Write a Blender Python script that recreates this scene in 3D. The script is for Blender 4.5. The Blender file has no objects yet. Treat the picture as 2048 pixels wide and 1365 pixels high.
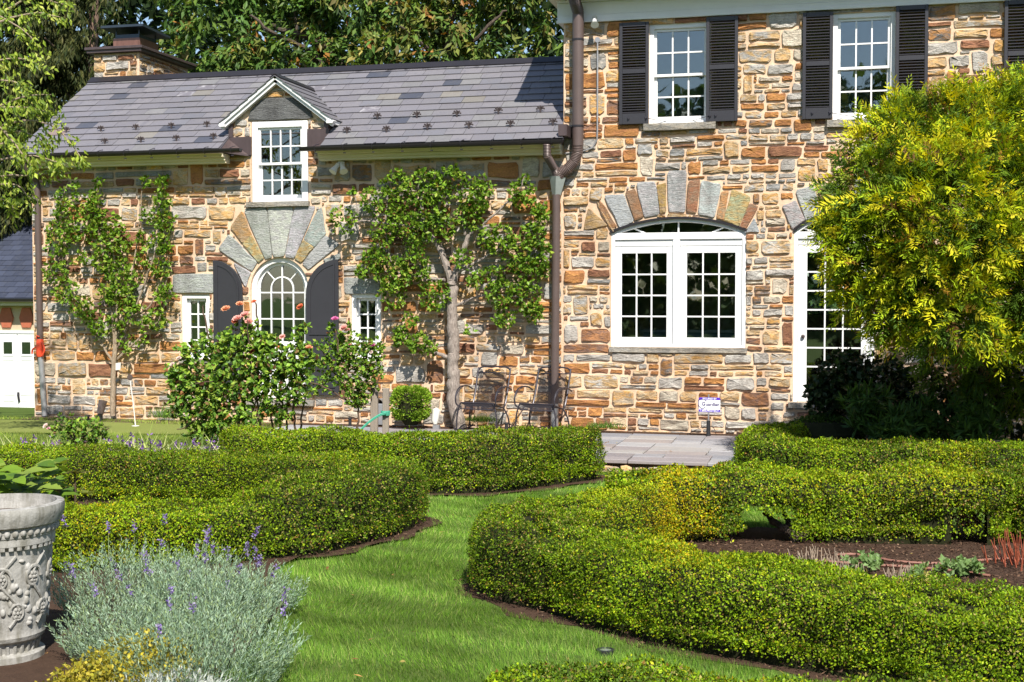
import bpy, bmesh, math, random
import numpy as np
from math import sin, cos, pi, atan2, hypot, sqrt
from mathutils import Vector, Matrix, noise
from mathutils.geometry import delaunay_2d_cdt

SC = bpy.context.scene
COL = SC.collection
rnd = random.Random(7)
rng = np.random.default_rng(11)

# ------------------------------------------------------------------ camera
# World axes: X runs along the house front, Y goes into the house, Z is up; house grade z = 0.
F = 2600.0                     # focal length in photograph pixels (2048 wide)
CA, SA = cos(math.radians(14)), sin(math.radians(14))
CAM = Vector((-.79*CA + 20*SA, -.79*SA - 20*CA, 2.06))
PITCH = math.atan(92/2600)
GZ = -.14                      # lawn level
R2 = Vector((CA, SA, 0)); F2 = Vector((-SA, CA, 0))
FW = F2*cos(PITCH) + Vector((0, 0, -sin(PITCH)))
UP = F2*sin(PITCH) + Vector((0, 0, cos(PITCH)))
cam_d = bpy.data.cameras.new('camera'); cam = bpy.data.objects.new('camera', cam_d); COL.objects.link(cam)
cam_d.sensor_width = 36; cam_d.lens = 36*F/2048; cam_d.clip_end = 1500; cam_d.clip_start = .1
m4 = Matrix((R2, UP, -FW)).transposed().to_4x4(); m4.translation = CAM
cam.matrix_world = m4
SC.camera = cam

# ------------------------------------------------------------------ light
SUN_L = Vector((-.51, 1, -1.28)).normalized()
world = bpy.data.worlds.new('World'); SC.world = world; world.use_nodes = True
wn = world.node_tree; bg = wn.nodes['Background']
sky = wn.nodes.new('ShaderNodeTexSky'); sky.sky_type = 'NISHITA'; sky.sun_disc = False
sky.sun_elevation = math.asin(-SUN_L.z); sky.sun_rotation = atan2(-SUN_L.x, -SUN_L.y)
sky.air_density = 1.0; sky.dust_density = .6; sky.ozone_density = 1.0
wn.links.new(sky.outputs[0], bg.inputs[0]); bg.inputs[1].default_value = .095
sun_d = bpy.data.lights.new('sun', 'SUN'); sun_d.energy = 5.0; sun_d.angle = math.radians(.53); sun_d.color = (1, .945, .86)
sun = bpy.data.objects.new('sun', sun_d); COL.objects.link(sun)
sun.rotation_euler = SUN_L.to_track_quat('-Z', 'Y').to_euler(); sun.location = (6, -12, 20)
vs = SC.view_settings; vs.view_transform = 'Standard'; vs.look = 'None'; vs.gamma = 1; vs.exposure = .70
vs.use_curve_mapping = False
SC.render.engine = 'CYCLES'
cy = SC.cycles
cy.max_bounces = 6; cy.diffuse_bounces = 3; cy.glossy_bounces = 3; cy.transmission_bounces = 4; cy.transparent_max_bounces = 8
cy.use_denoising = True; cy.caustics_reflective = False; cy.caustics_refractive = False

# ------------------------------------------------------------------ picture -> place helpers (give world points in metres)
def ray(px, py):
    return FW + R2*((px-1024)/F) + UP*((682.5-py)/F)
def W(px, py, Y=0.0):
    d = ray(px, py); return CAM + d*((Y-CAM.y)/d.y)
def G(px, py, z=GZ):
    d = ray(px, py); return CAM + d*((z-CAM.z)/d.z)
def D(px, py, depth):
    d = ray(px, py); return CAM + d*(depth/d.dot(F2))
def depth_of(v): return (Vector(v)-CAM).dot(F2)

# ------------------------------------------------------------------ node materials
def newmat(name):
    m = bpy.data.materials.new(name); m.use_nodes = True
    nt = m.node_tree; return m, nt, nt.nodes['Principled BSDF']
def N(nt, t, **kw):
    n = nt.nodes.new(t)
    for k, v in kw.items():
        if k in n.inputs: n.inputs[k].default_value = v
        else: setattr(n, k, v)
    return n
def ramp(nt, stops, interp='LINEAR'):
    r = nt.nodes.new('ShaderNodeValToRGB'); r.color_ramp.interpolation = interp
    e = r.color_ramp.elements
    while len(e) < len(stops): e.new(.5)
    for i, (p, c) in enumerate(stops):
        e[i].position = p; e[i].color = (c, c, c, 1) if isinstance(c, (int, float)) else (*c, 1)
    return r
def pos_mapped(nt, scale=(1, 1, 1), attr_shift=None):
    g = nt.nodes.new('ShaderNodeNewGeometry'); mp = nt.nodes.new('ShaderNodeMapping'); mp.inputs['Scale'].default_value = scale
    nt.links.new(g.outputs['Position'], mp.inputs['Vector'])
    if attr_shift:
        a = N(nt, 'ShaderNodeAttribute', attribute_name=attr_shift)
        nt.links.new(a.outputs['Vector'], mp.inputs['Location'])
    return mp.outputs['Vector']
def noise_n(nt, vec, scale, detail=4, rough=.55, dist=0):
    n = N(nt, 'ShaderNodeTexNoise'); n.inputs['Scale'].default_value = scale; n.inputs['Detail'].default_value = detail
    n.inputs['Roughness'].default_value = rough; n.inputs['Distortion'].default_value = dist
    if vec is not None: nt.links.new(vec, n.inputs['Vector'])
    return n.outputs['Fac']
def mixc(nt, fac, a, b, mode='MIX'):
    m = nt.nodes.new('ShaderNodeMix'); m.data_type = 'RGBA'; m.blend_type = mode
    for sock, v in ((m.inputs[0], fac), (m.inputs[6], a), (m.inputs[7], b)):
        if isinstance(v, (int, float)): sock.default_value = v
        elif isinstance(v, tuple): sock.default_value = (*v, 1)[:4]
        else: nt.links.new(v, sock)
    return m.outputs[2]
def bump(nt, h, strength, dist, bsdf, chain=None):
    b = N(nt, 'ShaderNodeBump'); b.inputs['Strength'].default_value = strength; b.inputs['Distance'].default_value = dist
    nt.links.new(h, b.inputs['Height'])
    if chain: nt.links.new(chain, b.inputs['Normal'])
    if bsdf: nt.links.new(b.outputs[0], bsdf.inputs['Normal'])
    return b.outputs[0]

def plain(name, col, rough=.6, metal=0, var=.12, scale=12, bmp=.0, spec=.5, stretch=(1, 1, 1)):
    m, nt, b = newmat(name)
    v = pos_mapped(nt, stretch)
    f = noise_n(nt, v, scale, 5, .6)
    c = mixc(nt, f, tuple(x*(1-var) for x in col), tuple(min(1, x*(1+var)) for x in col))
    nt.links.new(c, b.inputs['Base Color']); b.inputs['Roughness'].default_value = rough; b.inputs['Metallic'].default_value = metal
    b.inputs['Specular IOR Level'].default_value = spec
    if bmp: bump(nt, noise_n(nt, v, scale*4, 4), bmp, .01, b)
    return m

def leaf_mat(name, rough=.42, trans=.3, tint=(1.25, 1.15, .4), spec=.16):
    m, nt, b = newmat(name)
    a = N(nt, 'ShaderNodeAttribute', attribute_name='Col')
    v = pos_mapped(nt)
    c = mixc(nt, noise_n(nt, v, 90, 2), (.86, .86, .86), (1.1, 1.1, 1.1))
    c = mixc(nt, 1.0, a.outputs['Color'], c, 'MULTIPLY')
    nt.links.new(c, b.inputs['Base Color']); b.inputs['Roughness'].default_value = rough; b.inputs['Specular IOR Level'].default_value = spec
    t = nt.nodes.new('ShaderNodeBsdfTranslucent')
    nt.links.new(mixc(nt, 1.0, c, tint, 'MULTIPLY'), t.inputs['Color'])
    ms = nt.nodes.new('ShaderNodeMixShader'); ms.inputs[0].default_value = trans
    nt.links.new(b.outputs[0], ms.inputs[1]); nt.links.new(t.outputs[0], ms.inputs[2])
    nt.links.new(ms.outputs[0], nt.nodes['Material Output'].inputs['Surface'])
    return m

M = {}
M['white'] = plain('white_paint', (.80, .80, .79), .35, var=.05, scale=6)
M['white_trim'] = plain('white_gable_paint', (.76, .76, .75), .45, var=.08, scale=5)
M['cream'] = plain('cream_soffit_paint', (.78, .70, .50), .5, var=.08, scale=4)
M['charcoal'] = plain('charcoal_shutter_paint', (.032, .031, .037), .42, var=.15, scale=8)
M['guard'] = plain('brown_iron_guard', (.06, .045, .045), .5, metal=.2, var=.3, scale=30)
M['iron'] = plain('black_wrought_iron', (.040, .036, .046), .38, metal=.3, var=.25, scale=30)
M['black'] = plain('black_plastic', (.022, .022, .024), .45, var=.2)
M['gutter'] = plain('bronze_black_gutter', (.035, .031, .034), .35, metal=.35, var=.2, scale=8)
M['downspout'] = plain('brown_downspout_paint', (.115, .083, .075), .42, metal=.15, var=.18, scale=5)
M['galv'] = plain('dull_galvanised_metal', (.36, .36, .37), .4, metal=.5, var=.2, scale=9)
M['lightmetal'] = plain('leader_head_zinc', (.30, .34, .32), .5, metal=.3, var=.2)
M['copper'] = plain('aged_copper_flashing', (.095, .068, .068), .42, metal=.35, var=.45, scale=7, stretch=(1, 1, .3))
M['flue'] = plain('flue_copper', (.26, .13, .10), .4, metal=.55, var=.5, scale=9, stretch=(3, 3, .4))
M['hood'] = plain('flue_hood_steel', (.05, .065, .085), .3, metal=.5, var=.2)
M['orange'] = plain('orange_plastic', (.72, .075, .03), .45, var=.2, scale=20)
M['lampwhite'] = plain('white_lamp_plastic', (.72, .70, .64), .4, var=.05)
M['interior'] = plain('interior_plaster', (.74, .66, .54), .8, var=.1)
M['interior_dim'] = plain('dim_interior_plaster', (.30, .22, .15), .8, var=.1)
M['interior_floor'] = plain('interior_floor_wood', (.26, .16, .09), .5, var=.3)
M['cabinet'] = plain('blue_grey_cabinet_paint', (.20, .23, .30), .5, var=.1)
M['curtain'] = plain('tan_curtain_cloth', (.42, .27, .14), .9, var=.25, scale=10, stretch=(8, 8, .3))
M['seatwood'] = plain('honey_chair_wood', (.60, .32, .07), .5, var=.2)
M['terracotta'] = plain('terracotta_tile', (.42, .12, .06), .7, var=.25, scale=14, bmp=.3)
M['stucco'] = plain('tan_stucco', (.52, .42, .28), .85, var=.1, scale=10, bmp=.3)
M['wood'] = plain('weathered_post_wood', (.25, .21, .17), .8, var=.35, scale=16, bmp=.5, stretch=(4, 4, .4))
M['twine'] = plain('green_garden_twine', (.06, .36, .24), .7, var=.3, scale=60)
M['bulb'] = plain('clear_bulb_glass', (.8, .8, .78), .1, var=.02)
M['purple'] = plain('violet_sign_print', (.075, .02, .45), .4, var=.03)
M['signwhite'] = plain('white_sign_face', (.82, .82, .82), .4, var=.03)
M['ink'] = plain('dark_violet_ink', (.045, .03, .16), .5, var=.02)
M['hose'] = plain('terracotta_drip_hose', (.25, .115, .08), .6, var=.25, scale=14)
M['straw'] = plain('cut_straw_stems', (.36, .28, .20), .8, var=.35, scale=30)
M['redstem'] = plain('red_stems', (.30, .075, .035), .55, var=.45, scale=9)
M['white_stone_edge'] = plain('pale_edging', (.55, .52, .46), .7)
M['pinpole'] = plain('pale_pin_pole', (.78, .70, .66), .4)

def bark_mat(name, a, b_, scale=14, st=(2.5, 2.5, .7), bs=.9):
    m, nt, b = newmat(name)
    v = pos_mapped(nt, st)
    f = noise_n(nt, v, scale, 6, .65, .6)
    r = ramp(nt, [(.3, a), (.7, b_)]); nt.links.new(f, r.inputs[0]); nt.links.new(r.outputs[0], b.inputs['Base Color'])
    b.inputs['Roughness'].default_value = .9
    bump(nt, f, bs, .02, b); return m
M['pearbark'] = bark_mat('grey_pear_bark', (.13, .10, .085), (.42, .36, .31), 18)
M['vinebark'] = bark_mat('tan_stem_bark', (.20, .14, .09), (.45, .36, .26), 22)
M['darkbark'] = bark_mat('dark_brown_bark', (.03, .022, .016), (.13, .095, .07), 9)
M['redbark'] = bark_mat('reddish_conifer_bark', (.09, .055, .04), (.28, .18, .13), 8)
M['rosestem'] = bark_mat('rose_cane_bark', (.05, .035, .02), (.16, .10, .07), 25)
M['twig'] = bark_mat('bare_twig_bark', (.22, .15, .10), (.48, .36, .25), 40)

# stone: two colours per stone, rust patches, split-face layers
def stone_mat():
    m, nt, b = newmat('rubble_stone')
    a = N(nt, 'ShaderNodeAttribute', attribute_name='Col'); a2 = N(nt, 'ShaderNodeAttribute', attribute_name='Col2')
    v = pos_mapped(nt, (1, 1, 2.2), 'Col2')
    f1 = noise_n(nt, v, 5.5, 5, .62, .9)
    r1 = ramp(nt, [(.40, 0.0), (.60, 1.0)]); nt.links.new(f1, r1.inputs[0])
    c = mixc(nt, r1.outputs[0], a.outputs['Color'], a2.outputs['Color'])
    f2 = noise_n(nt, v, 34, 5, .7)
    r2 = ramp(nt, [(.25, .50), (.52, 1.0), (.78, 1.34)]); nt.links.new(f2, r2.inputs[0])
    c = mixc(nt, 1.0, c, r2.outputs[0], 'MULTIPLY')
    sv = pos_mapped(nt, (2.2, 2.2, .35)); rs_ = ramp(nt, [(.34, (.70, .68, .66)), (.55, (1.03, 1.02, 1.0))]); nt.links.new(noise_n(nt, sv, 1.6, 5, .6), rs_.inputs[0]); c = mixc(nt, 1.0, c, rs_.outputs[0], 'MULTIPLY')
    nt.links.new(c, b.inputs['Base Color']); b.inputs['Roughness'].default_value = .82; b.inputs['Specular IOR Level'].default_value = .3
    v3 = pos_mapped(nt, (1, 1, 3.2), 'Col2')
    n1 = bump(nt, noise_n(nt, v3, 14, 6, .7), .75, .035, None)
    bump(nt, f2, .5, .012, b, n1)
    return m
M['stone'] = stone_mat()
def mortar_mat():
    m, nt, b = newmat('peach_mortar')
    v = pos_mapped(nt)
    f = noise_n(nt, v, 1.3, 4); f2 = noise_n(nt, v, 45, 4, .7)
    c = mixc(nt, f, (.64, .455, .31), (.78, .61, .46))
    c = mixc(nt, 1.0, c, mixc(nt, f2, (.82, .82, .82), (1.12, 1.12, 1.12)), 'MULTIPLY')
    sv = pos_mapped(nt, (2.2, 2.2, .35)); rs_ = ramp(nt, [(.32, (.74, .69, .64)), (.55, (1.02, 1.0, .98))]); nt.links.new(noise_n(nt, sv, 1.6, 5, .6), rs_.inputs[0]); c = mixc(nt, 1.0, c, rs_.outputs[0], 'MULTIPLY')
    nt.links.new(c, b.inputs['Base Color']); b.inputs['Roughness'].default_value = .95; b.inputs['Specular IOR Level'].default_value = .1
    n1 = bump(nt, noise_n(nt, v, 16, 4), .5, .02, None); bump(nt, f2, .6, .006, b, n1)
    return m
M['mortar'] = mortar_mat()
def slate_mat(name='slate', sheen=.42):
    m, nt, b = newmat(name)
    a = N(nt, 'ShaderNodeAttribute', attribute_name='Col'); a2 = N(nt, 'ShaderNodeAttribute', attribute_name='Col2')
    v = pos_mapped(nt, (1, 1, 1), 'Col2')
    f1 = noise_n(nt, v, 7, 5, .6, .5); r1 = ramp(nt, [(.50, 0.0), (.72, .85)]); nt.links.new(f1, r1.inputs[0])
    c = mixc(nt, r1.outputs[0], a.outputs['Color'], a2.outputs['Color'])
    f2 = noise_n(nt, v, 40, 5, .7)
    c = mixc(nt, 1.0, c, mixc(nt, f2, (.78, .78, .78), (1.18, 1.18, 1.18)), 'MULTIPLY')
    nt.links.new(c, b.inputs['Base Color']); b.inputs['Roughness'].default_value = sheen
    bump(nt, f2, .35, .006, b); return m
M['slate'] = slate_mat()
def flag_mat():
    m, nt, b = newmat('flagstone')
    a = N(nt, 'ShaderNodeAttribute', attribute_name='Col')
    v = pos_mapped(nt, (1, 1, 1))
    f1 = noise_n(nt, v, 2.5, 6, .65, 1.2); f2 = noise_n(nt, v, 22, 5, .7)
    c = mixc(nt, 1.0, a.outputs['Color'], mixc(nt, f1, (.70, .72, .78), (1.2, 1.14, 1.08)), 'MULTIPLY')
    c = mixc(nt, 1.0, c, mixc(nt, f2, (.8, .8, .8), (1.15, 1.15, 1.15)), 'MULTIPLY')
    nt.links.new(c, b.inputs['Base Color']); b.inputs['Roughness'].default_value = .7
    n1 = bump(nt, f1, .4, .02, None); bump(nt, f2, .4, .006, b, n1); return m
M['flag'] = flag_mat()
def ground_mat(name, a, b_, sc=6, fine=60, bs=.6, rough=.95):
    m, nt, b = newmat(name)
    v = pos_mapped(nt)
    f = noise_n(nt, v, sc, 5, .6); f2 = noise_n(nt, v, fine, 4, .7)
    c = mixc(nt, f, a, b_); c = mixc(nt, 1.0, c, mixc(nt, f2, (.6, .6, .6), (1.35, 1.35, 1.35)), 'MULTIPLY')
    nt.links.new(c, b.inputs['Base Color']); b.inputs['Roughness'].default_value = rough; b.inputs['Specular IOR Level'].default_value = .15
    bump(nt, f2, bs, .02, b); return m
M['lawn'] = ground_mat('lawn_turf', (.065, .105, .02), (.095, .14, .028), 3, 80)
M['green'] = ground_mat('putting_green_turf', (.16, .19, .045), (.20, .23, .06), 1.2, 160, .25)
M['mulch'] = ground_mat('dark_mulch', (.045, .026, .017), (.10, .06, .04), 9, 55, 1.0)
M['earth'] = ground_mat('bare_earth', (.09, .06, .04), (.15, .10, .07), 4, 40, .8)
def urn_mat():
    m, nt, b = newmat('weathered_cast_stone')
    v = pos_mapped(nt); f = noise_n(nt, v, 5, 6, .65); f2 = noise_n(nt, v, 60, 4, .7)
    c = mixc(nt, f, (.25, .24, .215), (.48, .47, .445)); sv = pos_mapped(nt, (3, 3, .5)); rs_ = ramp(nt, [(.36, (.58, .57, .52)), (.56, (1, 1, 1))]); nt.links.new(noise_n(nt, sv, 6, 5, .65), rs_.inputs[0]); c = mixc(nt, 1.0, c, rs_.outputs[0], 'MULTIPLY'); c = mixc(nt, 1.0, c, mixc(nt, f2, (.78, .78, .78), (1.12, 1.12, 1.12)), 'MULTIPLY')
    nt.links.new(c, b.inputs['Base Color']); b.inputs['Roughness'].default_value = .75
    n1 = bump(nt, noise_n(nt, v, 22, 5), .35, .02, None); bump(nt, f2, .3, .006, b, n1); return m
M['urn'] = urn_mat()
def glass_mat(name='window_glass', fac=.16, tint=(.82, .93, .95)):
    m = bpy.data.materials.new(name); m.use_nodes = True; nt = m.node_tree; nt.nodes.clear()
    out = nt.nodes.new('ShaderNodeOutputMaterial'); tr = nt.nodes.new('ShaderNodeBsdfTransparent'); tr.inputs[0].default_value = (*tint, 1)
    gl = nt.nodes.new('ShaderNodeBsdfGlossy'); gl.inputs['Roughness'].default_value = .015
    lw = nt.nodes.new('ShaderNodeFresnel'); lw.inputs[0].default_value = 1.5
    mth = nt.nodes.new('ShaderNodeMath'); mth.operation = 'MULTIPLY_ADD'; mth.inputs[1].default_value = 1.0; mth.inputs[2].default_value = fac-.04
    mth.use_clamp = True
    nt.links.new(lw.outputs[0], mth.inputs[0])
    v = pos_mapped(nt); bp = N(nt, 'ShaderNodeBump'); bp.inputs['Strength'].default_value = .05; bp.inputs['Distance'].default_value = .02
    nt.links.new(noise_n(nt, v, 2.5, 2), bp.inputs['Height']); nt.links.new(bp.outputs[0], gl.inputs['Normal'])
    ms = nt.nodes.new('ShaderNodeMixShader'); nt.links.new(mth.outputs[0], ms.inputs[0]); nt.links.new(tr.outputs[0], ms.inputs[1]); nt.links.new(gl.outputs[0], ms.inputs[2])
    nt.links.new(ms.outputs[0], out.inputs['Surface']); return m
M['glass'] = glass_mat('window_glass', .15)
M['glass_lower'] = glass_mat('window_glass_low', .17)
M['boxleaf'] = leaf_mat('boxwood_leaf', .5, .28, (1.2, 1.15, .3), .12)
M['leaf'] = leaf_mat('broad_leaf', .38, .3)
M['treeleaf'] = leaf_mat('tree_leaf', .45, .28)
M['needle'] = leaf_mat('needle_spray', .6, .22)
M['cypress'] = leaf_mat('golden_spray', .55, .25, (1.2, 1.1, .4))
M['grassblade'] = leaf_mat('grass_blade', .5, .35, (1.2, 1.2, .4))
M['silver'] = leaf_mat('silver_leaf', .7, .15, (1, 1, .9))
M['petal'] = leaf_mat('flower_petal', .6, .35, (1.1, .95, .9))
M['hedgecore'] = plain('hedge_dark_core', (.022, .024, .010), .95, var=.5, scale=40, spec=.1)  # solid core of hedges and shrubs, inner shade put into its dark colour
M['darkleaf'] = leaf_mat('dark_glossy_leaf', .3, .15)
# ------------------------------------------------------------------ object helpers
def tag(o, label=None, cat=None, group=None, kind=None):
    if label: o['label'] = label
    if cat: o['category'] = cat
    if group: o['group'] = group
    if kind: o['kind'] = kind
    return o
def thing(name, label, cat, loc=(0, 0, 0), group=None):
    o = bpy.data.objects.new(name, None); COL.objects.link(o); o.location = loc; o.empty_display_size = .2
    o['org'] = [loc[0], loc[1], loc[2]]
    return tag(o, label, cat, group)
def org_of(p):
    if p is None: return np.zeros(3)
    while p.parent is not None: p = p.parent
    return np.array(p.location)
def np_mesh(name, V, faces, mats, cols=None, cols2=None, midx=None, smooth=False):
    """faces: list of (n,k) int arrays"""
    me = bpy.data.meshes.new(name)
    V = np.asarray(V, np.float32); me.vertices.add(len(V)); me.vertices.foreach_set('co', V.ravel())
    faces = [np.asarray(f, np.int32) for f in faces if len(f)]
    nl = sum(f.size for f in faces); npoly = sum(len(f) for f in faces)
    me.loops.add(nl); me.polygons.add(npoly)
    me.loops.foreach_set('vertex_index', np.concatenate([f.ravel() for f in faces]))
    ks = np.concatenate([np.full(len(f), f.shape[1], np.int32) for f in faces])
    st = np.concatenate([[0], np.cumsum(ks)[:-1]]).astype(np.int32)
    me.polygons.foreach_set('loop_start', st)
    if midx is not None: me.polygons.foreach_set('material_index', np.asarray(midx, np.int32))
    me.polygons.foreach_set('use_smooth', np.full(npoly, smooth, bool))
    for nm, c in (('Col', cols), ('Col2', cols2)):
        if c is not None:
            c = np.asarray(c, np.float32)
            if c.ndim == 1: c = np.tile(c, (len(V), 1))
            at = me.attributes.new(nm, 'FLOAT_COLOR', 'POINT')
            at.data.foreach_set('color', np.concatenate([c, np.ones((len(V), 1), np.float32)], 1).ravel())
    for mm in (mats if isinstance(mats, (list, tuple)) else [mats]): me.materials.append(mm)
    me.update(calc_edges=True)
    return me
def link(name, me, parent=None):
    o = bpy.data.objects.new(name, me); COL.objects.link(o)
    if parent is not None: o.parent = parent
    return o

class MB:
    """collects simple solids in world metres; build() links them as one mesh object"""
    def __init__(s): s.v = []; s.f = []; s.c = []; s.col = None
    def add(s, vs, fs):
        b = len(s.v); s.v += [tuple(x) for x in vs]; s.f += [tuple(i+b for i in f) for f in fs]
        if s.col is not None: s.c += [s.col]*len(vs)
    def box(s, a, b):
        x0, y0, z0 = (min(a[i], b[i]) for i in range(3)); x1, y1, z1 = (max(a[i], b[i]) for i in range(3))
        s.add([(x0,y0,z0),(x1,y0,z0),(x1,y1,z0),(x0,y1,z0),(x0,y0,z1),(x1,y0,z1),(x1,y1,z1),(x0,y1,z1)],
              [(0,3,2,1),(4,5,6,7),(0,1,5,4),(1,2,6,5),(2,3,7,6),(3,0,4,7)])
    def obox(s, c, ax, ay, az):
        c = Vector(c); ax, ay, az = Vector(ax), Vector(ay), Vector(az)
        vs = [c+ax*i+ay*j+az*k for k in (-1, 1) for i, j in ((-1,-1),(1,-1),(1,1),(-1,1))]
        s.add(vs, [(0,3,2,1),(4,5,6,7),(0,1,5,4),(1,2,6,5),(2,3,7,6),(3,0,4,7)])
    def prism(s, poly, y0, y1):
        """polygon of (x,z) extruded along Y"""
        n = len(poly)
        s.add([(p[0], y0, p[1]) for p in poly]+[(p[0], y1, p[1]) for p in poly],
              [tuple(range(n)), tuple(range(2*n-1, n-1, -1))]+[(i, (i+1) % n + 0, (i+1) % n+n, i+n)[::-1] for i in range(n)])
    def strip(s, outer, inner, y0, y1, closed=False):
        """solid band between two (x,z) polylines"""
        n = len(outer); b = []
        for y in (y0, y1):
            b += [(p[0], y, p[1]) for p in outer]+[(p[0], y, p[1]) for p in inner]
        fs = []
        for i in range(n if closed else n-1):
            j = (i+1) % n
            fs += [(i, j, n+j, n+i), (2*n+i, 3*n+i, 3*n+j, 2*n+j), (i, 2*n+i, 2*n+j, j), (n+i, n+j, 3*n+j, 3*n+i)]
        if not closed:
            fs += [(0, n, 3*n, 2*n), (n-1, 3*n-1, 4*n-1, 2*n-1)]
        s.add(b, fs)
    def tube(s, pts, r, n=8, caps=True):
        pts = [Vector(p) for p in pts]; rs = r if isinstance(r, (list, tuple)) else [r]*len(pts)
        vs = []; up = None
        for i, p in enumerate(pts):
            d = (pts[min(i+1, len(pts)-1)]-pts[max(i-1, 0)])
            if d.length < 1e-9: d = Vector((0, 0, 1))
            d.normalize()
            if up is None:
                up = Vector((0, 0, 1)) if abs(d.z) < .9 else Vector((1, 0, 0))
            x = d.cross(up)
            if x.length < 1e-4: x = d.cross(Vector((1, .3, 0)))
            x.normalize(); y = x.cross(d).normalized(); up = y
            for k in range(n):
                a = 2*pi*k/n; vs.append(p + (x*cos(a)+y*sin(a))*rs[i])
        fs = [(i*n+k, i*n+(k+1) % n, (i+1)*n+(k+1) % n, (i+1)*n+k) for i in range(len(pts)-1) for k in range(n)]
        if caps: fs += [tuple(range(n))[::-1], tuple(range((len(pts)-1)*n, len(pts)*n))]
        s.add(vs, fs)
    def lathe(s, prof, c, n=24, axis=None, a0=0, a1=2*pi):
        """prof: (r, z) pairs about a vertical (or given) axis"""
        full = abs(a1-a0-2*pi) < 1e-6
        q = Vector((0, 0, 1)).rotation_difference(Vector(axis).normalized()) if axis is not None else None
        m = n if full else n+1; vs = []
        for r, z in prof:
            for k in range(m):
                a = a0+(a1-a0)*k/n; v = Vector((r*cos(a), r*sin(a), z))
                if q: v = q @ v
                vs.append(Vector(c)+v)
        fs = []
        for i in range(len(prof)-1):
            for k in range(n):
                j = (k+1) % m; fs.append((i*m+k, i*m+j, (i+1)*m+j, (i+1)*m+k))
        s.add(vs, fs)
    def build(s, name, mat, parent=None, smooth=False, bevel=0, col=None, col2=None):
        me = bpy.data.meshes.new(name); o = org_of(parent)
        me.from_pydata([(x-o[0], y-o[1], z-o[2]) for x, y, z in s.v], [], s.f)
        bm = bmesh.new(); bm.from_mesh(me)
        bmesh.ops.recalc_face_normals(bm, faces=bm.faces)
        if bevel:
            bmesh.ops.bevel(bm, geom=[e for e in bm.edges if len(e.link_faces) == 2 and e.calc_face_angle(0) > .5], offset=bevel, segments=1, affect='EDGES')
        bm.to_mesh(me); bm.free()
        if smooth:
            for p in me.polygons: p.use_smooth = True
            me.set_sharp_from_angle(angle=math.radians(40))
        for nm, c in (('Col', col if col is not None else None), ('Col2', col2)):
            if c is not None:
                at = me.attributes.new(nm, 'FLOAT_COLOR', 'POINT')
                at.data.foreach_set('color', np.tile(np.array([*c, 1], np.float32), len(me.vertices)))
        if s.c and not bevel:
            at = me.attributes.new('Col', 'FLOAT_COLOR', 'POINT')
            at.data.foreach_set('color', np.concatenate([np.array(s.c, np.float32), np.ones((len(s.c), 1), np.float32)], 1).ravel())
        me.materials.append(mat if not isinstance(mat, str) else M[mat])
        return link(name, me, parent)

def in_poly(px, pz, poly):
    inside = np.zeros(px.shape, bool); n = len(poly)
    for i in range(n):
        x0, z0 = poly[i]; x1, z1 = poly[(i+1) % n]
        if z0 == z1: continue
        c = ((z0 > pz) != (z1 > pz)) & (px < (x1-x0)*(pz-z0)/(z1-z0)+x0)
        inside ^= c
    return inside
def arc(cx, cz, r, a0, a1, n=16):
    return [(cx+r*cos(a0+(a1-a0)*i/n), cz+r*sin(a0+(a1-a0)*i/n)) for i in range(n+1)]
def seg_arch(x0, x1, zs, rise, n=18):
    """segmental arch from (x0,zs) over to (x1,zs): list of points left to right, with centre and radius"""
    h = (x1-x0)/2; r = (h*h+rise*rise)/(2*rise); cx = (x0+x1)/2; cz = zs+rise-r; a = math.asin(h/r)
    return [(cx+r*sin(-a+2*a*i/n), cz+r*cos(-a+2*a*i/n)) for i in range(n+1)], cx, cz, r

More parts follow.
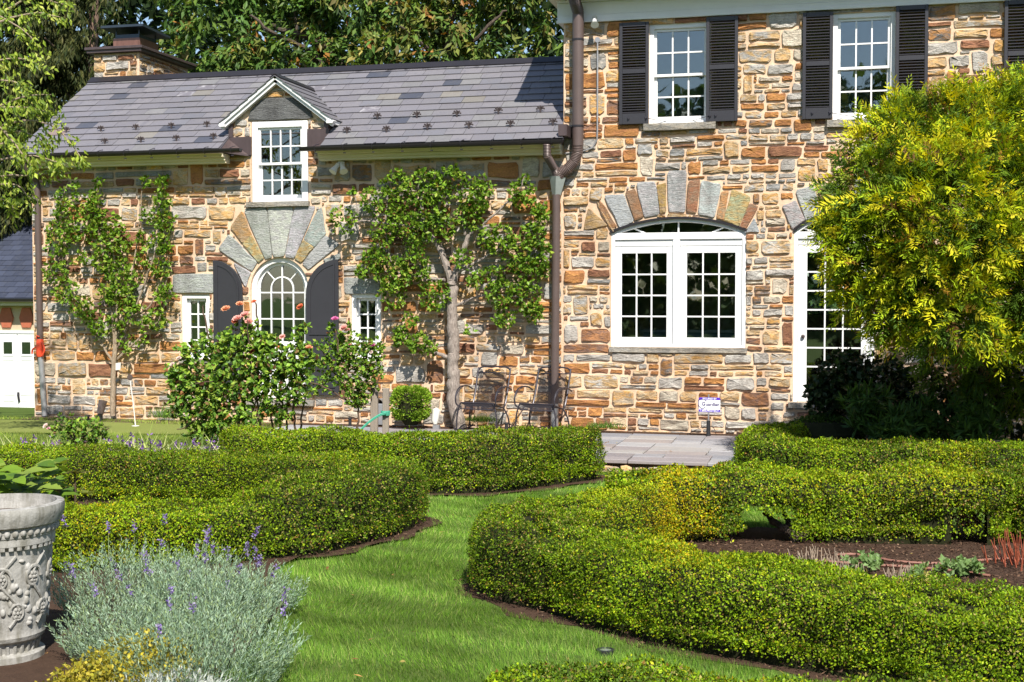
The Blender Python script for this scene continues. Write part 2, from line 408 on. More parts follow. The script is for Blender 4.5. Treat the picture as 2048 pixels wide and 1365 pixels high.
def rubble(poly, holes, cell=.031, seed=1, hs=None, ratio=(1.4, 3.4), maxw=.62, bands=None):
    """rough-coursed rubble packed on a fine grid: list of (x0,z0,x1,z1). With hs a plain greedy fill (paving)."""
    rr = random.Random(seed); P = np.array(poly); x0, z0 = P.min(0); x1, z1 = P.max(0)
    nx, nz = int((x1-x0)/cell), int((z1-z0)/cell)
    gx = x0+(np.arange(nx)+.5)*cell; gz = z0+(np.arange(nz)+.5)*cell
    X, Z = np.meshgrid(gx, gz); ok = in_poly(X, Z, poly)
    for h in holes: ok &= ~in_poly(X, Z, h)
    used = ~ok; out = []
    def emit(i, j, i2, j2): out.append((x0+i*cell, z0+j*cell, x0+i2*cell, z0+j2*cell))
    def place(i, j, i2, j2):
        i, j, i2, j2 = max(0, i), max(0, j), min(nx, i2), min(nz, j2)
        while i2-i >= 3 and j2-j >= 2:
            s = used[j:j2, i:i2]
            if not s.any(): break
            e = [s[:, 0].mean(), s[:, -1].mean(), s[0].mean()*.9, s[-1].mean()*.9]; k = int(np.argmax(e))
            if e[k] == 0: return
            if k == 0: i += 1
            elif k == 1: i2 -= 1
            elif k == 2: j += 1
            else: j2 -= 1
        if i2-i >= 4 and j2-j >= 2 and not used[j:j2, i:i2].any():
            used[j:j2, i:i2] = True; emit(i, j, i2, j2)
    if hs is None:
        j = 0
        while j < nz:
            H = rr.choices([4, 5, 6, 7, 8, 9], [.12, .2, .24, .2, .14, .10])[0]; i = -rr.randint(0, 8)
            while i < nx:
                t = rr.random()
                if t < .42 or H < 5: w = int(H*rr.uniform(1.15, 2.9)); place(i, j, i+w, j+H)
                elif t < .86:
                    w = int(H*rr.uniform(2.0, 4.0)); h1 = max(2, min(H-2, int(H*rr.uniform(.32, .68))))
                    for a, b in ((0, h1), (h1, H)):
                        n = rr.choice((1, 2, 2, 3)) if w > 14 else rr.choice((1, 1, 2)); c = sorted([0, w]+[int(w*(k+rr.uniform(.65, 1.35))/n) for k in range(n-1)])
                        for p, q in zip(c, c[1:]): place(i+p, j+a, i+q, j+b)
                else: w = int(H*rr.uniform(.9, 1.9)); place(i, j, i+w, j+H+rr.randint(2, 4))
                i += w
            j += H
    hs = hs or [(2, .2), (3, .3), (4, .25), (5, .15), (7, .1)]
    hv = [h for h, _ in hs]; hw = [w for _, w in hs]
    for j in range(nz):
        i = 0
        while i < nx:
            if used[j, i]: i += 1; continue
            e = i
            while e < nx and not used[j, e]: e += 1
            run = e-i; h = rr.choices(hv, hw)[0]; w = min(max(4, int(h*rr.uniform(*ratio))), int(maxw/cell))
            if run-w < 4: w = run
            if w > int(maxw/cell)+5: w = w//2
            w = min(w, run); hh = 1
            while hh < h and j+hh < nz and not used[j+hh, i:i+w].any(): hh += 1
            used[j:j+hh, i:i+w] = True
            if hh*cell > .035 and w*cell > .06: emit(i, j, i+w, j+hh)
            i += w
    return out

def warp(x, z, amt=.022):
    n = noise.noise_vector(Vector((x*1.3, z*1.9, 3.7))); n2 = noise.noise_vector(Vector((x*4.1, z*4.7, 9.1)))
    return x+n.x*amt+n2.x*amt*.35, z+n.y*amt+n2.y*amt*.35

STONES = [  # (weight, colour, second colour)
    (15, (.46, .22, .07), (.34, .15, .06)), (7, (.29, .14, .075), (.22, .10, .06)), (12, (.55, .31, .10), (.46, .38, .28)),
    (19, (.44, .42, .385), (.36, .33, .30)), (13, (.40, .39, .37), (.48, .32, .15)), (6, (.27, .275, .275), (.38, .35, .31)),
    (17, (.50, .40, .27), (.56, .34, .14)), (7, (.18, .11, .085), (.34, .16, .07)), (7, (.52, .47, .38), (.40, .34, .27)), (5, (.17, .165, .165), (.34, .17, .06))]
def stone_cols(rr, table=STONES):
    _, a, b = rr.choices(table, [t[0] for t in table])[0]
    k = rr.uniform(.88, 1.28); k2 = rr.uniform(.85, 1.25)
    return tuple(min(.75, c*k) for c in a), tuple(min(.75, c*k2) for c in b)
def stone_geo(poly, depth, rr, rough=.014, inset=.10, to3=lambda x, d, z: (x, -d, z)):
    """poly (x,z) outline -> split-face stone; to3 maps (x, out, z) to the world"""
    n = len(poly); cx = sum(p[0] for p in poly)/n; cz = sum(p[1] for p in poly)/n
    vs = [to3(x, -.012, z) for x, z in poly]
    vs += [to3(x, depth*.78+rr.uniform(-.005, .005), z) for x, z in poly]
    vs += [to3(x+(cx-x)*inset*rr.uniform(.6, 1.5), depth+rr.uniform(-rough, rough), z+(cz-z)*inset*rr.uniform(.6, 1.5)) for x, z in poly]
    vs += [to3(cx+rr.uniform(-.01, .01), depth+rr.uniform(-rough, rough), cz)]
    fs = []
    for i in range(n):
        j = (i+1) % n
        fs += [(i, j, n+j, n+i), (n+i, n+j, 2*n+j, 2*n+i), (2*n+i, 2*n+j, 3*n)]
    return vs, fs
def rect_outline(r, rr, joint=.0145):
    x0, z0, x1, z1 = r; w, h = x1-x0, z1-z0
    j = min(joint*rr.uniform(.6, 1.35), h*.25, w*.25); x0 += j; x1 -= j; z0 += j*rr.uniform(.7, 1.2); z1 -= j*rr.uniform(.7, 1.2); w, h = x1-x0, z1-z0
    q = min(w, h); t = lambda a=.16: q*rr.uniform(0, a)
    c = q*rr.uniform(.10, .30)
    pts = []
    m = 2 if w > 1.7*h else 1
    # bottom, right, top, left with clipped corners
    pts += [(x0+q*rr.uniform(.05, .28), z0+t(.10))]
    for k in range(m): pts += [(x0+w*(k+1)/(m+1), z0+t(.13))]
    pts += [(x1-q*rr.uniform(.05, .28), z0+t(.10)), (x1-t(.1), z0+q*rr.uniform(.08, .3))]
    pts += [(x1-t(.1), z1-q*rr.uniform(.08, .3)), (x1-q*rr.uniform(.05, .3), z1-t(.10))]
    for k in range(m): pts += [(x1-w*(k+1)/(m+1), z1-t(.13))]
    pts += [(x0+q*rr.uniform(.05, .28), z1-t(.10)), (x0+t(.1), z1-q*rr.uniform(.08, .3)), (x0+t(.1), z0+q*rr.uniform(.08, .3))]
    return pts
def stone_obj(name, poly, parent, rr, depth=None, cols=None, rough=.014, dowarp=True, to3=None, inset=.10):
    if dowarp: poly = [warp(*p) for p in poly]
    kw = {'to3': to3} if to3 else {}
    vs, fs = stone_geo(poly, depth if depth is not None else rr.uniform(.016, .040), rr, rough, inset, **kw)
    c1, c2 = cols or stone_cols(rr); o = org_of(parent)
    mb = MB(); mb.add(vs, fs); return mb.build(name, 'stone', parent, col=c1, col2=c2)
def stone_stuff(name, polys, parent, rr, to3=None):
    V = []; Q = []; T = []; C1 = []; C2 = []; o = org_of(parent)
    for poly in polys:
        poly = [warp(*p) for p in poly]; kw = {'to3': to3} if to3 else {}
        vs, fs = stone_geo(poly, rr.uniform(.012, .03), rr, .008, **kw); b = len(V); c1, c2 = stone_cols(rr)
        V += [(v[0]-o[0], v[1]-o[1], v[2]-o[2]) for v in vs]; C1 += [c1]*len(vs); C2 += [c2]*len(vs)
        for f in fs: (Q if len(f) == 4 else T).append(tuple(i+b for i in f))
    if not V: return None
    me = np_mesh(name, V, [np.array(Q), np.array(T)], M['stone'], C1, C2)
    bm = bmesh.new(); bm.from_mesh(me); bmesh.ops.recalc_face_normals(bm, faces=bm.faces); bm.to_mesh(me); bm.free()
    ob = link(name, me, parent); ob['kind'] = 'stuff'; return ob

def wall_mesh(name, poly, holes, mat, parent, y=0.0, depth=.30):
    """flat wall at Y=y with openings and reveals"""
    def loop_edges(lst, base): return [(base+i, base+(i+1) % len(lst)) for i in range(len(lst))]
    pts = list(poly); edges = loop_edges(poly, 0)
    for h in holes: edges += loop_edges(h, len(pts)); pts += list(h)
    r = delaunay_2d_cdt([Vector(p) for p in pts], edges, [], 0, 1e-5)
    v2, fs = r[0], r[2]
    keep = []
    for f in fs:
        c = sum((v2[i] for i in f), Vector((0, 0)))/len(f); a = np.array([c.x]); b = np.array([c.y])
        if in_poly(a, b, poly)[0] and not any(in_poly(a, b, h)[0] for h in holes): keep.append(tuple(f))
    mb = MB(); mb.add([(p.x, y, p.y) for p in v2], keep)
    for h in holes:
        n = len(h); mb.add([(p[0], y, p[1]) for p in h]+[(p[0], y+depth, p[1]) for p in h], [(i, (i+1) % n, (i+1) % n+n, i+n) for i in range(n)])
    return mb.build(name, mat, parent)

# ------------------------------------------------------------------ foliage helpers
def unit(a): return a/np.maximum(1e-9, np.linalg.norm(a, axis=-1, keepdims=True))
def vnoise(P, scale, seed=0):
    """cheap smooth 3-D value noise, 0..1"""
    p = np.asarray(P)*scale+seed*17.31; i = np.floor(p).astype(np.int64); f = p-i; f = f*f*(3-2*f)
    def h(a, b, c):
        n = (a*374761393+b*668265263+c*2147483647+seed*974711) & 0xffffffff
        n = ((n ^ (n >> 13))*1274126177) & 0xffffffff
        return ((n ^ (n >> 16)) & 0xffff)/65535.
    r = 0
    for dx in (0, 1):
        for dy in (0, 1):
            for dz in (0, 1):
                w = (f[:, 0] if dx else 1-f[:, 0])*(f[:, 1] if dy else 1-f[:, 1])*(f[:, 2] if dz else 1-f[:, 2])
                r = r+w*h(i[:, 0]+dx, i[:, 1]+dy, i[:, 2]+dz)
    return r
def leaf_quads(P, A, Nn, L, Wd, C, fold=0.0, mid=.45, droop=0.0):
    """rhombic leaves: P base, A axis, Nn normal; returns V, Q, C (4 vertices a leaf, or 6 with a fold)"""
    n = len(P); A = unit(A); S = unit(np.cross(A, Nn)); U = np.cross(S, A)
    L = np.broadcast_to(np.asarray(L, float), (n,))[:, None]; Wd = np.broadcast_to(np.asarray(Wd, float), (n,))[:, None]
    m = P+A*L*mid-U*L*droop*.3; tip = P+A*L-U*L*droop
    if fold == 0:
        V = np.stack([P, m+S*Wd*.5, tip, m-S*Wd*.5], 1).reshape(-1, 3)
        Q = np.arange(n*4).reshape(n, 4); return V, Q, np.repeat(C, 4, 0)
    e = U*Wd*fold
    V = np.stack([P, m+S*Wd*.5+e, tip, m-S*Wd*.5+e, m], 1).reshape(-1, 3)
    b = np.arange(n)[:, None]*5
    Q = np.concatenate([b+np.array([[0, 1, 2, 4]]), b+np.array([[0, 4, 2, 3]])], 0)
    return V, Q, np.repeat(C, 5, 0)
def build_leaves(name, parts, mat, parent=None):
    V = []; Q = []; C = []; b = 0; o = org_of(parent)
    for v, q, c in parts: V.append(v-o); Q.append(q+b); C.append(c); b += len(v)
    me = np_mesh(name, np.concatenate(V), [np.concatenate(Q)], M[mat] if isinstance(mat, str) else mat, np.concatenate(C))
    return link(name, me, parent)
def rdirs(n): return unit(rng.normal(size=(n, 3)))
def pick(cols, n, w=None, jit=.18):
    cols = np.array(cols, float); k = rng.choice(len(cols), n, p=None if w is None else np.array(w)/np.sum(w))
    return np.clip(cols[k]*(1+jit*rng.normal(size=(n, 1))), .003, .9)
# ------------------------------------------------------------------ the two joined stone houses
MAIN = thing('stone_house', 'tall two storey stone house with charcoal louvred shutters and arched windows', 'house', (4.5, 0, 0))
WING = thing('stone_cottage', 'low stone cottage wing with slate roof, dormer and chimney', 'house', (-4.6, 0, 0))

def pane(parent, x0, x1, z0, z1, Y, mat='glass'):
    mb = MB(); mb.box((x0, Y-.002, z0), (x1, Y+.002, z1)); return mb.build('pane', mat, parent)
def bars_grid(mb, x0, x1, z0, z1, cols, rows, Y, b=.011, d=.018):
    for i in range(1, cols):
        x = x0+(x1-x0)*i/cols; mb.box((x-b, Y-d, z0), (x+b, Y+d, z1))
    for j in range(1, rows):
        z = z0+(z1-z0)*j/rows; mb.box((x0, Y-d+.002, z-b), (x1, Y+d-.002, z+b))
def sash(win, x0, x1, z0, z1, cols, rows, Y, st=.05, rail=.05, brail=None, glass='glass'):
    brail = brail or rail
    mb = MB(); t = .022
    mb.box((x0, Y-t, z0), (x0+st, Y+t, z1)); mb.box((x1-st, Y-t, z0), (x1, Y+t, z1))
    mb.box((x0+st, Y-t, z0), (x1-st, Y+t, z0+brail)); mb.box((x0+st, Y-t, z1-rail), (x1-st, Y+t, z1))
    mb.build('sash', 'white', win, bevel=.004)
    a0, a1, b0, b1 = x0+st, x1-st, z0+brail, z1-rail
    g = MB(); bars_grid(g, a0, a1, b0, b1, cols, rows, Y); g.build('glazing_bars', 'white', win)
    for i in range(cols):
        for j in range(rows):
            pane(win, a0+(a1-a0)*i/cols, a0+(a1-a0)*(i+1)/cols, b0+(b1-b0)*j/rows, b0+(b1-b0)*(j+1)/rows, Y+.004, glass)
def sill_stone(parent, x0, x1, z0, z1, out=.07):
    rr = random.Random(int(x0*100)); pts = [(x0, z0), ((x0*2+x1)/3, z0-.006), ((x0+2*x1)/3, z0+.004), (x1, z0), (x1+.005, z1), ((x0+x1)/2, z1-.002), (x0, z1)]
    vs = [(x, -out+rr.uniform(-.008, .008), z) for x, z in pts]+[(x, .12, z) for x, z in pts]; n = len(pts)
    mb = MB(); mb.add(vs, [tuple(range(n)), tuple(range(2*n-1, n-1, -1))]+[(i, (i+1) % n, (i+1) % n+n, i+n) for i in range(n)])
    return mb.build('sill', 'stone', parent, col=(.38, .34, .28), col2=(.28, .27, .25))
def casing(house, x0, x1, z0, z1, cw, y0, y1, top=None):
    mb = MB(); top = top or cw
    mb.box((x0, y0, z0), (x0+cw, y1, z1)); mb.box((x1-cw, y0, z0), (x1, y1, z1))
    mb.box((x0+cw, y0, z1-top), (x1-cw, y1, z1)); mb.box((x0+cw, y0-.012, z0), (x1-cw, y1, z0+.035))
    return mb.build('window', 'white', house, bevel=.005)
def double_hung(house, x0, x1, z0, z1, cols, rows, cw=.075, y=.03, glass='glass'):
    w = casing(house, x0, x1, z0, z1, cw, y, y+.14)
    a0, a1, b0, b1 = x0+cw, x1-cw, z0+.035, z1-cw
    mid = (b0+b1)/2
    sash(w, a0, a1, mid-.02, b1, cols, rows, y+.055, .04, .04, glass=glass)
    sash(w, a0, a1, b0, mid+.02, cols, rows, y+.10, .045, .04, .08, glass=glass)
    return w
def shutter(house, x0, x1, z0, z1, y=-.065, split=.52, hinge='r'):
    t = .02; st = .048; mb = MB()
    zm = z0+(z1-z0)*split
    mb.box((x0, y-t, z0), (x0+st, y+t, z1)); mb.box((x1-st, y-t, z0), (x1, y+t, z1))
    mb.box((x0+st, y-t, z0), (x1-st, y+t, z0+.16)); mb.box((x0+st, y-t, z1-.065), (x1-st, y+t, z1)); mb.box((x0+st, y-t, zm-.035), (x1-st, y+t, zm+.035))
    s = mb.build('shutter', 'charcoal', house, bevel=.004)
    o = org_of(s); xa, xb = x0+st, x1-st
    sl = MB(); sl.obox(((xa+xb)/2, y, 0), ((xb-xa)/2, 0, 0), (0, .019, .0135), (0, -.0025, .0035))
    first = None
    for a, b in ((z0+.16, zm-.035), (zm+.035, z1-.065)):
        n = 15
        for k in range(n):
            z = a+(b-a)*(k+.5)/n
            if first is None: first = sl.build('slat', 'charcoal', s); ob = first; zf = z; ob.location.z = z
            else:
                ob = first.copy(); COL.objects.link(ob); ob.parent = s; ob.location = (0, 0, z)
    hw = MB(); hx = x1-.05 if hinge == 'r' else x0+.05
    for xx in (x0+.13, hx): hw.tube([(xx, y-t-.004, z0+.10), (xx+.012, y-t-.02, z0+.07), (xx+.03, y-t-.014, z0+.085)], .007, 5)
    if hinge == 'r': hw.tube([(hx, y-t-.012, z0+.085), (hx+.33, .02, z0+.03)], .005, 5)
    else: hw.tube([(hx, y-t-.012, z0+.085), (hx-.28, .02, z0+.03)], .005, 5)
    hw.build('shutter_hardware', 'iron', s)
    return s

# ---------------- openings
UW = [(1.31, 2.24), (3.99, 4.87), (6.78, 7.66)]
UZ = [(4.63, 6.12), (4.60, 6.14), (4.60, 6.15)]
BW = (.74, 2.77, 1.27, 3.01, .205)
DR = (3.46, 4.62, .48, 3.00, .235)
BA, bcx, bcz, br = seg_arch(BW[0], BW[1], BW[3], BW[4]); DA, dcx, dcz, dr_ = seg_arch(DR[0], DR[1], DR[3], DR[4])
hole_b = [(BW[0], BW[2]), (BW[1], BW[2])] + BA[::-1]
hole_d = [(DR[0], DR[2]), (DR[1], DR[2])] + DA[::-1]
main_holes = [[(a, c), (b, c), (b, d), (a, d)] for (a, b), (c, d) in zip(UW, UZ)] + [hole_b, hole_d]
XR = 10.5
main_poly = [(0, -.3), (XR, -.3), (XR, 6.45), (0, 6.45)]
mwall = wall_mesh('wall', main_poly, main_holes, 'mortar', MAIN)

def c3(x, y): p = W(1200+x/2.415, y/2.415); return (p.x, p.z)
def c4(x, y): p = W(x/2.923, 400+y/2.923); return (p.x, p.z)
def c2(x, y): p = W(600+x/2.923, y/2.923); return (p.x, p.z)
GREY = ((.40, .40, .40), (.33, .34, .34)); LG = ((.46, .45, .43), (.38, .38, .37)); BRN = ((.30, .15, .075), (.26, .17, .11)); ORG = ((.44, .25, .09), (.36, .26, .16)); TAN = ((.38, .35, .23), (.44, .30, .12)); GG = ((.30, .33, .31), (.36, .37, .35))
vous = [
 (BRN, [(0,975),(28,1008),(78,1090),(48,1103),(10,1030)]), (GREY, [(25,950),(115,945),(160,1065),(95,1095)]), (BRN, [(127,935),(170,920),(208,1042),(167,1060)]),
 (GREY, [(180,890),(265,885),(285,1030),(217,1045)]), (ORG, [(277,902),(318,890),(318,1018),(292,1025)]), (GREY, [(330,835),(417,830),(410,1020),(335,1018)]),
 (BRN, [(430,885),(482,875),(466,1022),(420,1020)]), (LG, [(492,880),(582,895),(552,1045),(478,1030)]), (ORG, [(587,935),(620,930),(598,1062),(566,1050)]),
 (TAN, [(640,920),(725,960),(672,1088),(602,1062)]), (BRN, [(722,990),(760,1005),(705,1103),(680,1092)]), (GREY, [(745,1060),(765,1118),(702,1122)]),
 (GREY, [(885,1000),(945,975),(985,1060),(930,1102)]), (LG, [(950,925),(1030,905),(1065,1045),(997,1066)]), (BRN, [(1058,912),(1085,905),(1115,1030),(1077,1040)]),
 (GG, [(1100,890),(1155,880),(1165,1020),(1125,1027)]), (BRN, [(1170,895),(1215,890),(1215,1003),(1177,1015)]), (GREY, [(1232,850),(1290,850),(1290,1003),(1230,1004)])]
vous = [(c, [c3(*p) for p in q]) for c, q in vous]
vous += [(ORG, [c2(*p) for p in [(1690,1222),(1796,1320),(1665,1342)]]), (ORG, [c2(*p) for p in [(1738,1190),(1775,1200),(1845,1345),(1828,1352)]]),
         (GREY, [c2(*p) for p in [(1790,1150),(1868,1145),(1942,1280),(1856,1328)]])][:2]
kx = c3(1261, 900)[0]
vous += [(c, [(2*kx-x, z) for x, z in q][::-1]) for c, q in vous[12:17]]
mb_holes = [q for _, q in vous] + main_holes
def grow(poly, g):
    n = len(poly); cx = sum(p[0] for p in poly)/n; cz = sum(p[1] for p in poly)/n
    return [(x+(x-cx)/max(1e-6, hypot(x-cx, z-cz))*g, z+(z-cz)/max(1e-6, hypot(x-cx, z-cz))*g) for x, z in poly]
def subdiv(poly, rr, amt=.008):
    out = []; n = len(poly)
    for i in range(n):
        a, b = poly[i], poly[(i+1) % n]; L = hypot(b[0]-a[0], b[1]-a[1])
        out.append((a[0]+(b[0]-a[0])*.08, a[1]+(b[1]-a[1])*.08))
        for t in ((.5,) if L < .3 else (.35, .68)): out.append((a[0]+(b[0]-a[0])*t+rr.uniform(-amt, amt), a[1]+(b[1]-a[1])*t+rr.uniform(-amt, amt)))
        out.append((a[0]+(b[0]-a[0])*.94, a[1]+(b[1]-a[1])*.94))
    return out
rr = random.Random(31)
sillz = [(a-.07, c-.1, b+.07, c-.002) for (a, b), (c, d) in zip(UW, UZ)] + [(BW[0]-.02, BW[2]-.075, BW[1]+.02, BW[2]-.002), (DR[0]-.06, DR[2]-.08, DR[1]+.06, DR[2]-.002)]
sill_holes = [[(a-.0, b), (c, b), (c, d), (a, d)] for a, b, c, d in sillz]
def fill_stones(wall, poly, holes, seed, limit, vousl, **kw):
    R_ = rubble(poly, holes, seed=seed, **kw); rr = random.Random(seed+5)
    vis = [r for r in R_]
    vis.sort(key=lambda r: -(r[2]-r[0])*(r[3]-r[1]) * (0.02 if (r[0] > 6.7 or r[1] > 6.3 or r[3] < 0) else 1))
    n = max(0, limit-len(vousl))
    for c, q in vousl: stone_obj('stone', subdiv(grow(q, .024), rr), wall, rr, .03, ((tuple(v*rr.uniform(.9, 1.1) for v in c[0])), c[1]), .006, False, inset=.08)
    for r in vis[:n]: stone_obj('stone', rect_outline(r, rr), wall, rr)
    stone_stuff('small_stones', [rect_outline(r, rr) for r in vis[n:]], wall, rr)
    return len(R_)
nmain = fill_stones(mwall, main_poly, [grow(q, .04) for _, q in vous]+main_holes+sill_holes+[[(-1, 6.2), (20, 6.2), (20, 7), (-1, 7)]], 3, 300, vous)
for (a, b, c, d), out in zip(sillz, (.09, .09, .09, .05, .08)): sill_stone(MAIN, a, c, b, d, out)
# jamb fillers round the arches: thin black flashing line over the arched heads
for A_, nm in ((BA, BW), (DA, DR)):
    mb = MB(); mb.strip([(x+(x-(nm[0]+nm[1])/2)*.02, z+.022) for x, z in A_], [(x, z-.012) for x, z in A_], -.03, .05); mb.build('drip_flashing', 'gutter', MAIN)

for i, ((a, b), (c, d)) in enumerate(zip(UW, UZ)):
    w = double_hung(MAIN, a, b, c, d, 3, 2, cw=.07, y=.02)
SH = [(.87, 1.315, 4.63, 6.15, 'r'), (2.17, 2.635, 4.63, 6.17, 'l'), (3.565, 3.995, 4.62, 6.16, 'r'), (4.865, 5.31, 4.64, 6.19, 'l'), (6.33, 6.775, 4.64, 6.19, 'r')]
for a, b, c, d, hg in SH: shutter(MAIN, a, b, c, d, hinge=hg)

# ---------------- wide casement window with a fanlight
def arched_head(house, A_, cx, cz, r, zs, x0, x1, nrad, ysh):
    pass
def fan_window(x0, x1, z0, zs, arch_pts, cx, cz, r, leaves, door=False):
    y = .015; mb = MB(); fw = .06
    inn = [(cx+(p[0]-cx)*(r-fw)/r, cz+(p[1]-cz)*(r-fw)/r) for p in arch_pts]
    zi = zs-.03
    mb.strip(arch_pts, [(min(max(px, x0+.02), x1-.02), max(pz, zi)) for px, pz in inn], y, y+.14)
    mb.box((x0, y-.004, z0), (x0+fw, y+.14, zs-.001)); mb.box((x1-fw, y-.004, z0), (x1, y+.14, zs-.001))
    mb.box((x0+fw, y-.01, zs-.115), (x1-fw, y+.14, zs-.01))
    if not door: mb.box((x0+fw, y-.016, z0), (x1-fw, y+.14, z0+.045))
    w = mb.build('door_frame' if door else 'window', 'white', MAIN, bevel=.005)
    # fanlight
    zb = zs-.01; y2 = y+.075
    inz = [(px, pz) for px, pz in inn if pz > zb+.004 and x0+fw < px < x1-fw]
    g = MB(); mids = []
    nr = 4
    fx = (x0+x1)/2
    for k in (1, 2, 3):
        a = {1: -1.02, 2: 0, 3: 1.02}[k]
        bx = fx+(x1-x0)*.5*.5*(k-2); q = min(inz, key=lambda p: abs(p[0]-(bx+(k-2)*.13)))
        d = Vector((q[0]-bx+.0, 0, q[1]-zb)); nrm = Vector((d.z, 0, -d.x)).normalized()*.011
        g.add([Vector((bx, y2-.02, zb))+nrm, Vector((bx, y2-.02, zb))-nrm, Vector((q[0], y2-.02, q[1]))-nrm, Vector((q[0], y2-.02, q[1]))+nrm,
               Vector((bx, y2+.02, zb))+nrm, Vector((bx, y2+.02, zb))-nrm, Vector((q[0], y2+.02, q[1]))-nrm, Vector((q[0], y2+.02, q[1]))+nrm],
              [(0,1,2,3),(7,6,5,4),(0,4,5,1),(1,5,6,2),(2,6,7,3),(3,7,4,0)])
        mids.append((bx, q))
    g.build('glazing_bars', 'white', w)
    cuts = [(-1e9, inz[0])]+[(b, q) for b, q in mids]+[(1e9, inz[-1])]
    for k in range(4):
        xa = inz[0][0] if k == 0 else mids[k-1][0]; xb = inz[-1][0] if k == 3 else mids[k][0]
        qa = inz[0][0] if k == 0 else mids[k-1][1][0]; qb = inz[-1][0] if k == 3 else mids[k][1][0]
        top = [p for p in inz if qa-1e-6 <= p[0] <= qb+1e-6]
        poly = [(xa, zb), (xb, zb)]+top[::-1]
        clean = [p for i, p in enumerate(poly) if hypot(p[0]-poly[i-1][0], p[1]-poly[i-1][1]) > 1e-3]
        if len(clean) >= 3:
            pm = MB(); pm.prism(clean, y2+.002, y2+.006); pm.build('pane', 'glass_lower', w)
    return w, y
w, y = fan_window(BW[0], BW[1], BW[2], BW[3], BA, bcx, bcz, br, 2)
mm = MB(); mm.box((1.68, y-.008, 1.317), (1.785, y+.14, 2.893)); mm.build('mullion', 'white', w, bevel=.006)
sash(w, .803, 1.677, 1.318, 2.80, 3, 4, .06, .095, .11, .10, 'glass_lower'); sash(w, 1.788, 2.707, 1.318, 2.80, 3, 4, .06, .10, .11, .10, 'glass_lower')
hb = MB()
for xa, xb in ((.803, 1.677), (1.788, 2.707)): hb.box((xa, .03, 2.802), (xb, .14, 2.892))
hb.build('head_rail', 'white', w)
w, y = fan_window(DR[0], DR[1], DR[2], DR[3], DA, dcx, dcz, dr_, 1, True)
sash(w, 3.523, 4.557, .485, 2.80, 3, 7, .06, .13, .12, .24, 'glass_lower')
hb = MB(); hb.box((3.523, .03, 2.802), (4.557, .14, 2.892)); hb.build('head_rail', 'white', w)
kn = MB(); kn.lathe([(0, 0), (.026, .005), (.03, .02), (.02, .04), (0, .045)], (3.60, .035, 1.45), 10, (0, -1, 0)); kn.build('handle', 'copper', w, smooth=True)

# ---------------- cornice, frieze, dentils, roof of the tall house
mb = MB()
mb.box((-.09, -.05, 6.20), (XR, -.002, 6.30)); mb.box((-.09, -.035, 6.302), (XR, -.003, 6.50)); mb.box((-.10, -.07, 6.19), (XR, -.036, 6.235))
mb.box((-.09, -.10, 6.50), (XR, 0, 6.525))
mb.box((-.10, -.0015, 6.21), (-.003, 8, 6.5))
mb.build('frieze', 'white_trim', MAIN, bevel=.004)
dt = MB(); dt.box((-.022, -.085, 6.527), (.022, -.006, 6.578)); d0 = dt.build('dentil', 'white_trim', MAIN); o = org_of(MAIN)
for k in range(1, 118):
    d = d0.copy(); COL.objects.link(d); d.parent = MAIN; d.location = (.085*k, 0, 0)
mb = MB(); mb.box((-.25, -.46, 6.58), (XR, 0, 6.64)); mb.box((-.25, -.02, 6.58), (0, 8, 6.64)); mb.build('soffit', 'cream', MAIN)
mb = MB(); mb.prism([(0, 0)]*0 or [(-.25, 6.64), (XR, 6.64), (XR, 6.80), (-.25, 6.80)], -.50, -.40); mb.build('fascia', 'white_trim', MAIN)
mb = MB(); mb.lathe([(.0, 0), (.075, 0), (.075, XR+.3), (0, XR+.3)], (-.27, -.56, 6.86), 12, (1, 0, 0)); mb.build('gutter', 'gutter', MAIN)
mb = MB()
for ya, za, yb, zb in ((-.56, 6.84, 4.0, 10.0), (8.56, 6.84, 4.0, 10.0)):
    mb.add([(-.27, ya, za), (XR, ya, za), (XR, yb, zb), (-.27, yb, zb), (-.27, ya, za+.06), (XR, ya, za+.06), (XR, yb, zb+.06), (-.27, yb, zb+.06)],
           [(0,3,2,1),(4,5,6,7),(0,1,5,4),(1,2,6,5),(2,3,7,6),(3,0,4,7)])
mb.build('roof', 'slate', MAIN, col=(.12, .11, .13), col2=(.09, .09, .1))
RWX = (W(1600, 580, 8).x, W(1690, 580, 8).x, W(1640, 628, 8).z, W(1640, 540, 8).z)   # rear window seen through the garden door
mb = MB()   # side, back, floors inside
mb.add([(0, 0, -.3), (0, 8, -.3), (0, 8, 6.85), (0, 4, 9.95), (0, 0, 6.85)], [(0,1,2,3,4)])
mb.add([(XR, 0, 6.6), (XR, 8, 6.6), (XR, 8, 6.85), (XR, 4, 9.95), (XR, 0, 6.85)], [(4,3,2,1,0)])
for y0, y1, z0, z1 in ((0, 8, -.3, 1.0), (0, 8, 2.9, 6.6), (0, .5, 1.0, 2.9), (2.3, 8, 1.0, 2.9)): mb.box((XR-.02, y0, z0), (XR, y1, z1))   # unseen opening added in the end wall to let daylight into the room
for x0, x1, z0, z1 in ((0, RWX[0], -.3, 6.85), (RWX[1], XR, -.3, 6.85), (RWX[0], RWX[1], -.3, RWX[2]), (RWX[0], RWX[1], RWX[3], 6.85)): mb.box((x0, 8, z0), (x1, 8.02, z1))
mb.build('side_wall', 'mortar', MAIN)
mb = MB(); mb.box((.03, .31, .40), (XR-.03, 7.9, .46)); mb.box((.03, .31, 3.7), (XR-.03, 7.9, 3.9)); mb.build('floor', 'interior_floor', MAIN)
mb = MB(); mb.box((.02, 4.2, .4), (2.7, 4.3, 3.7)); mb.box((.02, 2.3, 3.9), (XR-.02, 2.4, 6.6)); mb.box((.02, .3, 6.6), (XR-.02, 7.9, 6.63)); mb.build('room_wall', 'interior', MAIN)
mb = MB()
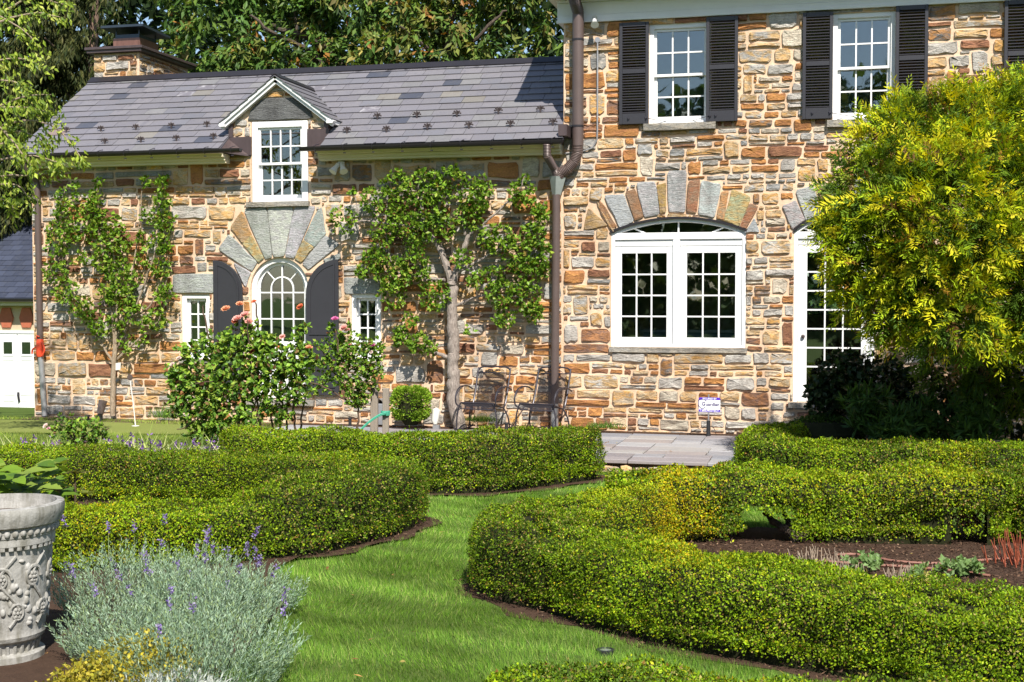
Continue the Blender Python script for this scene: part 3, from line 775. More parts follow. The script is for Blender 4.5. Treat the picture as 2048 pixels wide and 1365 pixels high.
for x in (RWX[0], (RWX[0]+RWX[1])/2, RWX[1]): mb.box((x-.03, 7.95, RWX[2]), (x+.03, 8.05, RWX[3]))
mb.box((RWX[0], 7.96, (RWX[2]+RWX[3])/2-.02), (RWX[1], 8.04, (RWX[2]+RWX[3])/2+.02)); mb.build('rear_window', 'white', MAIN)

# ------------------------------------------------------------------ cottage wing
XL = -9.25; DX = -4.70; DH = .845
ARW = (-5.22, -4.20, .36, 2.16)
arw = arc(DX-.01, 2.16, .51, pi, 0, 18)
hole_a = [(ARW[0], .36), (ARW[1], .36)] + arw[::-1]
hole_dw = [(-5.18, 3.57), (-4.19, 3.57), (-4.19, 4.88), (-5.18, 4.88)]
hole_s1 = [(-6.46, 1.0), (-5.95, 1.0), (-5.95, 2.07), (-6.46, 2.07)]; hole_s2 = [(-3.47, 1.0), (-2.97, 1.0), (-2.97, 2.08), (-3.47, 2.08)]
wing_holes = [hole_a, hole_dw, hole_s1, hole_s2]
wing_poly = [(XL, -.3), (-.001, -.3), (-.001, 4.5), (DX+DH, 4.5), (DX+DH, 4.86), (DX, 5.48), (DX-DH, 4.86), (DX-DH, 4.5), (XL, 4.5)]
wwall = wall_mesh('wall', wing_poly, wing_holes, 'mortar', WING)
sun_burst = [
 (GREY, [(1285,290),(1345,207),(1500,362),(1470,412)]), (ORG, [(1355,165),(1418,72),(1468,205),(1420,250)]), (TAN, [(1425,258),(1474,214),(1540,335),(1512,362)]),
 (GG, [(1430,60),(1560,50),(1590,328),(1550,338)]), (LG, [(1570,50),(1715,50),(1665,320),(1600,325)]), (GREY, [(1725,50),(1845,45),(1725,335),(1672,325)]),
 (GG, [(1852,80),(1880,52),(1902,200),(1840,270),(1782,228)]), (TAN, [(1775,240),(1832,280),(1765,360),(1730,340)]), (GREY, [(1900,215),(1982,265),(1810,402),(1776,368)]),
 (GREY, [(1372,372),(1462,428),(1440,500),(1425,480)]), (GG, [(1985,315),(1985,345),(1915,370),(1900,348)])]
sun_burst = [(c, [c4(*p) for p in q]) for c, q in sun_burst]
lint = [(GREY, [c4(*p) for p in [(1022,440),(1250,436),(1255,540),(1020,540)]]), (GREY, [c4(*p) for p in [(2016+5,455),(2210,470),(2214,548),(2025,545)]]),
        (((.145, .145, .15), (.11, .112, .115)), [(-5.22, 4.90), (-4.12, 4.90), (-4.2, 5.08), (-4.42, 5.225), (-4.95, 5.225), (-5.16, 5.06)])]
vl = sun_burst+lint
wsill = [(-5.25, 3.49, -4.17, 3.568), (-6.5, .93, -5.92, .998), (-3.5, .93, -2.94, .998), (-5.3, .27, -4.1, .358)]
fl_b = [[(-5.55, 4.33), (-5.18, 4.33), (-5.18, 4.63), (-5.55, 4.63)], [(-4.19, 4.42), (-3.82, 4.42), (-3.82, 4.72), (-4.19, 4.72)]]
nwing = fill_stones(wwall, wing_poly, [grow(q, .04) for _, q in vl]+wing_holes+[[(a, b), (c, b), (c, d), (a, d)] for a, b, c, d in wsill]+fl_b, 14, 300, vl)
for (a, b, c, d), out in zip(wsill, (.08, .04, .04, .09)): sill_stone(WING, a, c, b, d, out)
double_hung(WING, -5.17, -4.20, 3.57, 4.87, 4, 2, cw=.10, y=-.01)
for h in (hole_s1, hole_s2):
    x0, x1, z0, z1 = h[0][0], h[1][0], h[0][1], h[2][1]
    w = casing(WING, x0, x1, z0, z1, .075, .02, .16, .07)
    sash(w, x0+.075, x1-.075, z0+.035, z1-.07, 2, 4, .10, .045, .04, .06, 'glass_lower')
# arched french window between arched shutters
mb = MB(); y = .05
inn = arc(DX-.01, 2.16, .43, pi, 0, 18)
mb.strip(arw, inn, y, y+.14); mb.box((ARW[0], y, .36), (ARW[0]+.08, y+.14, 2.158)); mb.box((ARW[1]-.08, y, .36), (ARW[1], y+.14, 2.158))
w = mb.build('arched_window', 'white', WING, bevel=.004)
mb = MB(); a0, a1 = DX-.01-.43, DX-.01+.43; y2 = .13
cx = DX-.01
mb.strip(inn, arc(cx, 2.16, .385, pi, 0, 18), y2-.022, y2+.022); mb.box((a0, y2-.02, .37), (a0+.045, y2+.02, 2.158)); mb.box((a1-.045, y2-.02, .37), (a1, y2+.02, 2.158))
mb.box((a0+.045, y2-.02, .37), (a1-.045, y2+.02, 1.30)); mb.build('sash', 'white', w, bevel=.004)
g = MB(); zl = 1.30
for xx in (cx-.195, cx, cx+.195): g.box((xx-.011, y2-.02, zl), (xx+.011, y2+.02, 2.16 if xx != cx else 2.545))
for zz in (1.67, 2.10): g.box((a0+.045, y2-.018, zz-.011), (a1-.045, y2+.018, zz+.011))
g.strip(arc(cx, 2.16, .206, pi, 0, 14), arc(cx, 2.16, .184, pi, 0, 14), y2-.019, y2+.019)
for a in (pi*.26, pi*.74):
    p = Vector((cx+.20*cos(a), y2, 2.16+.20*sin(a))); q = Vector((cx+.39*cos(a), y2, 2.16+.39*sin(a))); g.tube([p, q], .011, 6)
g.build('glazing_bars', 'white', w)
xs = [a0+.045, cx-.195, cx, cx+.195, a1-.045]; zs_ = [zl, 1.67, 2.10]
for i in range(4):
    for j in range(2): pane(w, xs[i], xs[i+1], zs_[j], zs_[j+1], y2+.002, 'glass_lower')
pm = MB(); pm.prism([(cx-.385, 2.10), (cx+.385, 2.10)]+arc(cx, 2.16, .385, 0, pi, 14), y2+.001, y2+.005); pm.build('pane', 'glass_lower', w)
def arched_shutter(x_out, x_in, ztop, zb):
    s = 1 if x_in > x_out else -1; wd = abs(x_in-x_out); y = -.06; mb = MB()
    def outline(inset):
        r = wd-inset; a = [(x_out+s*inset*.0+s*(wd-inset)*sin(t), ztop-wd+ (wd-inset)*cos(t)) for t in np.linspace(0, pi/2, 12)]
        a = [(max(x, x_out+inset) if s > 0 else min(x, x_out-inset), z) for x, z in a]
        return a
    o = outline(0)
    mb.prism([(x_out, zb)]+o+[(x_in, zb)], y-.016, y+.016)
    s_ = mb.build('arched_shutter', 'charcoal', WING, bevel=.003)
    pn = MB(); i1 = outline(.06); i2 = outline(.085)
    for za, zb_, top in ((1.42, None, True), (zb+.12, 1.27, False)):
        if top:
            A = [(x_out+s*.06, za)]+i1+[(x_in-s*.06, za)]; B = [(x_out+s*.085, za+.025)]+i2+[(x_in-s*.085, za+.025)]
        else:
            A = [(x_out+s*.06, za), (x_out+s*.06, zb_), (x_in-s*.06, zb_), (x_in-s*.06, za)]; B = [(x_out+s*.085, za+.025), (x_out+s*.085, zb_-.025), (x_in-s*.085, zb_-.025), (x_in-s*.085, za+.025)]
        pn.strip(A, B, y-.030, y-.0165, True)
        pn.prism(B, y-.021, y-.0168)
    pn.build('panel', 'charcoal', s_)
arched_shutter(-5.85, -5.33, 2.63, .45); arched_shutter(-3.66, -4.22, 2.63, .45)

# ---------------- roof of the wing
SL = math.atan(.672); EY, EZ = -.38, 4.40; RL = 2.44/cos(SL)
def rp(x, s, h=0): return (x, EY+s*cos(SL)-h*sin(SL), EZ+s*sin(SL)+h*cos(SL))
mb = MB()
def deck(x0, x1, s0, s1, back=False):
    a = [rp(x0, s0, -.05), rp(x1, s0, -.05), rp(x1, s1, -.05), rp(x0, s1, -.05), rp(x0, s0, 0), rp(x1, s0, 0), rp(x1, s1, 0), rp(x0, s1, 0)]
    if back: a = [(x, 2*2.06-y, z) for x, y, z in a]
    mb.add(a, [(0,3,2,1),(4,5,6,7),(0,1,5,4),(1,2,6,5),(2,3,7,6),(3,0,4,7)])
XE = -9.34
deck(XE, DX-DH-.02, 0, RL); deck(DX+DH+.02, -.004, .46, RL); deck(DX+DH+.02, .07, 0, .458); deck(DX-DH-.019, DX+DH+.019, .5, RL); deck(XE, -.004, 0, RL, True)
roof = mb.build('roof', 'slate', WING, col=(.10, .095, .11), col2=(.08, .08, .08))
SLC = [(34, (.150, .143, .158), (.172, .162, .170)), (26, (.160, .152, .163), (.142, .136, .155)), (16, (.138, .136, .152), (.16, .15, .152)), (9, (.168, .164, .166), (.15, .145, .152)),
       (2.2, (.062, .066, .085), (.09, .09, .10)), (1.5, (.18, .168, .150), (.17, .15, .13)), (.6, (.19, .14, .12), (.15, .12, .12)), (1.6, (.15, .14, .155), (.42, .41, .42))]
rr = random.Random(5); rows = 13; ex = RL/rows; items = []
def slate_box(pf, x0, x1, s0, s1, parent, cols, h0=.022, h1=.006, th=.010, skew=0):
    v = []
    for (x, s, h) in ((x0, s0, h0), (x1, s0, h0), (x1, s1, h1), (x0, s1, h1)): v.append(pf(x, s, h))
    for (x, s, h) in ((x0, s0, h0), (x1, s0, h0), (x1, s1, h1), (x0, s1, h1)): v.append(pf(x, s, h-th))
    mb = MB(); mb.add(v, [(0,1,2,3),(7,6,5,4),(0,4,5,1),(1,5,6,2),(2,6,7,3),(3,7,4,0)])
    return mb, cols
allsl = []
for r in range(rows):
    s0 = r*ex; zm = EZ+(s0+ex*.4)*sin(SL)
    hw = min(DH+.03, (5.53-zm)/.75) if zm < 5.5 else 0
    spans = [(XE-.01, DX-hw), (DX+hw, .075 if r < 2 else -.006)] if hw > 0 else [(XE-.01, -.006)]
    for a, b in spans:
        x = a - (rr.uniform(.05, .3) if r % 2 else 0)
        while x < b-.02:
            wd = rr.uniform(.30, .40); x1 = min(x+wd, b)
            if b-x1 < .12: x1 = b
            xa = max(x, a)
            if x1-xa > .03:
                _, c1, c2_ = rr.choices(SLC, [t[0] for t in SLC])[0]; k = rr.uniform(1.02, 1.20)
                allsl.append((r, xa+.003, x1-.003, s0-rr.uniform(0, .012), min(s0+ex+.06, RL-.01), tuple(c*k for c in c1), c2_, rr.uniform(0, .006)))
            x = x1
ones, rest = [], []
for t in allsl: (rest if t[0] == rows-1 else ones).append(t)
ones.sort(key=lambda t: -(t[2]-t[1])); rest += ones[300:]; ones = ones[:300]
for r, xa, xb, s0, s1, c1, c2_, dh in ones:
    m_, _ = slate_box(rp, xa, xb, s0, s1, roof, None, .024+dh, .007); m_.build('slate', 'slate', roof, col=c1, col2=c2_)
st = MB()
for r, xa, xb, s0, s1, c1, c2_, dh in rest:
    m_, _ = slate_box(rp, xa, xb, s0, s1, roof, None, .024+dh, .007); st.col = c1; st.add(m_.v, m_.f)
so = st.build('slates_under_ridge', 'slate', roof); so['kind'] = 'stuff'
# ridge cap
rc = MB()
for sgn in (1, -1):
    a = [rp(XE-.02, RL-.17, .04), rp(-.005, RL-.17, .04), rp(-.005, RL+.02, .05), rp(XE-.02, RL+.02, .05)]
    b_ = [rp(XE-.02, RL-.17, .03), rp(-.005, RL-.17, .03), rp(-.005, RL+.02, .035), rp(XE-.02, RL+.02, .035)]
    a = a+b_
    if sgn < 0: a = [(x, 2*2.06-y, z) for x, y, z in a]
    rc.add(a, [(0,1,2,3),(7,6,5,4),(0,4,5,1),(1,5,6,2),(2,6,7,3),(3,7,4,0)])
rc.build('ridge_cap', 'gutter', roof)
# snow guards
def on_roof(px, py):
    d = ray(px, py); n = Vector((0, -sin(SL), cos(SL))); p0 = Vector(rp(0, 0, .03)); t = (p0-CAM).dot(n)/d.dot(n); return CAM+d*t
g = MB()
for k in range(5):
    a = pi*(.12+.19*k); L = .075 if k in (1, 2, 3) else .065
    g.tube([(0, 0, .02), (L*.6*cos(a), -.01, .03+L*.6*sin(a)), (L*cos(a), -.005, .02+L*.8*sin(a))], [.008, .012, .010], 5)
    g.lathe([(0, -.004), (.016, 0), (0, .012)], (L*cos(a), -.008, .02+L*.8*sin(a)), 6, (0, -1, 0))
g.obox((0, .05, -.012), (.02, 0, 0), (0, .06, .04), (0, -.002, .003)); g.box((-.012, -.012, -.015), (.012, .004, .03))
g0 = None
for px, py in [(142,290),(210,287),(282,284),(353,281),(427,277),(133,264),(202,262),(272,259),(343,256),(414,253),(694,265),(773,263),(855,258),(938,255),(1021,252),(1106,249),(755,237),(834,234),(914,232),(997,226),(1081,223)]:
    p = on_roof(px, py)
    if g0 is None: g0 = g.build('snow_guard', 'guard', None); ob = g0; ob.parent = roof
    else: ob = g0.copy(); COL.objects.link(ob); ob.parent = roof
    ob.location = p-Vector(WING.location)
# eaves, gutters
def half_gutter(x0, x1, yc, zc, r, parent):
    mb = MB(); pts = arc(0, 0, r, pi, 2*pi, 10); pts2 = arc(0, 0, r-.012, pi, 2*pi, 10); vs = []
    for x in (x0, x1): vs += [(x, yc+a, zc+b) for a, b in pts]+[(x, yc+a, zc+b) for a, b in pts2]
    n = 11; fs = []
    for i in range(n-1): fs += [(i, i+1, 2*n+i+1, 2*n+i), (n+i, 3*n+i, 3*n+i+1, n+i+1), (i, n+i, n+i+1, i+1), (2*n+i, 2*n+i+1, 3*n+i+1, 3*n+i)]
    fs += [(0, 2*n, 3*n, n), (n-1, 2*n-1, 4*n-1, 3*n-1), tuple(range(n)), tuple(range(2*n, 3*n))[::-1]]
    mb.add(vs, fs); gt = mb.build('gutter', 'gutter', parent, smooth=True)
    h = MB(); h.tube([(0, -r-.006, .005), (0, -r*.7, -r*.75), (0, 0, -r-.006), (0, r, -.02)], .007, 5); h.tube([(0, -r-.006, .005), (.02, -r*.3, .03), (.03, r, .05)], .006, 5)
    h.box((-.008, -.02, -r-.05), (.03, 0, -r-.035)); h0 = None; k = 0; x = x0+.25
    while x < x1-.1:
        if h0 is None: h0 = h.build('gutter_hook', 'iron', None); h0.parent = gt; ob = h0
        else: ob = h0.copy(); COL.objects.link(ob); ob.parent = gt
        ob.location = Vector((x, yc, zc))-Vector(WING.location); x += .475
    return gt
half_gutter(-9.36, -5.16, -.45, 4.395, .065, WING); half_gutter(-4.13, .08, -.45, 4.385, .065, WING)
mb = MB()
for x0, x1 in ((XL, -5.56), (-3.95, -.002)):
    mb.box((x0, -.28, 4.29), (x1, -.003, 4.35)); mb.box((x0, -.36, 4.34), (x1, -.27, 4.385)); mb.box((x0, -.16, 4.20), (x1, -.0035, 4.289)); mb.box((x0, -.20, 4.24), (x1, -.161, 4.288))
mb.box((-9.33, -.3, 4.25), (-9.26, .1, 4.42))
mb.build('eave_board', 'cream', WING, bevel=.004)
# dormer
def dpl(sgn):
    sl2 = math.atan(.75)
    def f(yv, s, h): return (DX+sgn*(.97-s*cos(sl2)+h*sin(sl2)), yv, 4.85+s*sin(sl2)+h*cos(sl2))
    return f
dormer = None
mb = MB(); DL = .97/cos(math.atan(.75))
for sgn in (1, -1):
    f = dpl(sgn); a = []
    for h in (0, -.04): a += [f(-.14, 0, h), f(.42, 0, h), f(1.52, DL, h), f(-.14, DL, h)]
    mb.add(a, [(0,1,2,3),(7,6,5,4),(0,4,5,1),(1,5,6,2),(2,6,7,3),(3,7,4,0)])
dormer = mb.build('dormer_roof', 'slate', WING, col=(.12, .115, .13), col2=(.1, .1, .1))
rr = random.Random(8)
for sgn in (1, -1):
    f = dpl(sgn); nr = 6; e = DL/nr
    for r in range(nr):
        y_ = -.17; lim = .42+1.10*(r+.6)/nr
        first = True
        while y_ < lim-.03:
            wd = rr.uniform(.2, .32)*(rr.uniform(.4, .9) if first else 1); y1 = min(y_+wd, lim); first = False
            _, c1, c2_ = rr.choices(SLC[:6], [t[0] for t in SLC[:6]])[0]
            m_, _ = slate_box(f, y_+.002, y1-.002, r*e-.01, min(DL, (r+1)*e+.03), dormer, None, .022, .006, .009); m_.build('slate', 'slate', dormer, col=c1, col2=c2_); y_ = y1
mb = MB()   # white gable trim: two stepped raking boards, copper ridge
for sgn in (1, -1):
    for (h0, h1, y0, y1) in ((-.035, -.095, -.11, -.03), (.004, -.045, -.145, -.02)):
        f = dpl(sgn); a = [f(y0, -.04, h0), f(y0, DL, h0), f(y0, DL, h1), f(y0, -.04, h1), f(y1, -.04, h0), f(y1, DL, h0), f(y1, DL, h1), f(y1, -.04, h1)]
        mb.add(a, [(0,1,2,3),(7,6,5,4),(0,4,5,1),(1,5,6,2),(2,6,7,3),(3,7,4,0)])
    xe = DX+sgn*.95; mb.box((xe-.06*sgn, -.17, 4.79), (xe+.02*sgn, .3, 4.845)); mb.box((DX+sgn*.84, .0, 4.79), (DX+sgn*.885, .3, 4.83))
mb.build('gable_trim', 'white_trim', WING)
mb = MB(); f = dpl(1); f2 = dpl(-1)
for ff in (f, f2):
    a = [ff(-.15, DL-.09, .035), ff(1.45, DL-.09, .035), ff(1.5, DL+.01, .045), ff(-.15, DL+.01, .045), ff(-.15, DL-.09, .025), ff(1.45, DL-.09, .025), ff(1.5, DL+.01, .03), ff(-.15, DL+.01, .03)]
    mb.add(a, [(0,1,2,3),(7,6,5,4),(0,4,5,1),(1,5,6,2),(2,6,7,3),(3,7,4,0)])
mb.build('ridge_cap', 'gutter', dormer)
for sgn in (1, -1):
    x = DX+sgn*DH; mb = MB(); mb.add([(x, .0, 4.3), (x, .85, 4.85), (x, 0, 4.86), (x+.012*sgn, .0, 4.3), (x+.012*sgn, .85, 4.85), (x+.012*sgn, 0, 4.86)], [(0,1,2),(5,4,3),(0,3,4,1),(1,4,5,2),(2,5,3,0)]); mb.build('cheek_flashing', 'copper', WING)
    mb = MB(); mb.box((x-.05*sgn, -.045, 4.635), (x+.02*sgn, .0, 4.84)); mb.build('corner_flashing', 'copper', WING)
    q = fl_b[0] if sgn < 0 else fl_b[1]; mb = MB(); mb.box((q[0][0], -.05, q[0][1]), (q[1][0], -.002, q[2][1])); mb.build('copper_apron', 'copper', WING)
mb = MB(); mb.add([(DX-DH-.02, -.30, 4.42), (DX-DH+.36, -.02, 4.33), (DX-DH-.02, -.02, 4.62), (DX-DH-.02, -.30, 4.36), (DX-DH+.36, -.02, 4.31), (DX-DH-.02, -.02, 4.36)], [(0,1,2),(5,4,3),(0,3,4,1),(1,4,5,2),(2,5,3,0)]); mb.build('valley_flashing', 'copper', WING)
mb = MB(); mb.add([(DX+DH+.02, -.30, 4.42), (DX+DH-.30, -.02, 4.42), (DX+DH+.02, -.02, 4.62), (DX+DH+.02, -.30, 4.36), (DX+DH-.30, -.02, 4.40), (DX+DH+.02, -.02, 4.36)], [(0,1,2),(5,4,3),(0,3,4,1),(1,4,5,2),(2,5,3,0)]); mb.build('valley_flashing', 'copper', WING)
mb = MB(); mb.box((.0, -.40, 4.45), (.13, -.002, 4.62)); mb.build('corner_flashing', 'copper', WING)
# shell of the wing
mb = MB(); yb = 2*2.06-EY-.4
mb.add([(XL, 0, -.3), (XL, 4.12, -.3), (XL, 4.12, 4.4), (XL, 2.06, 5.95), (XL, 0, 4.55)], [(4,3,2,1,0)])
mb.add([(XL, 4.12, -.3), (0, 4.12, -.3), (0, 4.12, 4.5), (XL, 4.12, 4.5)], [(0,1,2,3)])
mb.build('side_wall', 'mortar', WING)
mb = MB(); mb.box((XL+.02, .3, .2), (-.05, 4.1, .3)); mb.build('floor', 'interior_floor', WING)
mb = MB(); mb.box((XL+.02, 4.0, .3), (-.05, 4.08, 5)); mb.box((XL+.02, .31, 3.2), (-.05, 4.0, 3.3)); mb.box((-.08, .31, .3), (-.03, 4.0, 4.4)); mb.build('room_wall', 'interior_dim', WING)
# chimney
ch = MB(); cx0, cx1, cy0, cy1 = -9.45, -8.52, 2.30, 4.17
ch.box((cx0, cy0, 4.5), (cx1, cy1, 6.56)); chim = ch.build('chimney', 'mortar', WING)
rr = random.Random(77)
for r in rubble([(cx0, 5.55), (cx1, 5.55), (cx1, 6.55), (cx0, 6.55)], [], seed=4): stone_obj('stone', rect_outline(r, rr), chim, rr, to3=lambda x, d, z: (x, cy0-d, z))
for r in rubble([(cy0, 5.75), (cy1, 5.75), (cy1, 6.55), (cy0, 6.55)], [], seed=6): stone_obj('stone', rect_outline(r, rr), chim, rr, to3=lambda x, d, z: (cx1+d, x, z))
mb = MB(); mb.box((cx0-.10, cy0-.10, 6.565), (cx1+.10, cy1+.10, 6.665)); mb.box((cx0-.13, cy0-.13, 6.62), (cx1+.13, cy1+.13, 6.672)); mb.build('chimney_cap', 'copper', chim, bevel=.006)
mb = MB(); fx, fy = -8.98, 3.0; mb.box((fx-.28, fy-.35, 6.673), (fx+.28, fy+.35, 6.91)); mb.build('flue', 'flue', chim)
mb = MB(); mb.box((fx-.25, fy-.32, 6.912), (fx+.25, fy+.32, 6.985))
for sx in (-1, 1):
    for sy in (-1, 1): mb.box((fx+sx*.24-.012, fy+sy*.3-.012, 6.985), (fx+sx*.24+.012, fy+sy*.3+.012, 7.07))
mb.obox((fx, fy, 7.085), (.44, 0, 0), (0, .52, -.02), (0, .0, .022)); mb.build('flue_hood', 'hood', chim)

# downspouts, conduit (parts of the houses)
mb = MB(); mb.tube([(-9.12, -.42, 4.34), (-9.13, -.36, 4.17), (-9.1, -.10, 4.0), (-9.09, -.085, 3.9), (-9.07, -.085, 1.15)], .052, 12); mb.build('downspout', 'downspout', WING, smooth=True)
mb = MB(); mb.tube([(-9.07, -.085, 1.149), (-9.0, -.085, .0)], .047, 12); mb.build('drain_pipe', 'galv', WING, smooth=True)
def corr(pts, r, n=10, per=.022):
    out = []; rs = []
    P_ = [Vector(p) for p in pts]
    for i in range(len(P_)-1):
        m_ = max(2, int((P_[i+1]-P_[i]).length/per*2))
        for k in range(m_): out.append(P_[i].lerp(P_[i+1], k/m_)); rs.append(r*(1.06 if (len(rs) % 2) else .94))
    out.append(P_[-1]); rs.append(r); return out, rs
mb = MB(); p, r_ = corr([(-.16, -.45, 4.33), (-.17, -.40, 4.15), (-.10, -.2, 3.98), (-.07, -.15, 3.86)], .06); mb.tube(p, r_, 12); mb.build('downspout_elbow', 'downspout', WING, smooth=True)
mb = MB(); mb.tube([(-.08, -.15, 3.59), (-.105, -.14, .40)], .062, 14); mb.build('downspout', 'downspout', WING, smooth=True)
mb = MB(); mb.tube([(-.105, -.14, .399), (-.108, -.14, -.02)], .060, 14); mb.build('drain_pipe', 'galv', WING, smooth=True)
mb = MB(); mb.tube([(-.06, -.15, 3.86), (-.065, -.15, 3.80), (-.08, -.15, 3.58)], [.125, .115, .066], 4); mb.build('leader_head', 'lightmetal', WING)
mb = MB(); mb.tube([(.25, -.14, 6.30), (.25, -.14, 4.32)], .088, 16); mb.build('downspout', 'downspout', MAIN, smooth=True)
mb = MB(); p, r_ = corr([(.235, -.54, 6.80), (.225, -.50, 6.64), (.235, -.3, 6.45), (.25, -.15, 6.34), (.25, -.14, 6.28)], .086); mb.tube(p, r_, 14); mb.build('downspout_elbow', 'downspout', MAIN, smooth=True); mb = MB(); p, r_ = corr([(.25, -.14, 4.34), (.245, -.14, 4.22), (.20, -.14, 4.09), (.10, -.145, 3.98), (-.01, -.15, 3.92), (-.045, -.15, 3.85)], .082); mb.tube(p, r_, 14); mb.build('downspout_elbow', 'downspout', MAIN, smooth=True)
mb = MB()
for z in (5.9, 4.6): mb.tube([(.25, -.14, z), (.25, -.14, z+.03)], .093, 16)
mb.build('pipe_strap', 'gutter', MAIN)
mb = MB(); mb.tube([(.53, -.035, 5.9), (.53, -.035, 4.55), (.525, -.035, 4.42), (.46, -.035, 4.30), (.35, -.035, 4.26), (.02, -.035, 4.22)], .014, 8); mb.build('conduit', 'galv', MAIN, smooth=True)
# things inside the rooms
t = thing('kitchen_cabinet', 'blue grey counter seen through the wide casement window', 'cabinet', (1.9, 1.6, .46))
mb = MB(); mb.box((1.05, 1.3, .461), (3.0, 1.9, 1.46)); mb.build('carcase', 'cabinet', t); mb = MB(); mb.box((1.0, 1.25, 1.462), (3.05, 1.95, 1.50)); mb.build('worktop', 'interior', t)
for k in range(4):
    mb = MB(); mb.box((1.08+k*.48, 1.27, .55), (1.08+k*.48+.44, 1.299, 1.42)); mb.build('door', 'cabinet', t, bevel=.006)
t = thing('wooden_chair', 'honey coloured chair back behind the lower left pane of the wide window', 'chair', (1.0, .75, .46))
mb = MB(); mb.prism([(.86, 1.30), (.86, 1.48), (.9, 1.56), (.98, 1.58), (1.06, 1.5), (1.10, 1.38), (1.1, 1.30)], .72, .75); mb.build('backrest', 'seatwood', t)
mb = MB(); mb.box((.84, .72, .90), (1.12, 1.1, .94)); mb.build('seat', 'seatwood', t)
for sx in (.86, 1.09):
    for sy in (.735, 1.07):
        mb = MB(); mb.box((sx-.015, sy-.015, .461), (sx+.015, sy+.015, .90 if sy > .8 else 1.30)); mb.build('leg', 'seatwood', t)
for x0, side, lb in ((-6.37, 0, 'left small'), (-3.38, 0, 'right small')):
    t = thing('curtain', 'tan curtain inside the %s window of the stone cottage' % lb, 'curtain', (x0, .25, 1.0))
    mb = MB(); n = 14; vs = []
    for k in range(n+1): vs.append((x0+.16*k/n, .27+.015*sin(k*2.2)))
    mb.add([(x, y, 1.0) for x, y in vs]+[(x, y, 2.05) for x, y in vs]+[(x, y+.004, 1.0) for x, y in vs]+[(x, y+.004, 2.05) for x, y in vs],
           [(k, k+1, n+1+k+1, n+1+k) for k in range(n)]+[(2*n+2+k, 3*n+3+k, 3*n+4+k, 2*n+3+k) for k in range(n)])
    mb.build('cloth', 'curtain', t)
# stone step in front of the garden door
t = thing('door_step', 'flat grey stone step below the tall garden door', 'step', (3.9, -.4, 0))
mb = MB(); rr = random.Random(2)
mb.prism([(2.92, .12), (4.98, .12), (4.98, .19), (2.9, .19)], -.80, -.005); mb.build('tread', 'flag', t, bevel=.012, col=(.36, .33, .29))
mb = MB(); mb.box((2.98, -.72, -.1), (4.9, -.004, .119)); rs_ = mb.build('riser', 'mortar', t)
for k in range(7):
    x0 = 2.98+k*.27; stone_obj('stone', rect_outline((x0, -.03, x0+.27, .115), rr), rs_, rr, to3=lambda x, d, z: (x, -.72-d, z), dowarp=False)
# ------------------------------------------------------------------ ground
def CD(r, d, z=None):
    v = CAM+R2*r+F2*d; v.z = GZ if z is None else z; return v
def sstep(a, b, x): t = np.clip((np.asarray(x, float)-a)/(b-a), 0, 1); return t*t*(3-2*t)
def terrain(x, y):
    x, y = np.asarray(x, float), np.asarray(y, float)
    z = GZ+.12*sstep(-4.0, -2.4, y)*sstep(-3.4, -4.6, x)
    z = z-1.15*sstep(1.0, 9.0, y)*sstep(-9.4, -10.4, x)
    return z
xs = np.unique(np.concatenate([[-500, -200, -80, -40, -25], np.arange(-18, 14.01, .35), [20, 40, 80, 200, 500]]))
ys = np.unique(np.concatenate([[-500, -200, -80, -40, -25], np.arange(-18, 14.01, .35), [20, 40, 80, 200, 500]]))
X, Y = np.meshgrid(xs, ys); Z = terrain(X, Y)
nx, ny = len(xs), len(ys); idx = np.arange(nx*ny).reshape(ny, nx)
Q = np.stack([idx[:-1, :-1], idx[:-1, 1:], idx[1:, 1:], idx[1:, :-1]], -1).reshape(-1, 4)
lawn = link('lawn', np_mesh('lawn', np.stack([X, Y, Z], -1).reshape(-1, 3), [Q], M['lawn'], smooth=True)); lawn['kind'] = 'structure'

def sheet(name, poly, mat, lift, res=.25, jitter=0):
    """flat outline laid over the terrain"""
    P = [Vector((p[0], p[1])) for p in poly]; x0 = min(p.x for p in P); x1 = max(p.x for p in P); y0 = min(p.y for p in P); y1 = max(p.y for p in P)
    pts = list(P); n = len(P); edges = [(i, (i+1) % n) for i in range(n)]
    gx, gy = np.meshgrid(np.arange(x0, x1, res)+.013, np.arange(y0, y1, res)+.017); ins = in_poly(gx.ravel(), gy.ravel(), [(p.x, p.y) for p in P])
    pts += [Vector((a, b)) for a, b, k in zip(gx.ravel(), gy.ravel(), ins) if k]
    r = delaunay_2d_cdt(pts, edges, [], 1, 1e-5)
    v2 = np.array([(p.x, p.y) for p in r[0]]); z = terrain(v2[:, 0], v2[:, 1])+lift
    me = np_mesh(name, np.column_stack([v2, z]), [np.array([list(f) for f in r[2] if len(f) == 3])], M[mat], smooth=True)
    bm = bmesh.new(); bm.from_mesh(me); bmesh.ops.recalc_face_normals(bm, faces=bm.faces)
    if sum(f.normal.z for f in bm.faces) < 0: bmesh.ops.reverse_faces(bm, faces=bm.faces)
    bm.to_mesh(me); bm.free()
    o = link(name, me); o['kind'] = 'structure'; return o
def smooth_closed(pts, it=2):
    for _ in range(it):
        q = []
        for i in range(len(pts)):
            a, b = Vector(pts[i]), Vector(pts[(i+1) % len(pts)]); q += [a.lerp(b, .25), a.lerp(b, .75)]
        pts = q
    return pts
gp = [(-14, -2.65), (-9, -2.62), (-6.4, -2.2), (-4.75, -1.95), (-4.55, -1.2), (-5.2, -.75), (-8, -.62), (-14, -.62)]
sheet('putting_green', smooth_closed([(a, b, 0) for a, b in gp]), 'green', .006)
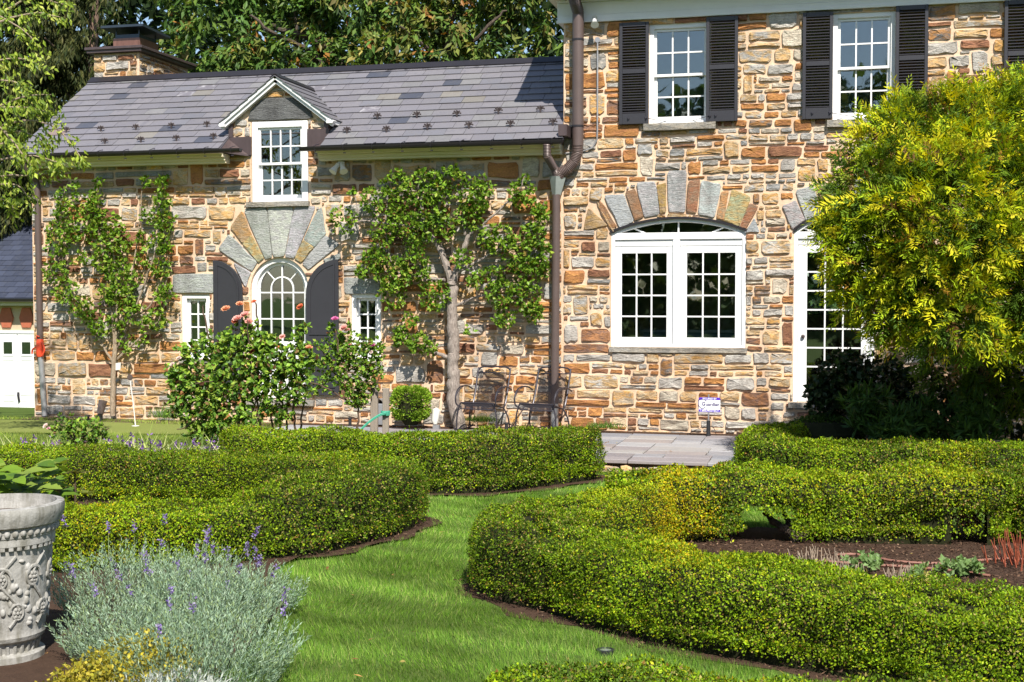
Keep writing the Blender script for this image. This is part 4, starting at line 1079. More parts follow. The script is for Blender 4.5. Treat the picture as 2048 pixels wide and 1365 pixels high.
# flagged patio: base slab plus single stones
PX0, PX1, PY0, PY1 = -4.35, 6.8, -3.55, -.42
pb = MB(); pb.prism([(0, 0)]*0 or [(PX0+.02, -.3), (PX1, -.3), (PX1, -.045), (PX0+.02, -.045)], PY0+.06, PY1-.01)
patio = pb.build('patio', 'earth'); patio['kind'] = 'structure'
FL = [(.27, .27, .285), (.23, .24, .265), (.31, .30, .29), (.29, .26, .25), (.25, .23, .235), (.33, .33, .335)]
rr = random.Random(12)
for r in rubble([(PX0, PY0), (PX1, PY0), (PX1, PY1), (PX0, PY1)], [], cell=.1, seed=9, hs=[(3, .3), (4, .4), (5, .3)], ratio=(1.2, 2.8), maxw=1.3):
    x0, y0, x1, y1 = r; g_ = .005; z1 = rr.uniform(-.006, .006); c = rr.choice(FL); k = rr.uniform(.88, 1.12)
    pl = [(x0+g_, y0+g_), (x1-g_, y0+g_), (x1-g_, y1-g_), (x0+g_, y1-g_)]; pl = [(x+rr.uniform(-.006, .006), y+rr.uniform(-.006, .006)) for x, y in pl]
    mb = MB(); mb.add([(x, y, -.05) for x, y in pl]+[(x, y, z1+rr.uniform(-.003, .003)) for x, y in pl], [(0,3,2,1),(4,5,6,7),(0,1,5,4),(1,2,6,5),(2,3,7,6),(3,0,4,7)])
    mb.build('flagstone', 'flag', patio, bevel=.007, col=tuple(v*k for v in c))
# loose edging rocks under the patio rim
rr = random.Random(21)
def rock(name, c, sx, sy, sz, parent, col, rr):
    bm = bmesh.new(); bmesh.ops.create_icosphere(bm, subdivisions=1, radius=1)
    for v in bm.verts:
        k = rr.uniform(.75, 1.1); v.co = Vector((v.co.x*sx*k, v.co.y*sy*k, max(-.5, min(.7, v.co.z))*sz*k))+Vector(c)
    me = bpy.data.meshes.new(name); bm.to_mesh(me); bm.free(); me.materials.append(M['stone'])
    for nm, cc in (('Col', col[0]), ('Col2', col[1])):
        at = me.attributes.new(nm, 'FLOAT_COLOR', 'POINT'); at.data.foreach_set('color', np.tile(np.array([*cc, 1], np.float32), len(me.vertices)))
    return link(name, me, parent)
for k in range(11):
    x = .95+k*.155+rr.uniform(-.03, .03); rock('edging_rock', (x, PY0-.02+rr.uniform(-.05, .02), -.115), rr.uniform(.07, .11), rr.uniform(.05, .09), rr.uniform(.05, .085), patio, stone_cols(rr), rr)
# planting strip at the foot of the wall
sheet('mulch_strip', [(-9.2, -.60, 0), (-4.3, -.62, 0), (-4.3, -.02, 0), (-9.2, -.02, 0)], 'earth', .004)
mb = MB(); mb.box((-4.33, -.415, -.2), (2.9, -.012, -.015)); o = mb.build('mulch_strip', 'mulch'); o['kind'] = 'structure'

# ------------------------------------------------------------------ clipped box hedges
def chaikin(P, it=2):
    P = [Vector(p) for p in P]
    for _ in range(it):
        q = [P[0]]
        for a, b in zip(P, P[1:]): q += [a.lerp(b, .25), a.lerp(b, .75)]
        q.append(P[-1]); P = q
    return P
BOX_G = [(.122, .215, .008), (.185, .300, .010), (.265, .365, .012), (.066, .115, .009), (.33, .36, .012), (.28, .24, .07), (.22, .12, .03), (.56, .40, .012)]
W_BR = [.26, .32, .24, .08, .07, .02, .01, 0]; W_OL = [.16, .06, .02, .60, .01, .10, .05, 0]; W_YE = [.02, .10, .26, .01, .50, .02, .01, .08]; W_GOLD = [0, .05, .15, 0, .35, .05, .02, .5]; W_TAN = [.2, .2, .16, .1, .1, .2, .04, 0]
footprints = []
def polyline(path):
    P = chaikin(path, 2); A = np.array([[p.x, p.y] for p in P]); d = np.linalg.norm(np.diff(A, axis=0), axis=1); return A, np.concatenate([[0], np.cumsum(d)])
def hedge(label, path, w, h, dens, ll, style, cut=None, group='clipped box hedges of the garden', hprof=None, lump=.06, top_noise=.03, w_end=None):
    A, S = polyline(path); L = S[-1]; TV = unit(np.gradient(A, axis=0)); TV = unit(TV+np.vstack([TV[:1], TV[:-1]])+np.vstack([TV[1:], TV[-1:]])); footprints.append((A, w/2+.05))
    org = Vector((A[len(A)//2][0], A[len(A)//2][1], GZ)); t = thing('box_hedge', label, 'hedge', org, group)
    def frame(s):
        sc_ = np.clip(s, 1e-4, L-1e-4); k = np.clip(np.searchsorted(S, sc_)-1, 0, len(S)-2); f = (sc_-S[k])/(S[k+1]-S[k])
        c = A[k]+(A[k+1]-A[k])*f[:, None]; k2 = np.clip(k+1, 0, len(S)-2); k0 = np.clip(k-1, 0, len(S)-2)
        d = TV[k]*(1-f)[:, None]+TV[k+1]*f[:, None]; d = d/np.linalg.norm(d, axis=1, keepdims=True)
        c = c+d*(s-sc_)[:, None]; return c, d, np.column_stack([-d[:, 1], d[:, 0]])
    def surf(s, phi, shrink=0.0):
        over = np.maximum(0, np.maximum(-s, s-L)); R_ = w/2-shrink; over = np.minimum(over, R_*.999)
        hw = np.where(over > 0, np.sqrt(np.maximum(1e-6, R_*R_-over*over)), R_)
        c, d, nn = frame(s)
        co, si = np.cos(phi), np.sin(phi); e = .28
        if hprof: sf = np.clip(s/L, 0, 1); hz_ = h*np.interp(sf, *hprof)
        else: hz_ = h
        ox = hw*np.sign(co)*np.abs(co)**e; hz = (hz_-shrink)*np.where(over > 0, .92+.08*hw/R_, 1); z = hz*np.abs(si)**e
        nx_ = np.sign(co)*np.abs(co)**(2-e)/hw; nz_ = np.abs(si)**(2-e)/hz
        end = np.where(over > 0, np.sign(s-L/2)*over/R_, 0)
        n3 = np.column_stack([nn*nx_[:, None]*np.sqrt(1-end**2)[:, None]+d*(np.abs(nx_)*end)[:, None], nz_]); n3 = unit(n3)
        P = np.column_stack([c+nn*ox[:, None], GZ+z]); return P, n3, z
    R_ = w/2; girth = w+2*h*.9; n = int((L+w*.9)*girth*dens)
    u = rng.uniform(-R_*1.3, L+R_*1.3, n)
    s = np.where(u < 0, -R_*np.sin(np.clip(-u/(R_*1.3), 0, 1)*pi/2), np.where(u > L, L+R_*np.sin(np.clip((u-L)/(R_*1.3), 0, 1)*pi/2), u))
    # even sampling of the profile
    ph = np.linspace(.0, pi, 200); px_, pz_ = R_*np.sign(np.cos(ph))*np.abs(np.cos(ph))**.28, h*np.sin(ph)**.28
    al = np.concatenate([[0], np.cumsum(np.hypot(np.diff(px_), np.diff(pz_)))]); phi = np.interp(rng.uniform(0, al[-1], n), al, ph)
    P, n3, z = surf(s, phi)
    off = lump*1.2*(vnoise(P, 1.9, 3)-.5)*2+top_noise*1.2*(vnoise(P, 7, 5)-.5)*2+.022*(vnoise(P, 17, 6)-.5)*2-np.minimum(.09, rng.exponential(.020, n))+rng.normal(0, .006, n)
    P = P+n3*off[:, None]
    keep = z > .02+.07*rng.uniform(0, 1, n)**2*vnoise(P, 3.1, 77)*1.6
    keep &= vnoise(P, 4.3, 78) > .08*rng.uniform(0, 1, n)**.5*(z < .6*h)
    if cut is not None: keep &= cut(P, z, rng.uniform(0, 1, n))
    P, n3, s_, z = P[keep], n3[keep], s[keep], z[keep]; n = len(P)
    ax = n3*.35+rdirs(n)*.9+np.array([0, 0, .3]); nr = n3+rdirs(n)*.6
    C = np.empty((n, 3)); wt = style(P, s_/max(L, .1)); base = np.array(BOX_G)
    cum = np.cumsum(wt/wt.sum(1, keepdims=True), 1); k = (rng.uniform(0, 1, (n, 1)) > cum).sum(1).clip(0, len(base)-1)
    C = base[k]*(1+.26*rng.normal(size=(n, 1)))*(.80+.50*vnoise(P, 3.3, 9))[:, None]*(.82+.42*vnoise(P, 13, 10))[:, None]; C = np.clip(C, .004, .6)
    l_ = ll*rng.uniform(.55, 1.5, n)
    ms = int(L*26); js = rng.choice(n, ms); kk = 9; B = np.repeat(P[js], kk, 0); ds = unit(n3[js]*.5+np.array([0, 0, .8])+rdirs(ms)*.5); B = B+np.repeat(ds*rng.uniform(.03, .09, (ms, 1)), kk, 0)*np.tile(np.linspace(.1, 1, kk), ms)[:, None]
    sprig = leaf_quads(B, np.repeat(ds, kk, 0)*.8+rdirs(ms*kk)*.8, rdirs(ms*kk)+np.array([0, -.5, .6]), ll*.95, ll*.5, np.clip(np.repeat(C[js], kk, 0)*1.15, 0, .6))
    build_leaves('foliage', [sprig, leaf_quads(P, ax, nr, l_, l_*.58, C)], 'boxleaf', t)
    # dark core: a shrunken body, its colour standing in for the shade inside
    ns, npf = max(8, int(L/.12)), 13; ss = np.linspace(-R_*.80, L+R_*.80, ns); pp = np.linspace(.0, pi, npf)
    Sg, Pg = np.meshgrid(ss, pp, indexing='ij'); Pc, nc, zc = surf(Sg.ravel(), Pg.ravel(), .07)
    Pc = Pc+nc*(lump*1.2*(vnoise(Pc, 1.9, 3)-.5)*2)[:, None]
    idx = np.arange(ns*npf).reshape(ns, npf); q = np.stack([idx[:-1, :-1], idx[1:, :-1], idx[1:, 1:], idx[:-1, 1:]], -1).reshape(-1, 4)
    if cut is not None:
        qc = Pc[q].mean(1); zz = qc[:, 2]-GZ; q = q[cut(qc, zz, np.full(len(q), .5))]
    link('dark_core', np_mesh('dark_core', Pc-np.array(org), [q], M['hedgecore']), t)
    return t
def blend(P, parts):
    """parts: list of (weights palette, mask 0..1)"""
    w = np.zeros((len(P), len(BOX_G)))
    for pal, m in parts: w += np.asarray(m)[:, None]*np.array(pal)
    return w+1e-6
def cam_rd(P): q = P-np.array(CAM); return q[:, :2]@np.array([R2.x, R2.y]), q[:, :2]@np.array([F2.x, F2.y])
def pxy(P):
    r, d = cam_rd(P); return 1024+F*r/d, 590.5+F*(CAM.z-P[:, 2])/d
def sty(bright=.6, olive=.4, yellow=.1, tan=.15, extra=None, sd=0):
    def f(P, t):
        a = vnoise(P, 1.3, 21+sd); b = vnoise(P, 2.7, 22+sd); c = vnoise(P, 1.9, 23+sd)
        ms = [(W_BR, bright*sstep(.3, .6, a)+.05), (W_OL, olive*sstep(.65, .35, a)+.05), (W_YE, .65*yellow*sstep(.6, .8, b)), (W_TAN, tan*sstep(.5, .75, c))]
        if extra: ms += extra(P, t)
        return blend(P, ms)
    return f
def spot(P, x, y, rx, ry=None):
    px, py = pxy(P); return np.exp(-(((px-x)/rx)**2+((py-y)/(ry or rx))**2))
# right-hand U: long near arm with a rounded nose
pathA = [CD(3.3, 6.75), CD(2.85, 7.12), CD(1.68, 7.93), CD(.55, 9.0), CD(.10, 9.55), CD(.12, 10.1), CD(.55, 10.8), CD(1.0, 11.35)]
hedge('long near box hedge sweeping from its rounded nose on the lawn towards the lower right', pathA, .80, .51, 17500, .0158,
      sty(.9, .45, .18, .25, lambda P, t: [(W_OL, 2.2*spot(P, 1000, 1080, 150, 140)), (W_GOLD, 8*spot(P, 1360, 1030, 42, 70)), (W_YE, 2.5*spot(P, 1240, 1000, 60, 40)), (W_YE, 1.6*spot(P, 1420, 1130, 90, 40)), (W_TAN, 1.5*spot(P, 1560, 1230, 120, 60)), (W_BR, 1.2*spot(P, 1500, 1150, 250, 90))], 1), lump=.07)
pathB = [CD(1.25, 11.7), CD(1.9, 11.75), CD(3.0, 11.6), CD(4.15, 11.55)]
def cutB(P, z, u):
    px, py = pxy(P); e = vnoise(P, 6, 71); hole = (px > 1448+50*e) & (px < 1625-60*vnoise(P, 6, 72)) & (z < .15+.24*e-.12*((px-1530)/80)**2)
    thin = (px > 1875+30*e) & (px < 1985) & (z < .20+.25*e) & (u < .85)
    if u.std() == 0: hole |= (px > 1425) & (px < 1640) & (z < .34)
    return ~(hole | thin)
hedge('ragged middle box hedge with an open gap and a bare stem above the mulch bed', pathB, .80, .58, 12000, .0205,
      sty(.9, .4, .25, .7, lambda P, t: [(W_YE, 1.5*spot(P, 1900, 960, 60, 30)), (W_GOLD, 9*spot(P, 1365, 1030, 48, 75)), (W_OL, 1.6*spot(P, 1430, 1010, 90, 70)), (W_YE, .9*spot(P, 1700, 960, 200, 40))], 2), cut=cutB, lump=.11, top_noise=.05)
hedge('short dark box hedge at the right picture edge beyond the bare twigs', [CD(4.62, 11.6), CD(5.6, 11.45)], .8, .60, 12000, .0195, sty(.6, .7, .2, .3, None, 3), lump=.1, top_noise=.05)
hedge('low box hedge in front of the golden cypress, curving back to the patio', [CD(3.45, 16.5), CD(3.0, 15.7), CD(3.02, 15.1), CD(3.6, 14.75), CD(4.4, 14.65), CD(5.0, 14.6)], .70, .52, 10000, .0225,
      sty(.8, .35, .3, .4, lambda P, t: [(W_YE, 1.2*spot(P, 1920, 930, 40, 40))], 4), lump=.05)
hedge('small box hedge end right of the gap before the golden cypress', [CD(5.42, 14.7), CD(6.6, 14.5)], .7, .52, 9500, .0225, sty(.7, .5, .4, .3, None, 5), lump=.09, top_noise=.05)
# centre hedge before the patio
hedge('thick box hedge before the patio with its bulging rounded end', [CD(-2.95, 14.9), CD(-2.2, 14.85), CD(-1.3, 14.62), CD(-.6, 14.45), CD(-.1, 14.7), CD(.72, 15.45)], .72, .62, 11500, .0208,
      sty(.8, .6, .2, .35, lambda P, t: [(W_OL, 1.2*spot(P, 850, 930, 60, 60)), (W_TAN, .9*spot(P, 980, 920, 60, 50))], 6), lump=.06)
# left-hand U
hedge('U shaped box hedge behind the lavender, its nose pointing at the lawn', [CD(-4.5, 10.3), CD(-3.7, 10.35), CD(-2.7, 10.55), CD(-1.9, 11.0), CD(-1.4, 11.7), CD(-1.12, 12.3), CD(-1.3, 12.9), CD(-1.9, 13.5), CD(-3, 13.85), CD(-4.4, 13.95), CD(-5.75, 14.0)], .70, .54, 10500, .0192,
      sty(.9, .5, .2, .25, lambda P, t: [(W_OL, 2.0*spot(P, 700, 1020, 110, 100)), (W_YE, 2.0*spot(P, 190, 1050, 110, 60)), (W_BR, 1.8*spot(P, 450, 1050, 150, 60))], 7), hprof=([0, .24, .29, .42, .5, .6, 1], [.86, .90, 1.06, 1.10, 1.05, .98, .98]), lump=.05)
hedge('near box hedge clipped off by the bottom picture edge', [CD(.22, 5.66), CD(.9, 5.60), CD(1.75, 5.38)], .62, .50, 16000, .0165, sty(.7, .3, .25, .9, None, 8), lump=.06)
# mulch under the hedges and in the right-hand bed
def strip_poly(A, hw):
    d = np.gradient(A, axis=0); d /= np.linalg.norm(d, axis=1, keepdims=True); n = np.column_stack([-d[:, 1], d[:, 0]])
    e0, e1 = A[0]-d[0]*hw, A[-1]+d[-1]*hw; B = np.vstack([e0, A, e1]); nn = np.vstack([n[0], n, n[-1]])
    wob = 1+.18*np.sin(np.arange(len(B))*1.7)
    return B+nn*(hw*wob)[:, None], B-nn*(hw*wob)[:, None]
for i, (A, hw) in enumerate(footprints):
    a, b = strip_poly(A, hw+.035); n = len(a); V = np.vstack([a, b]); V = np.column_stack([V, np.full(len(V), GZ+.004+.003*i)])
    V[:, 2] = np.maximum(V[:, 2], terrain(V[:, 0], V[:, 1])+.004)
    q = np.array([(k, k+1, n+k+1, n+k)[::-1] for k in range(n-1)])
    me = np_mesh('mulch_bed', V, [q], M['mulch']); o = link('mulch_bed', me); o['kind'] = 'structure'
bed_r = [CD(.9, 9.2), CD(3.2, 6.9), CD(7.0, 7.2), CD(7.0, 11.25), CD(4.2, 11.2), CD(2.0, 11.35), CD(1.3, 11.3)]
sheet('mulch_bed', [(p.x, p.y, 0) for p in bed_r], 'mulch', .032)
bed_l = [CD(-1.75, 6.2), CD(-1.62, 8.2), CD(-1.6, 9.3), CD(-1.9, 10.2), CD(-1.3, 12.5), CD(-2.2, 13.4), CD(-6.5, 13.6), CD(-6.5, 8), CD(-4.2, 5.8), CD(-1.75, 5.0)]
sheet('mulch_bed', [(p.x, p.y, 0) for p in bed_l], 'mulch', .034)
BEDS = [[(p.x, p.y) for p in bed_r], [(p.x, p.y) for p in bed_l]]
# mulch chips: uncountable
n = 16000; q = np.array([(rng.uniform(.9, 5.2), rng.uniform(7, 11.4)) for _ in range(n)]); P = np.array(CAM)[None, :2]+q[:, :1]*np.array([[R2.x, R2.y]])+q[:, 1:]*np.array([[F2.x, F2.y]])
ins = in_poly(P[:, 0], P[:, 1], BEDS[0]); P = P[ins]
for A, hw in footprints[:1]+footprints[-1:]+footprints[6:7]:
    m_ = 2600; k = rng.integers(0, len(A), m_); a = rng.uniform(0, 2*pi, m_); P = np.vstack([P, A[k]+np.column_stack([np.cos(a), np.sin(a)])*(hw+rng.uniform(-.15, .14, m_))[:, None]])
n = len(P); P3 = np.column_stack([P, np.full(n, GZ+.042)+rng.uniform(0, .012, n)])
d = rdirs(n); d[:, 2] *= .35; nn = rdirs(n)*.5+np.array([0, 0, 1])
C = pick([(.10, .055, .035), (.06, .035, .025), (.20, .12, .075), (.30, .20, .13), (.035, .022, .016)], n, [3, 3, 2, 1, 2])
ch_ = build_leaves('mulch_chips', [leaf_quads(P3, d, nn, rng.uniform(.015, .045, n), rng.uniform(.008, .018, n), C)], 'petal'); ch_['kind'] = 'stuff'

# ------------------------------------------------------------------ lawn grass (uncountable)
def hedge_mask(P, extra=0.0):
    m = np.zeros(len(P), bool)
    for A, hw in footprints:
        for k in range(0, len(A)-1):
            a, b = A[k], A[k+1]; ab = b-a; t = np.clip(((P-a)@ab)/(ab@ab+1e-9), 0, 1); dd = np.linalg.norm(P-(a+t[:, None]*ab), axis=1); m |= dd < hw+extra
    return m
def blades(P, hgt, wid, C, lean_dir, lean):
    n = len(P); a = rng.uniform(0, 2*pi, n); s = np.column_stack([np.cos(a), np.sin(a), np.zeros(n)])*(wid/2)[:, None]
    tip = P+np.column_stack([lean_dir*lean[:, None], np.ones(n)])*hgt[:, None]
    V = np.stack([P-s, P+s, tip], 1).reshape(-1, 3); return V, np.arange(3*n).reshape(n, 3), np.repeat(C, 3, 0)
def grass(name, n, rmin, rmax, dmin, dmax, hscale=1.0, wscale=1.0, region=None, pal=None, w=None):
    r = rng.uniform(rmin, rmax, n); d = dmin*(dmax/dmin)**rng.uniform(0, 1, n)
    P = np.array([[CAM.x, CAM.y]])+r[:, None]*np.array([[R2.x, R2.y]])+d[:, None]*np.array([[F2.x, F2.y]])
    ok = ~hedge_mask(P, .03)
    for b in BEDS: ok &= ~in_poly(P[:, 0], P[:, 1], b)
    ok &= ~((P[:, 0] > PX0-.05) & (P[:, 1] > PY0-.12))
    if region is not None: ok &= region(P)
    P = P[ok]; d = d[ok]; n = len(P); P3 = np.column_stack([P, terrain(P[:, 0], P[:, 1])])
    ld = np.column_stack([vnoise(P3, 1.7, 41)-.5, vnoise(P3, 1.7, 42)-.5])*2.2+np.array([-.25, .30])+rng.normal(0, .45, (n, 2))
    cl = vnoise(P3, 5.5, 43); st = vnoise(np.column_stack([P[:, 0]*.5+P[:, 1]*.9, P[:, 0]*.2, np.zeros(n)]), 5, 44)
    h = hscale*(.018+.034*cl)*rng.uniform(.5, 1.5, n); wd = wscale*np.maximum(.0035, d*.00042)*rng.uniform(.7, 1.3, n)
    stripe = .5+.5*np.sin(2*pi*(cam_rd(P3)[1]+.45*cam_rd(P3)[0]+.5*vnoise(P3, 1.1, 46))/.62)
    st = .55*st+.45*stripe
    C = pick(pal or [(.130, .265, .026), (.180, .325, .035), (.095, .20, .02), (.27, .37, .075), (.065, .15, .018), (.36, .37, .13)], n, w or [4, 4, 3, 2, 1.6, .6], .14)*(.50+.95*st)[:, None]
    V, T, C = blades(P3, h, wd, C, ld, np.full(n, .8))
    o = link(name, np_mesh(name, V, [T], M['grassblade'], C)); o['kind'] = 'stuff'; return o
grass('grass', 300000, -3.2, 3.4, 6.9, 16.0)
grass('grass', 26000, 1.3, 6.6, 10.9, 16.5, 1.1, 1.3)
def fringe(P):
    gm = in_poly(P[:, 0], P[:, 1], [(a, b) for a, b in gp]); return (~gm) & (P[:, 1] < -.3) & (P[:, 0] < -4.2) & (P[:, 0] > -15)
grass('grass', 70000, -9, -2.6, 15.5, 24.5, 1.1, 1.2, fringe, [(.20, .28, .035), (.26, .33, .06), (.15, .23, .03), (.34, .34, .12)], [3, 3, 2, 1])
# a few fallen leaves lying about (too many and small to tell apart)
n = 170; r = rng.uniform(-3.2, 4.5, n); d = rng.uniform(7, 18, n); P = np.array([[CAM.x, CAM.y]])+r[:, None]*np.array([[R2.x, R2.y]])+d[:, None]*np.array([[F2.x, F2.y]]); ok = ~hedge_mask(P, .0); P = P[ok]; n = len(P)
z = np.where((P[:, 0] > PX0) & (P[:, 1] > PY0), .012, terrain(P[:, 0], P[:, 1])+.035); P3 = np.column_stack([P, z]); a = rdirs(n); a[:, 2] *= .25
fl = build_leaves('fallen_leaves', [leaf_quads(P3, a, rdirs(n)*.4+np.array([0, 0, 1]), rng.uniform(.03, .06, n), rng.uniform(.02, .03, n), pick([(.35, .20, .07), (.25, .12, .05), (.42, .33, .10)], n), .1)], 'leaf'); fl['kind'] = 'stuff'
# ------------------------------------------------------------------ plants
def tufts(P, ax, k, L, Wd, C_pal, w, spread=.8, fold=0, jit=.2, droop=0.0):
    """k leaves round each point"""
    P2 = np.repeat(P, k, 0); A = unit(np.repeat(ax, k, 0)+rdirs(len(P2))*spread); n = len(P2); l_ = L*rng.uniform(.65, 1.3, n)
    return leaf_quads(P2, A, rdirs(n)*.7+np.array([.1, -.6, .7]), l_, l_*Wd, pick(C_pal, n, w, jit), fold, droop=droop)
def wallblob(x, y, r, n, y0, y1):
    """n points in a disc of the photograph's wall, between two distances out from it"""
    a = rng.uniform(0, 2*pi, n); q = r*np.sqrt(rng.uniform(0, 1, n)); Y_ = -rng.uniform(y0, y1, n)
    return np.array([W(x+b*cos(c), y+b*sin(c), d_) for b, c, d_ in zip(q, a, Y_)])
def limb(pts, r0, r1, mb, n=8, wob=.0, seed=0):
    P = chaikin(pts, 2); m = len(P); q = random.Random(seed)
    P = [p+Vector((q.uniform(-wob, wob), q.uniform(-wob, wob), q.uniform(-wob, wob))) for p in P]
    mb.tube(P, [(r0+(r1-r0)*i/(m-1))*(1+q.uniform(-.12, .12)*(wob > 0)) for i in range(m)], n)
PEAR = [(.13, .25, .022), (.19, .32, .03), (.08, .165, .018), (.28, .37, .05), (.27, .20, .05), (.20, .08, .03)]; PW = [4, 4, 3, 2, .4, .25]
# espaliered pear between the cottage door and the downspout
t = thing('espalier_tree', 'old espaliered pear tree with thick grey trunk trained flat on the cottage wall', 'tree', W(912, 852, -.18))
mb = MB(); Yp = -.20
wp = lambda x, y, Y_=Yp: W(x, y, Y_)
limb([wp(922, 860), wp(912, 830), wp(906, 800), wp(908, 770), wp(905, 740), wp(907, 710), wp(908, 680), wp(903, 650), wp(904, 620), wp(906, 590), wp(906, 560)], .118, .07, mb, 14, .012, 1)
mb.build('trunk', 'pearbark', t, smooth=True)
for i, (pts, r0, r1) in enumerate([
    ([(905,575),(893,530),(880,495),(858,470),(842,445),(845,405),(838,370)], .065, .022), ([(907,570),(915,530),(930,495),(935,470),(960,455),(990,450)], .055, .02),
    ([(845,460),(800,450),(760,445),(700,440)], .028, .012), ([(895,715),(868,705),(835,695),(800,680)], .035, .012), ([(890,560),(840,555),(790,545),(740,540)], .026, .01),
    ([(915,545),(960,520),(1010,495),(1060,480)], .028, .01), ([(915,610),(960,590),(1010,590),(1070,600)], .022, .009), ([(960,455),(1000,420),(1040,380),(1050,350)], .02, .008),
    ([(1050,480),(1080,440),(1090,400)], .015, .007), ([(840,375),(850,350),(852,340)], .015, .006), ([(930,470),(925,420),(930,370)], .02, .007), ([(720,445),(712,400),(708,380)], .012, .005), ([(790,545),(775,500),(770,430),(780,380)], .016, .006)]):
    mb = MB(); limb([wp(x, y, Yp-.01*(i % 3)) for x, y in pts], r0, r1, mb, 8, .008, i+3); mb.build('branch', 'pearbark', t, smooth=True)
blobs = [(688,440,34,70),(752,400,34,90),(790,375,36,100),(850,375,44,150),(905,365,40,120),(950,400,36,120),(965,375,26,60),(745,520,30,110),(780,545,40,150),(830,535,40,150),(870,590,36,120),(785,590,34,90),
         (765,470,34,90),(830,470,38,110),(805,435,44,140),(880,450,40,110),(940,430,36,100),(1045,390,32,100),(1082,425,22,70),(1065,470,32,100),(1035,520,42,140),(1000,480,36,110),(1078,535,26,80),(1050,590,38,130),
         (1000,590,34,100),(985,555,28,70),(1065,625,24,70),(1010,635,26,60),(800,675,24,70),(838,688,26,80),(862,695,18,35),(1090,500,18,40),(725,545,18,40),(870,420,40,110),(975,480,26,60),(925,520,24,50),(950,560,22,40),(705,385,10,14),(1050,355,10,14),(852,345,12,16),(800,350,12,14),(910,345,10,12),(940,660,14,12),(820,640,20,30)]
pts = np.concatenate([wallblob(x, y, r*.86, int(m_*.95), .12, .42) for x, y, r, m_ in blobs])
ax = rdirs(len(pts))*.8+np.array([0, -.5, .15])
build_leaves('leaves', [tufts(pts, ax, 4, .068, .60, PEAR, PW, .8, .10)], 'leaf', t)
# young fan-trained pear at the left
t = thing('fan_trained_pear', 'slim fan trained pear climbing the left end of the cottage wall', 'tree', W(226, 832, -.15))
mb = MB(); limb([wp(225, 832), wp(226, 770), wp(228, 720), wp(230, 690)], .045, .034, mb, 10, .004, 2); mb.build('trunk', 'vinebark', t, smooth=True)
fan = [([(228,730),(205,690),(175,640),(140,570),(120,500),(115,430),(130,380),(140,360)]), ([(229,700),(225,640),(215,560),(200,480),(190,420),(195,370)]), ([(230,690),(235,620),(232,540),(222,480),(205,440)]),
       ([(229,710),(262,640),(300,540),(325,460),(330,400),(325,345)]), ([(232,720),(275,680),(325,640),(335,560),(332,480)]), ([(230,690),(255,600),(270,520),(280,440),(285,365)]), ([(250,640),(300,620),(320,560)])]
for i, pts_ in enumerate(fan):
    mb = MB(); limb([wp(x, y, -.14-.015*(i % 3)) for x, y in pts_], .022, .006, mb, 7, .006, i+30); mb.build('branch', 'vinebark', t, smooth=True)
blobs = [(150,372,8,16),(135,400,26,60),(128,440,30,80),(115,490,26,70),(112,545,26,70),(130,580,26,70),(160,615,24,60),(185,640,22,50),(190,400,22,50),(185,430,34,100),(215,450,32,100),(235,480,30,90),(215,520,32,90),(190,475,26,50),(235,540,30,90),(240,590,28,80),
         (215,590,26,60),(240,640,26,60),(200,660,20,35),(325,365,14,40),(290,365,10,20),(325,400,20,60),(330,445,22,70),(300,430,20,40),(325,490,22,70),(290,480,20,35),(325,540,22,60),(330,590,22,60),(315,640,24,60),(290,650,20,40),(265,560,22,40),(275,610,20,35),(255,690,20,25),(280,680,14,14),(195,365,10,16),(285,520,18,26),(160,520,16,26),(150,470,20,40),(105,460,12,20)]
pts = np.concatenate([wallblob(x, y, r*.95, int(m_*.8), .10, .30) for x, y, r, m_ in blobs]); ax = rdirs(len(pts))*.8+np.array([0, -.4, .3])
build_leaves('leaves', [tufts(pts, ax, 4, .076, .55, PEAR, [4, 4, 2, 2.5, .4, .1], .8, .10)], 'leaf', t)
mb = MB(); mb.prism([(0, 0)]*0 or [(W(220, 0, -.2).x, W(0, 738, -.2).z), (W(233, 0, -.2).x, W(0, 736, -.2).z), (W(234, 0, -.2).x, W(0, 722, -.2).z), (W(221, 0, -.2).x, W(0, 724, -.2).z)], -.205, -.200); mb.build('plant_tag', 'lampwhite', t)

# ------------------------------------------------------------------ roses
ROSE_L = [(.14, .27, .035), (.22, .36, .04), (.08, .165, .03), (.31, .41, .06), (.13, .055, .03), (.22, .14, .06)]; RW = [4, 4, 3, 2.2, .7, .4]
def bloom(parent, c, r, col, rr):
    Vs = []; m = 0; parts = []
    for ring, (k, tilt, ln) in enumerate(((9, 1.25, 1.0), (8, .85, .85), (6, .5, .65), (5, .2, .45))):
        a = np.arange(k)*2*pi/k+ring*.5+rr.uniform(0, 1); A = np.column_stack([np.cos(a)*sin(tilt), np.sin(a)*sin(tilt), np.full(k, cos(tilt))]); Nn = np.column_stack([-np.cos(a)*cos(tilt), -np.sin(a)*cos(tilt), np.full(k, sin(tilt))])
        q = Matrix.Rotation(rr.uniform(.3, .9), 3, Vector((1, rr.uniform(-.5, .5), 0)).normalized()); q = np.array(q); A = A@q.T; Nn = Nn@q.T
        parts.append(leaf_quads(np.tile(np.array(c), (k, 1)), A, Nn, r*ln, r*1.0, pick([col], k, None, .12), .25, mid=.6))
    return build_leaves('bloom', parts, 'petal', parent)
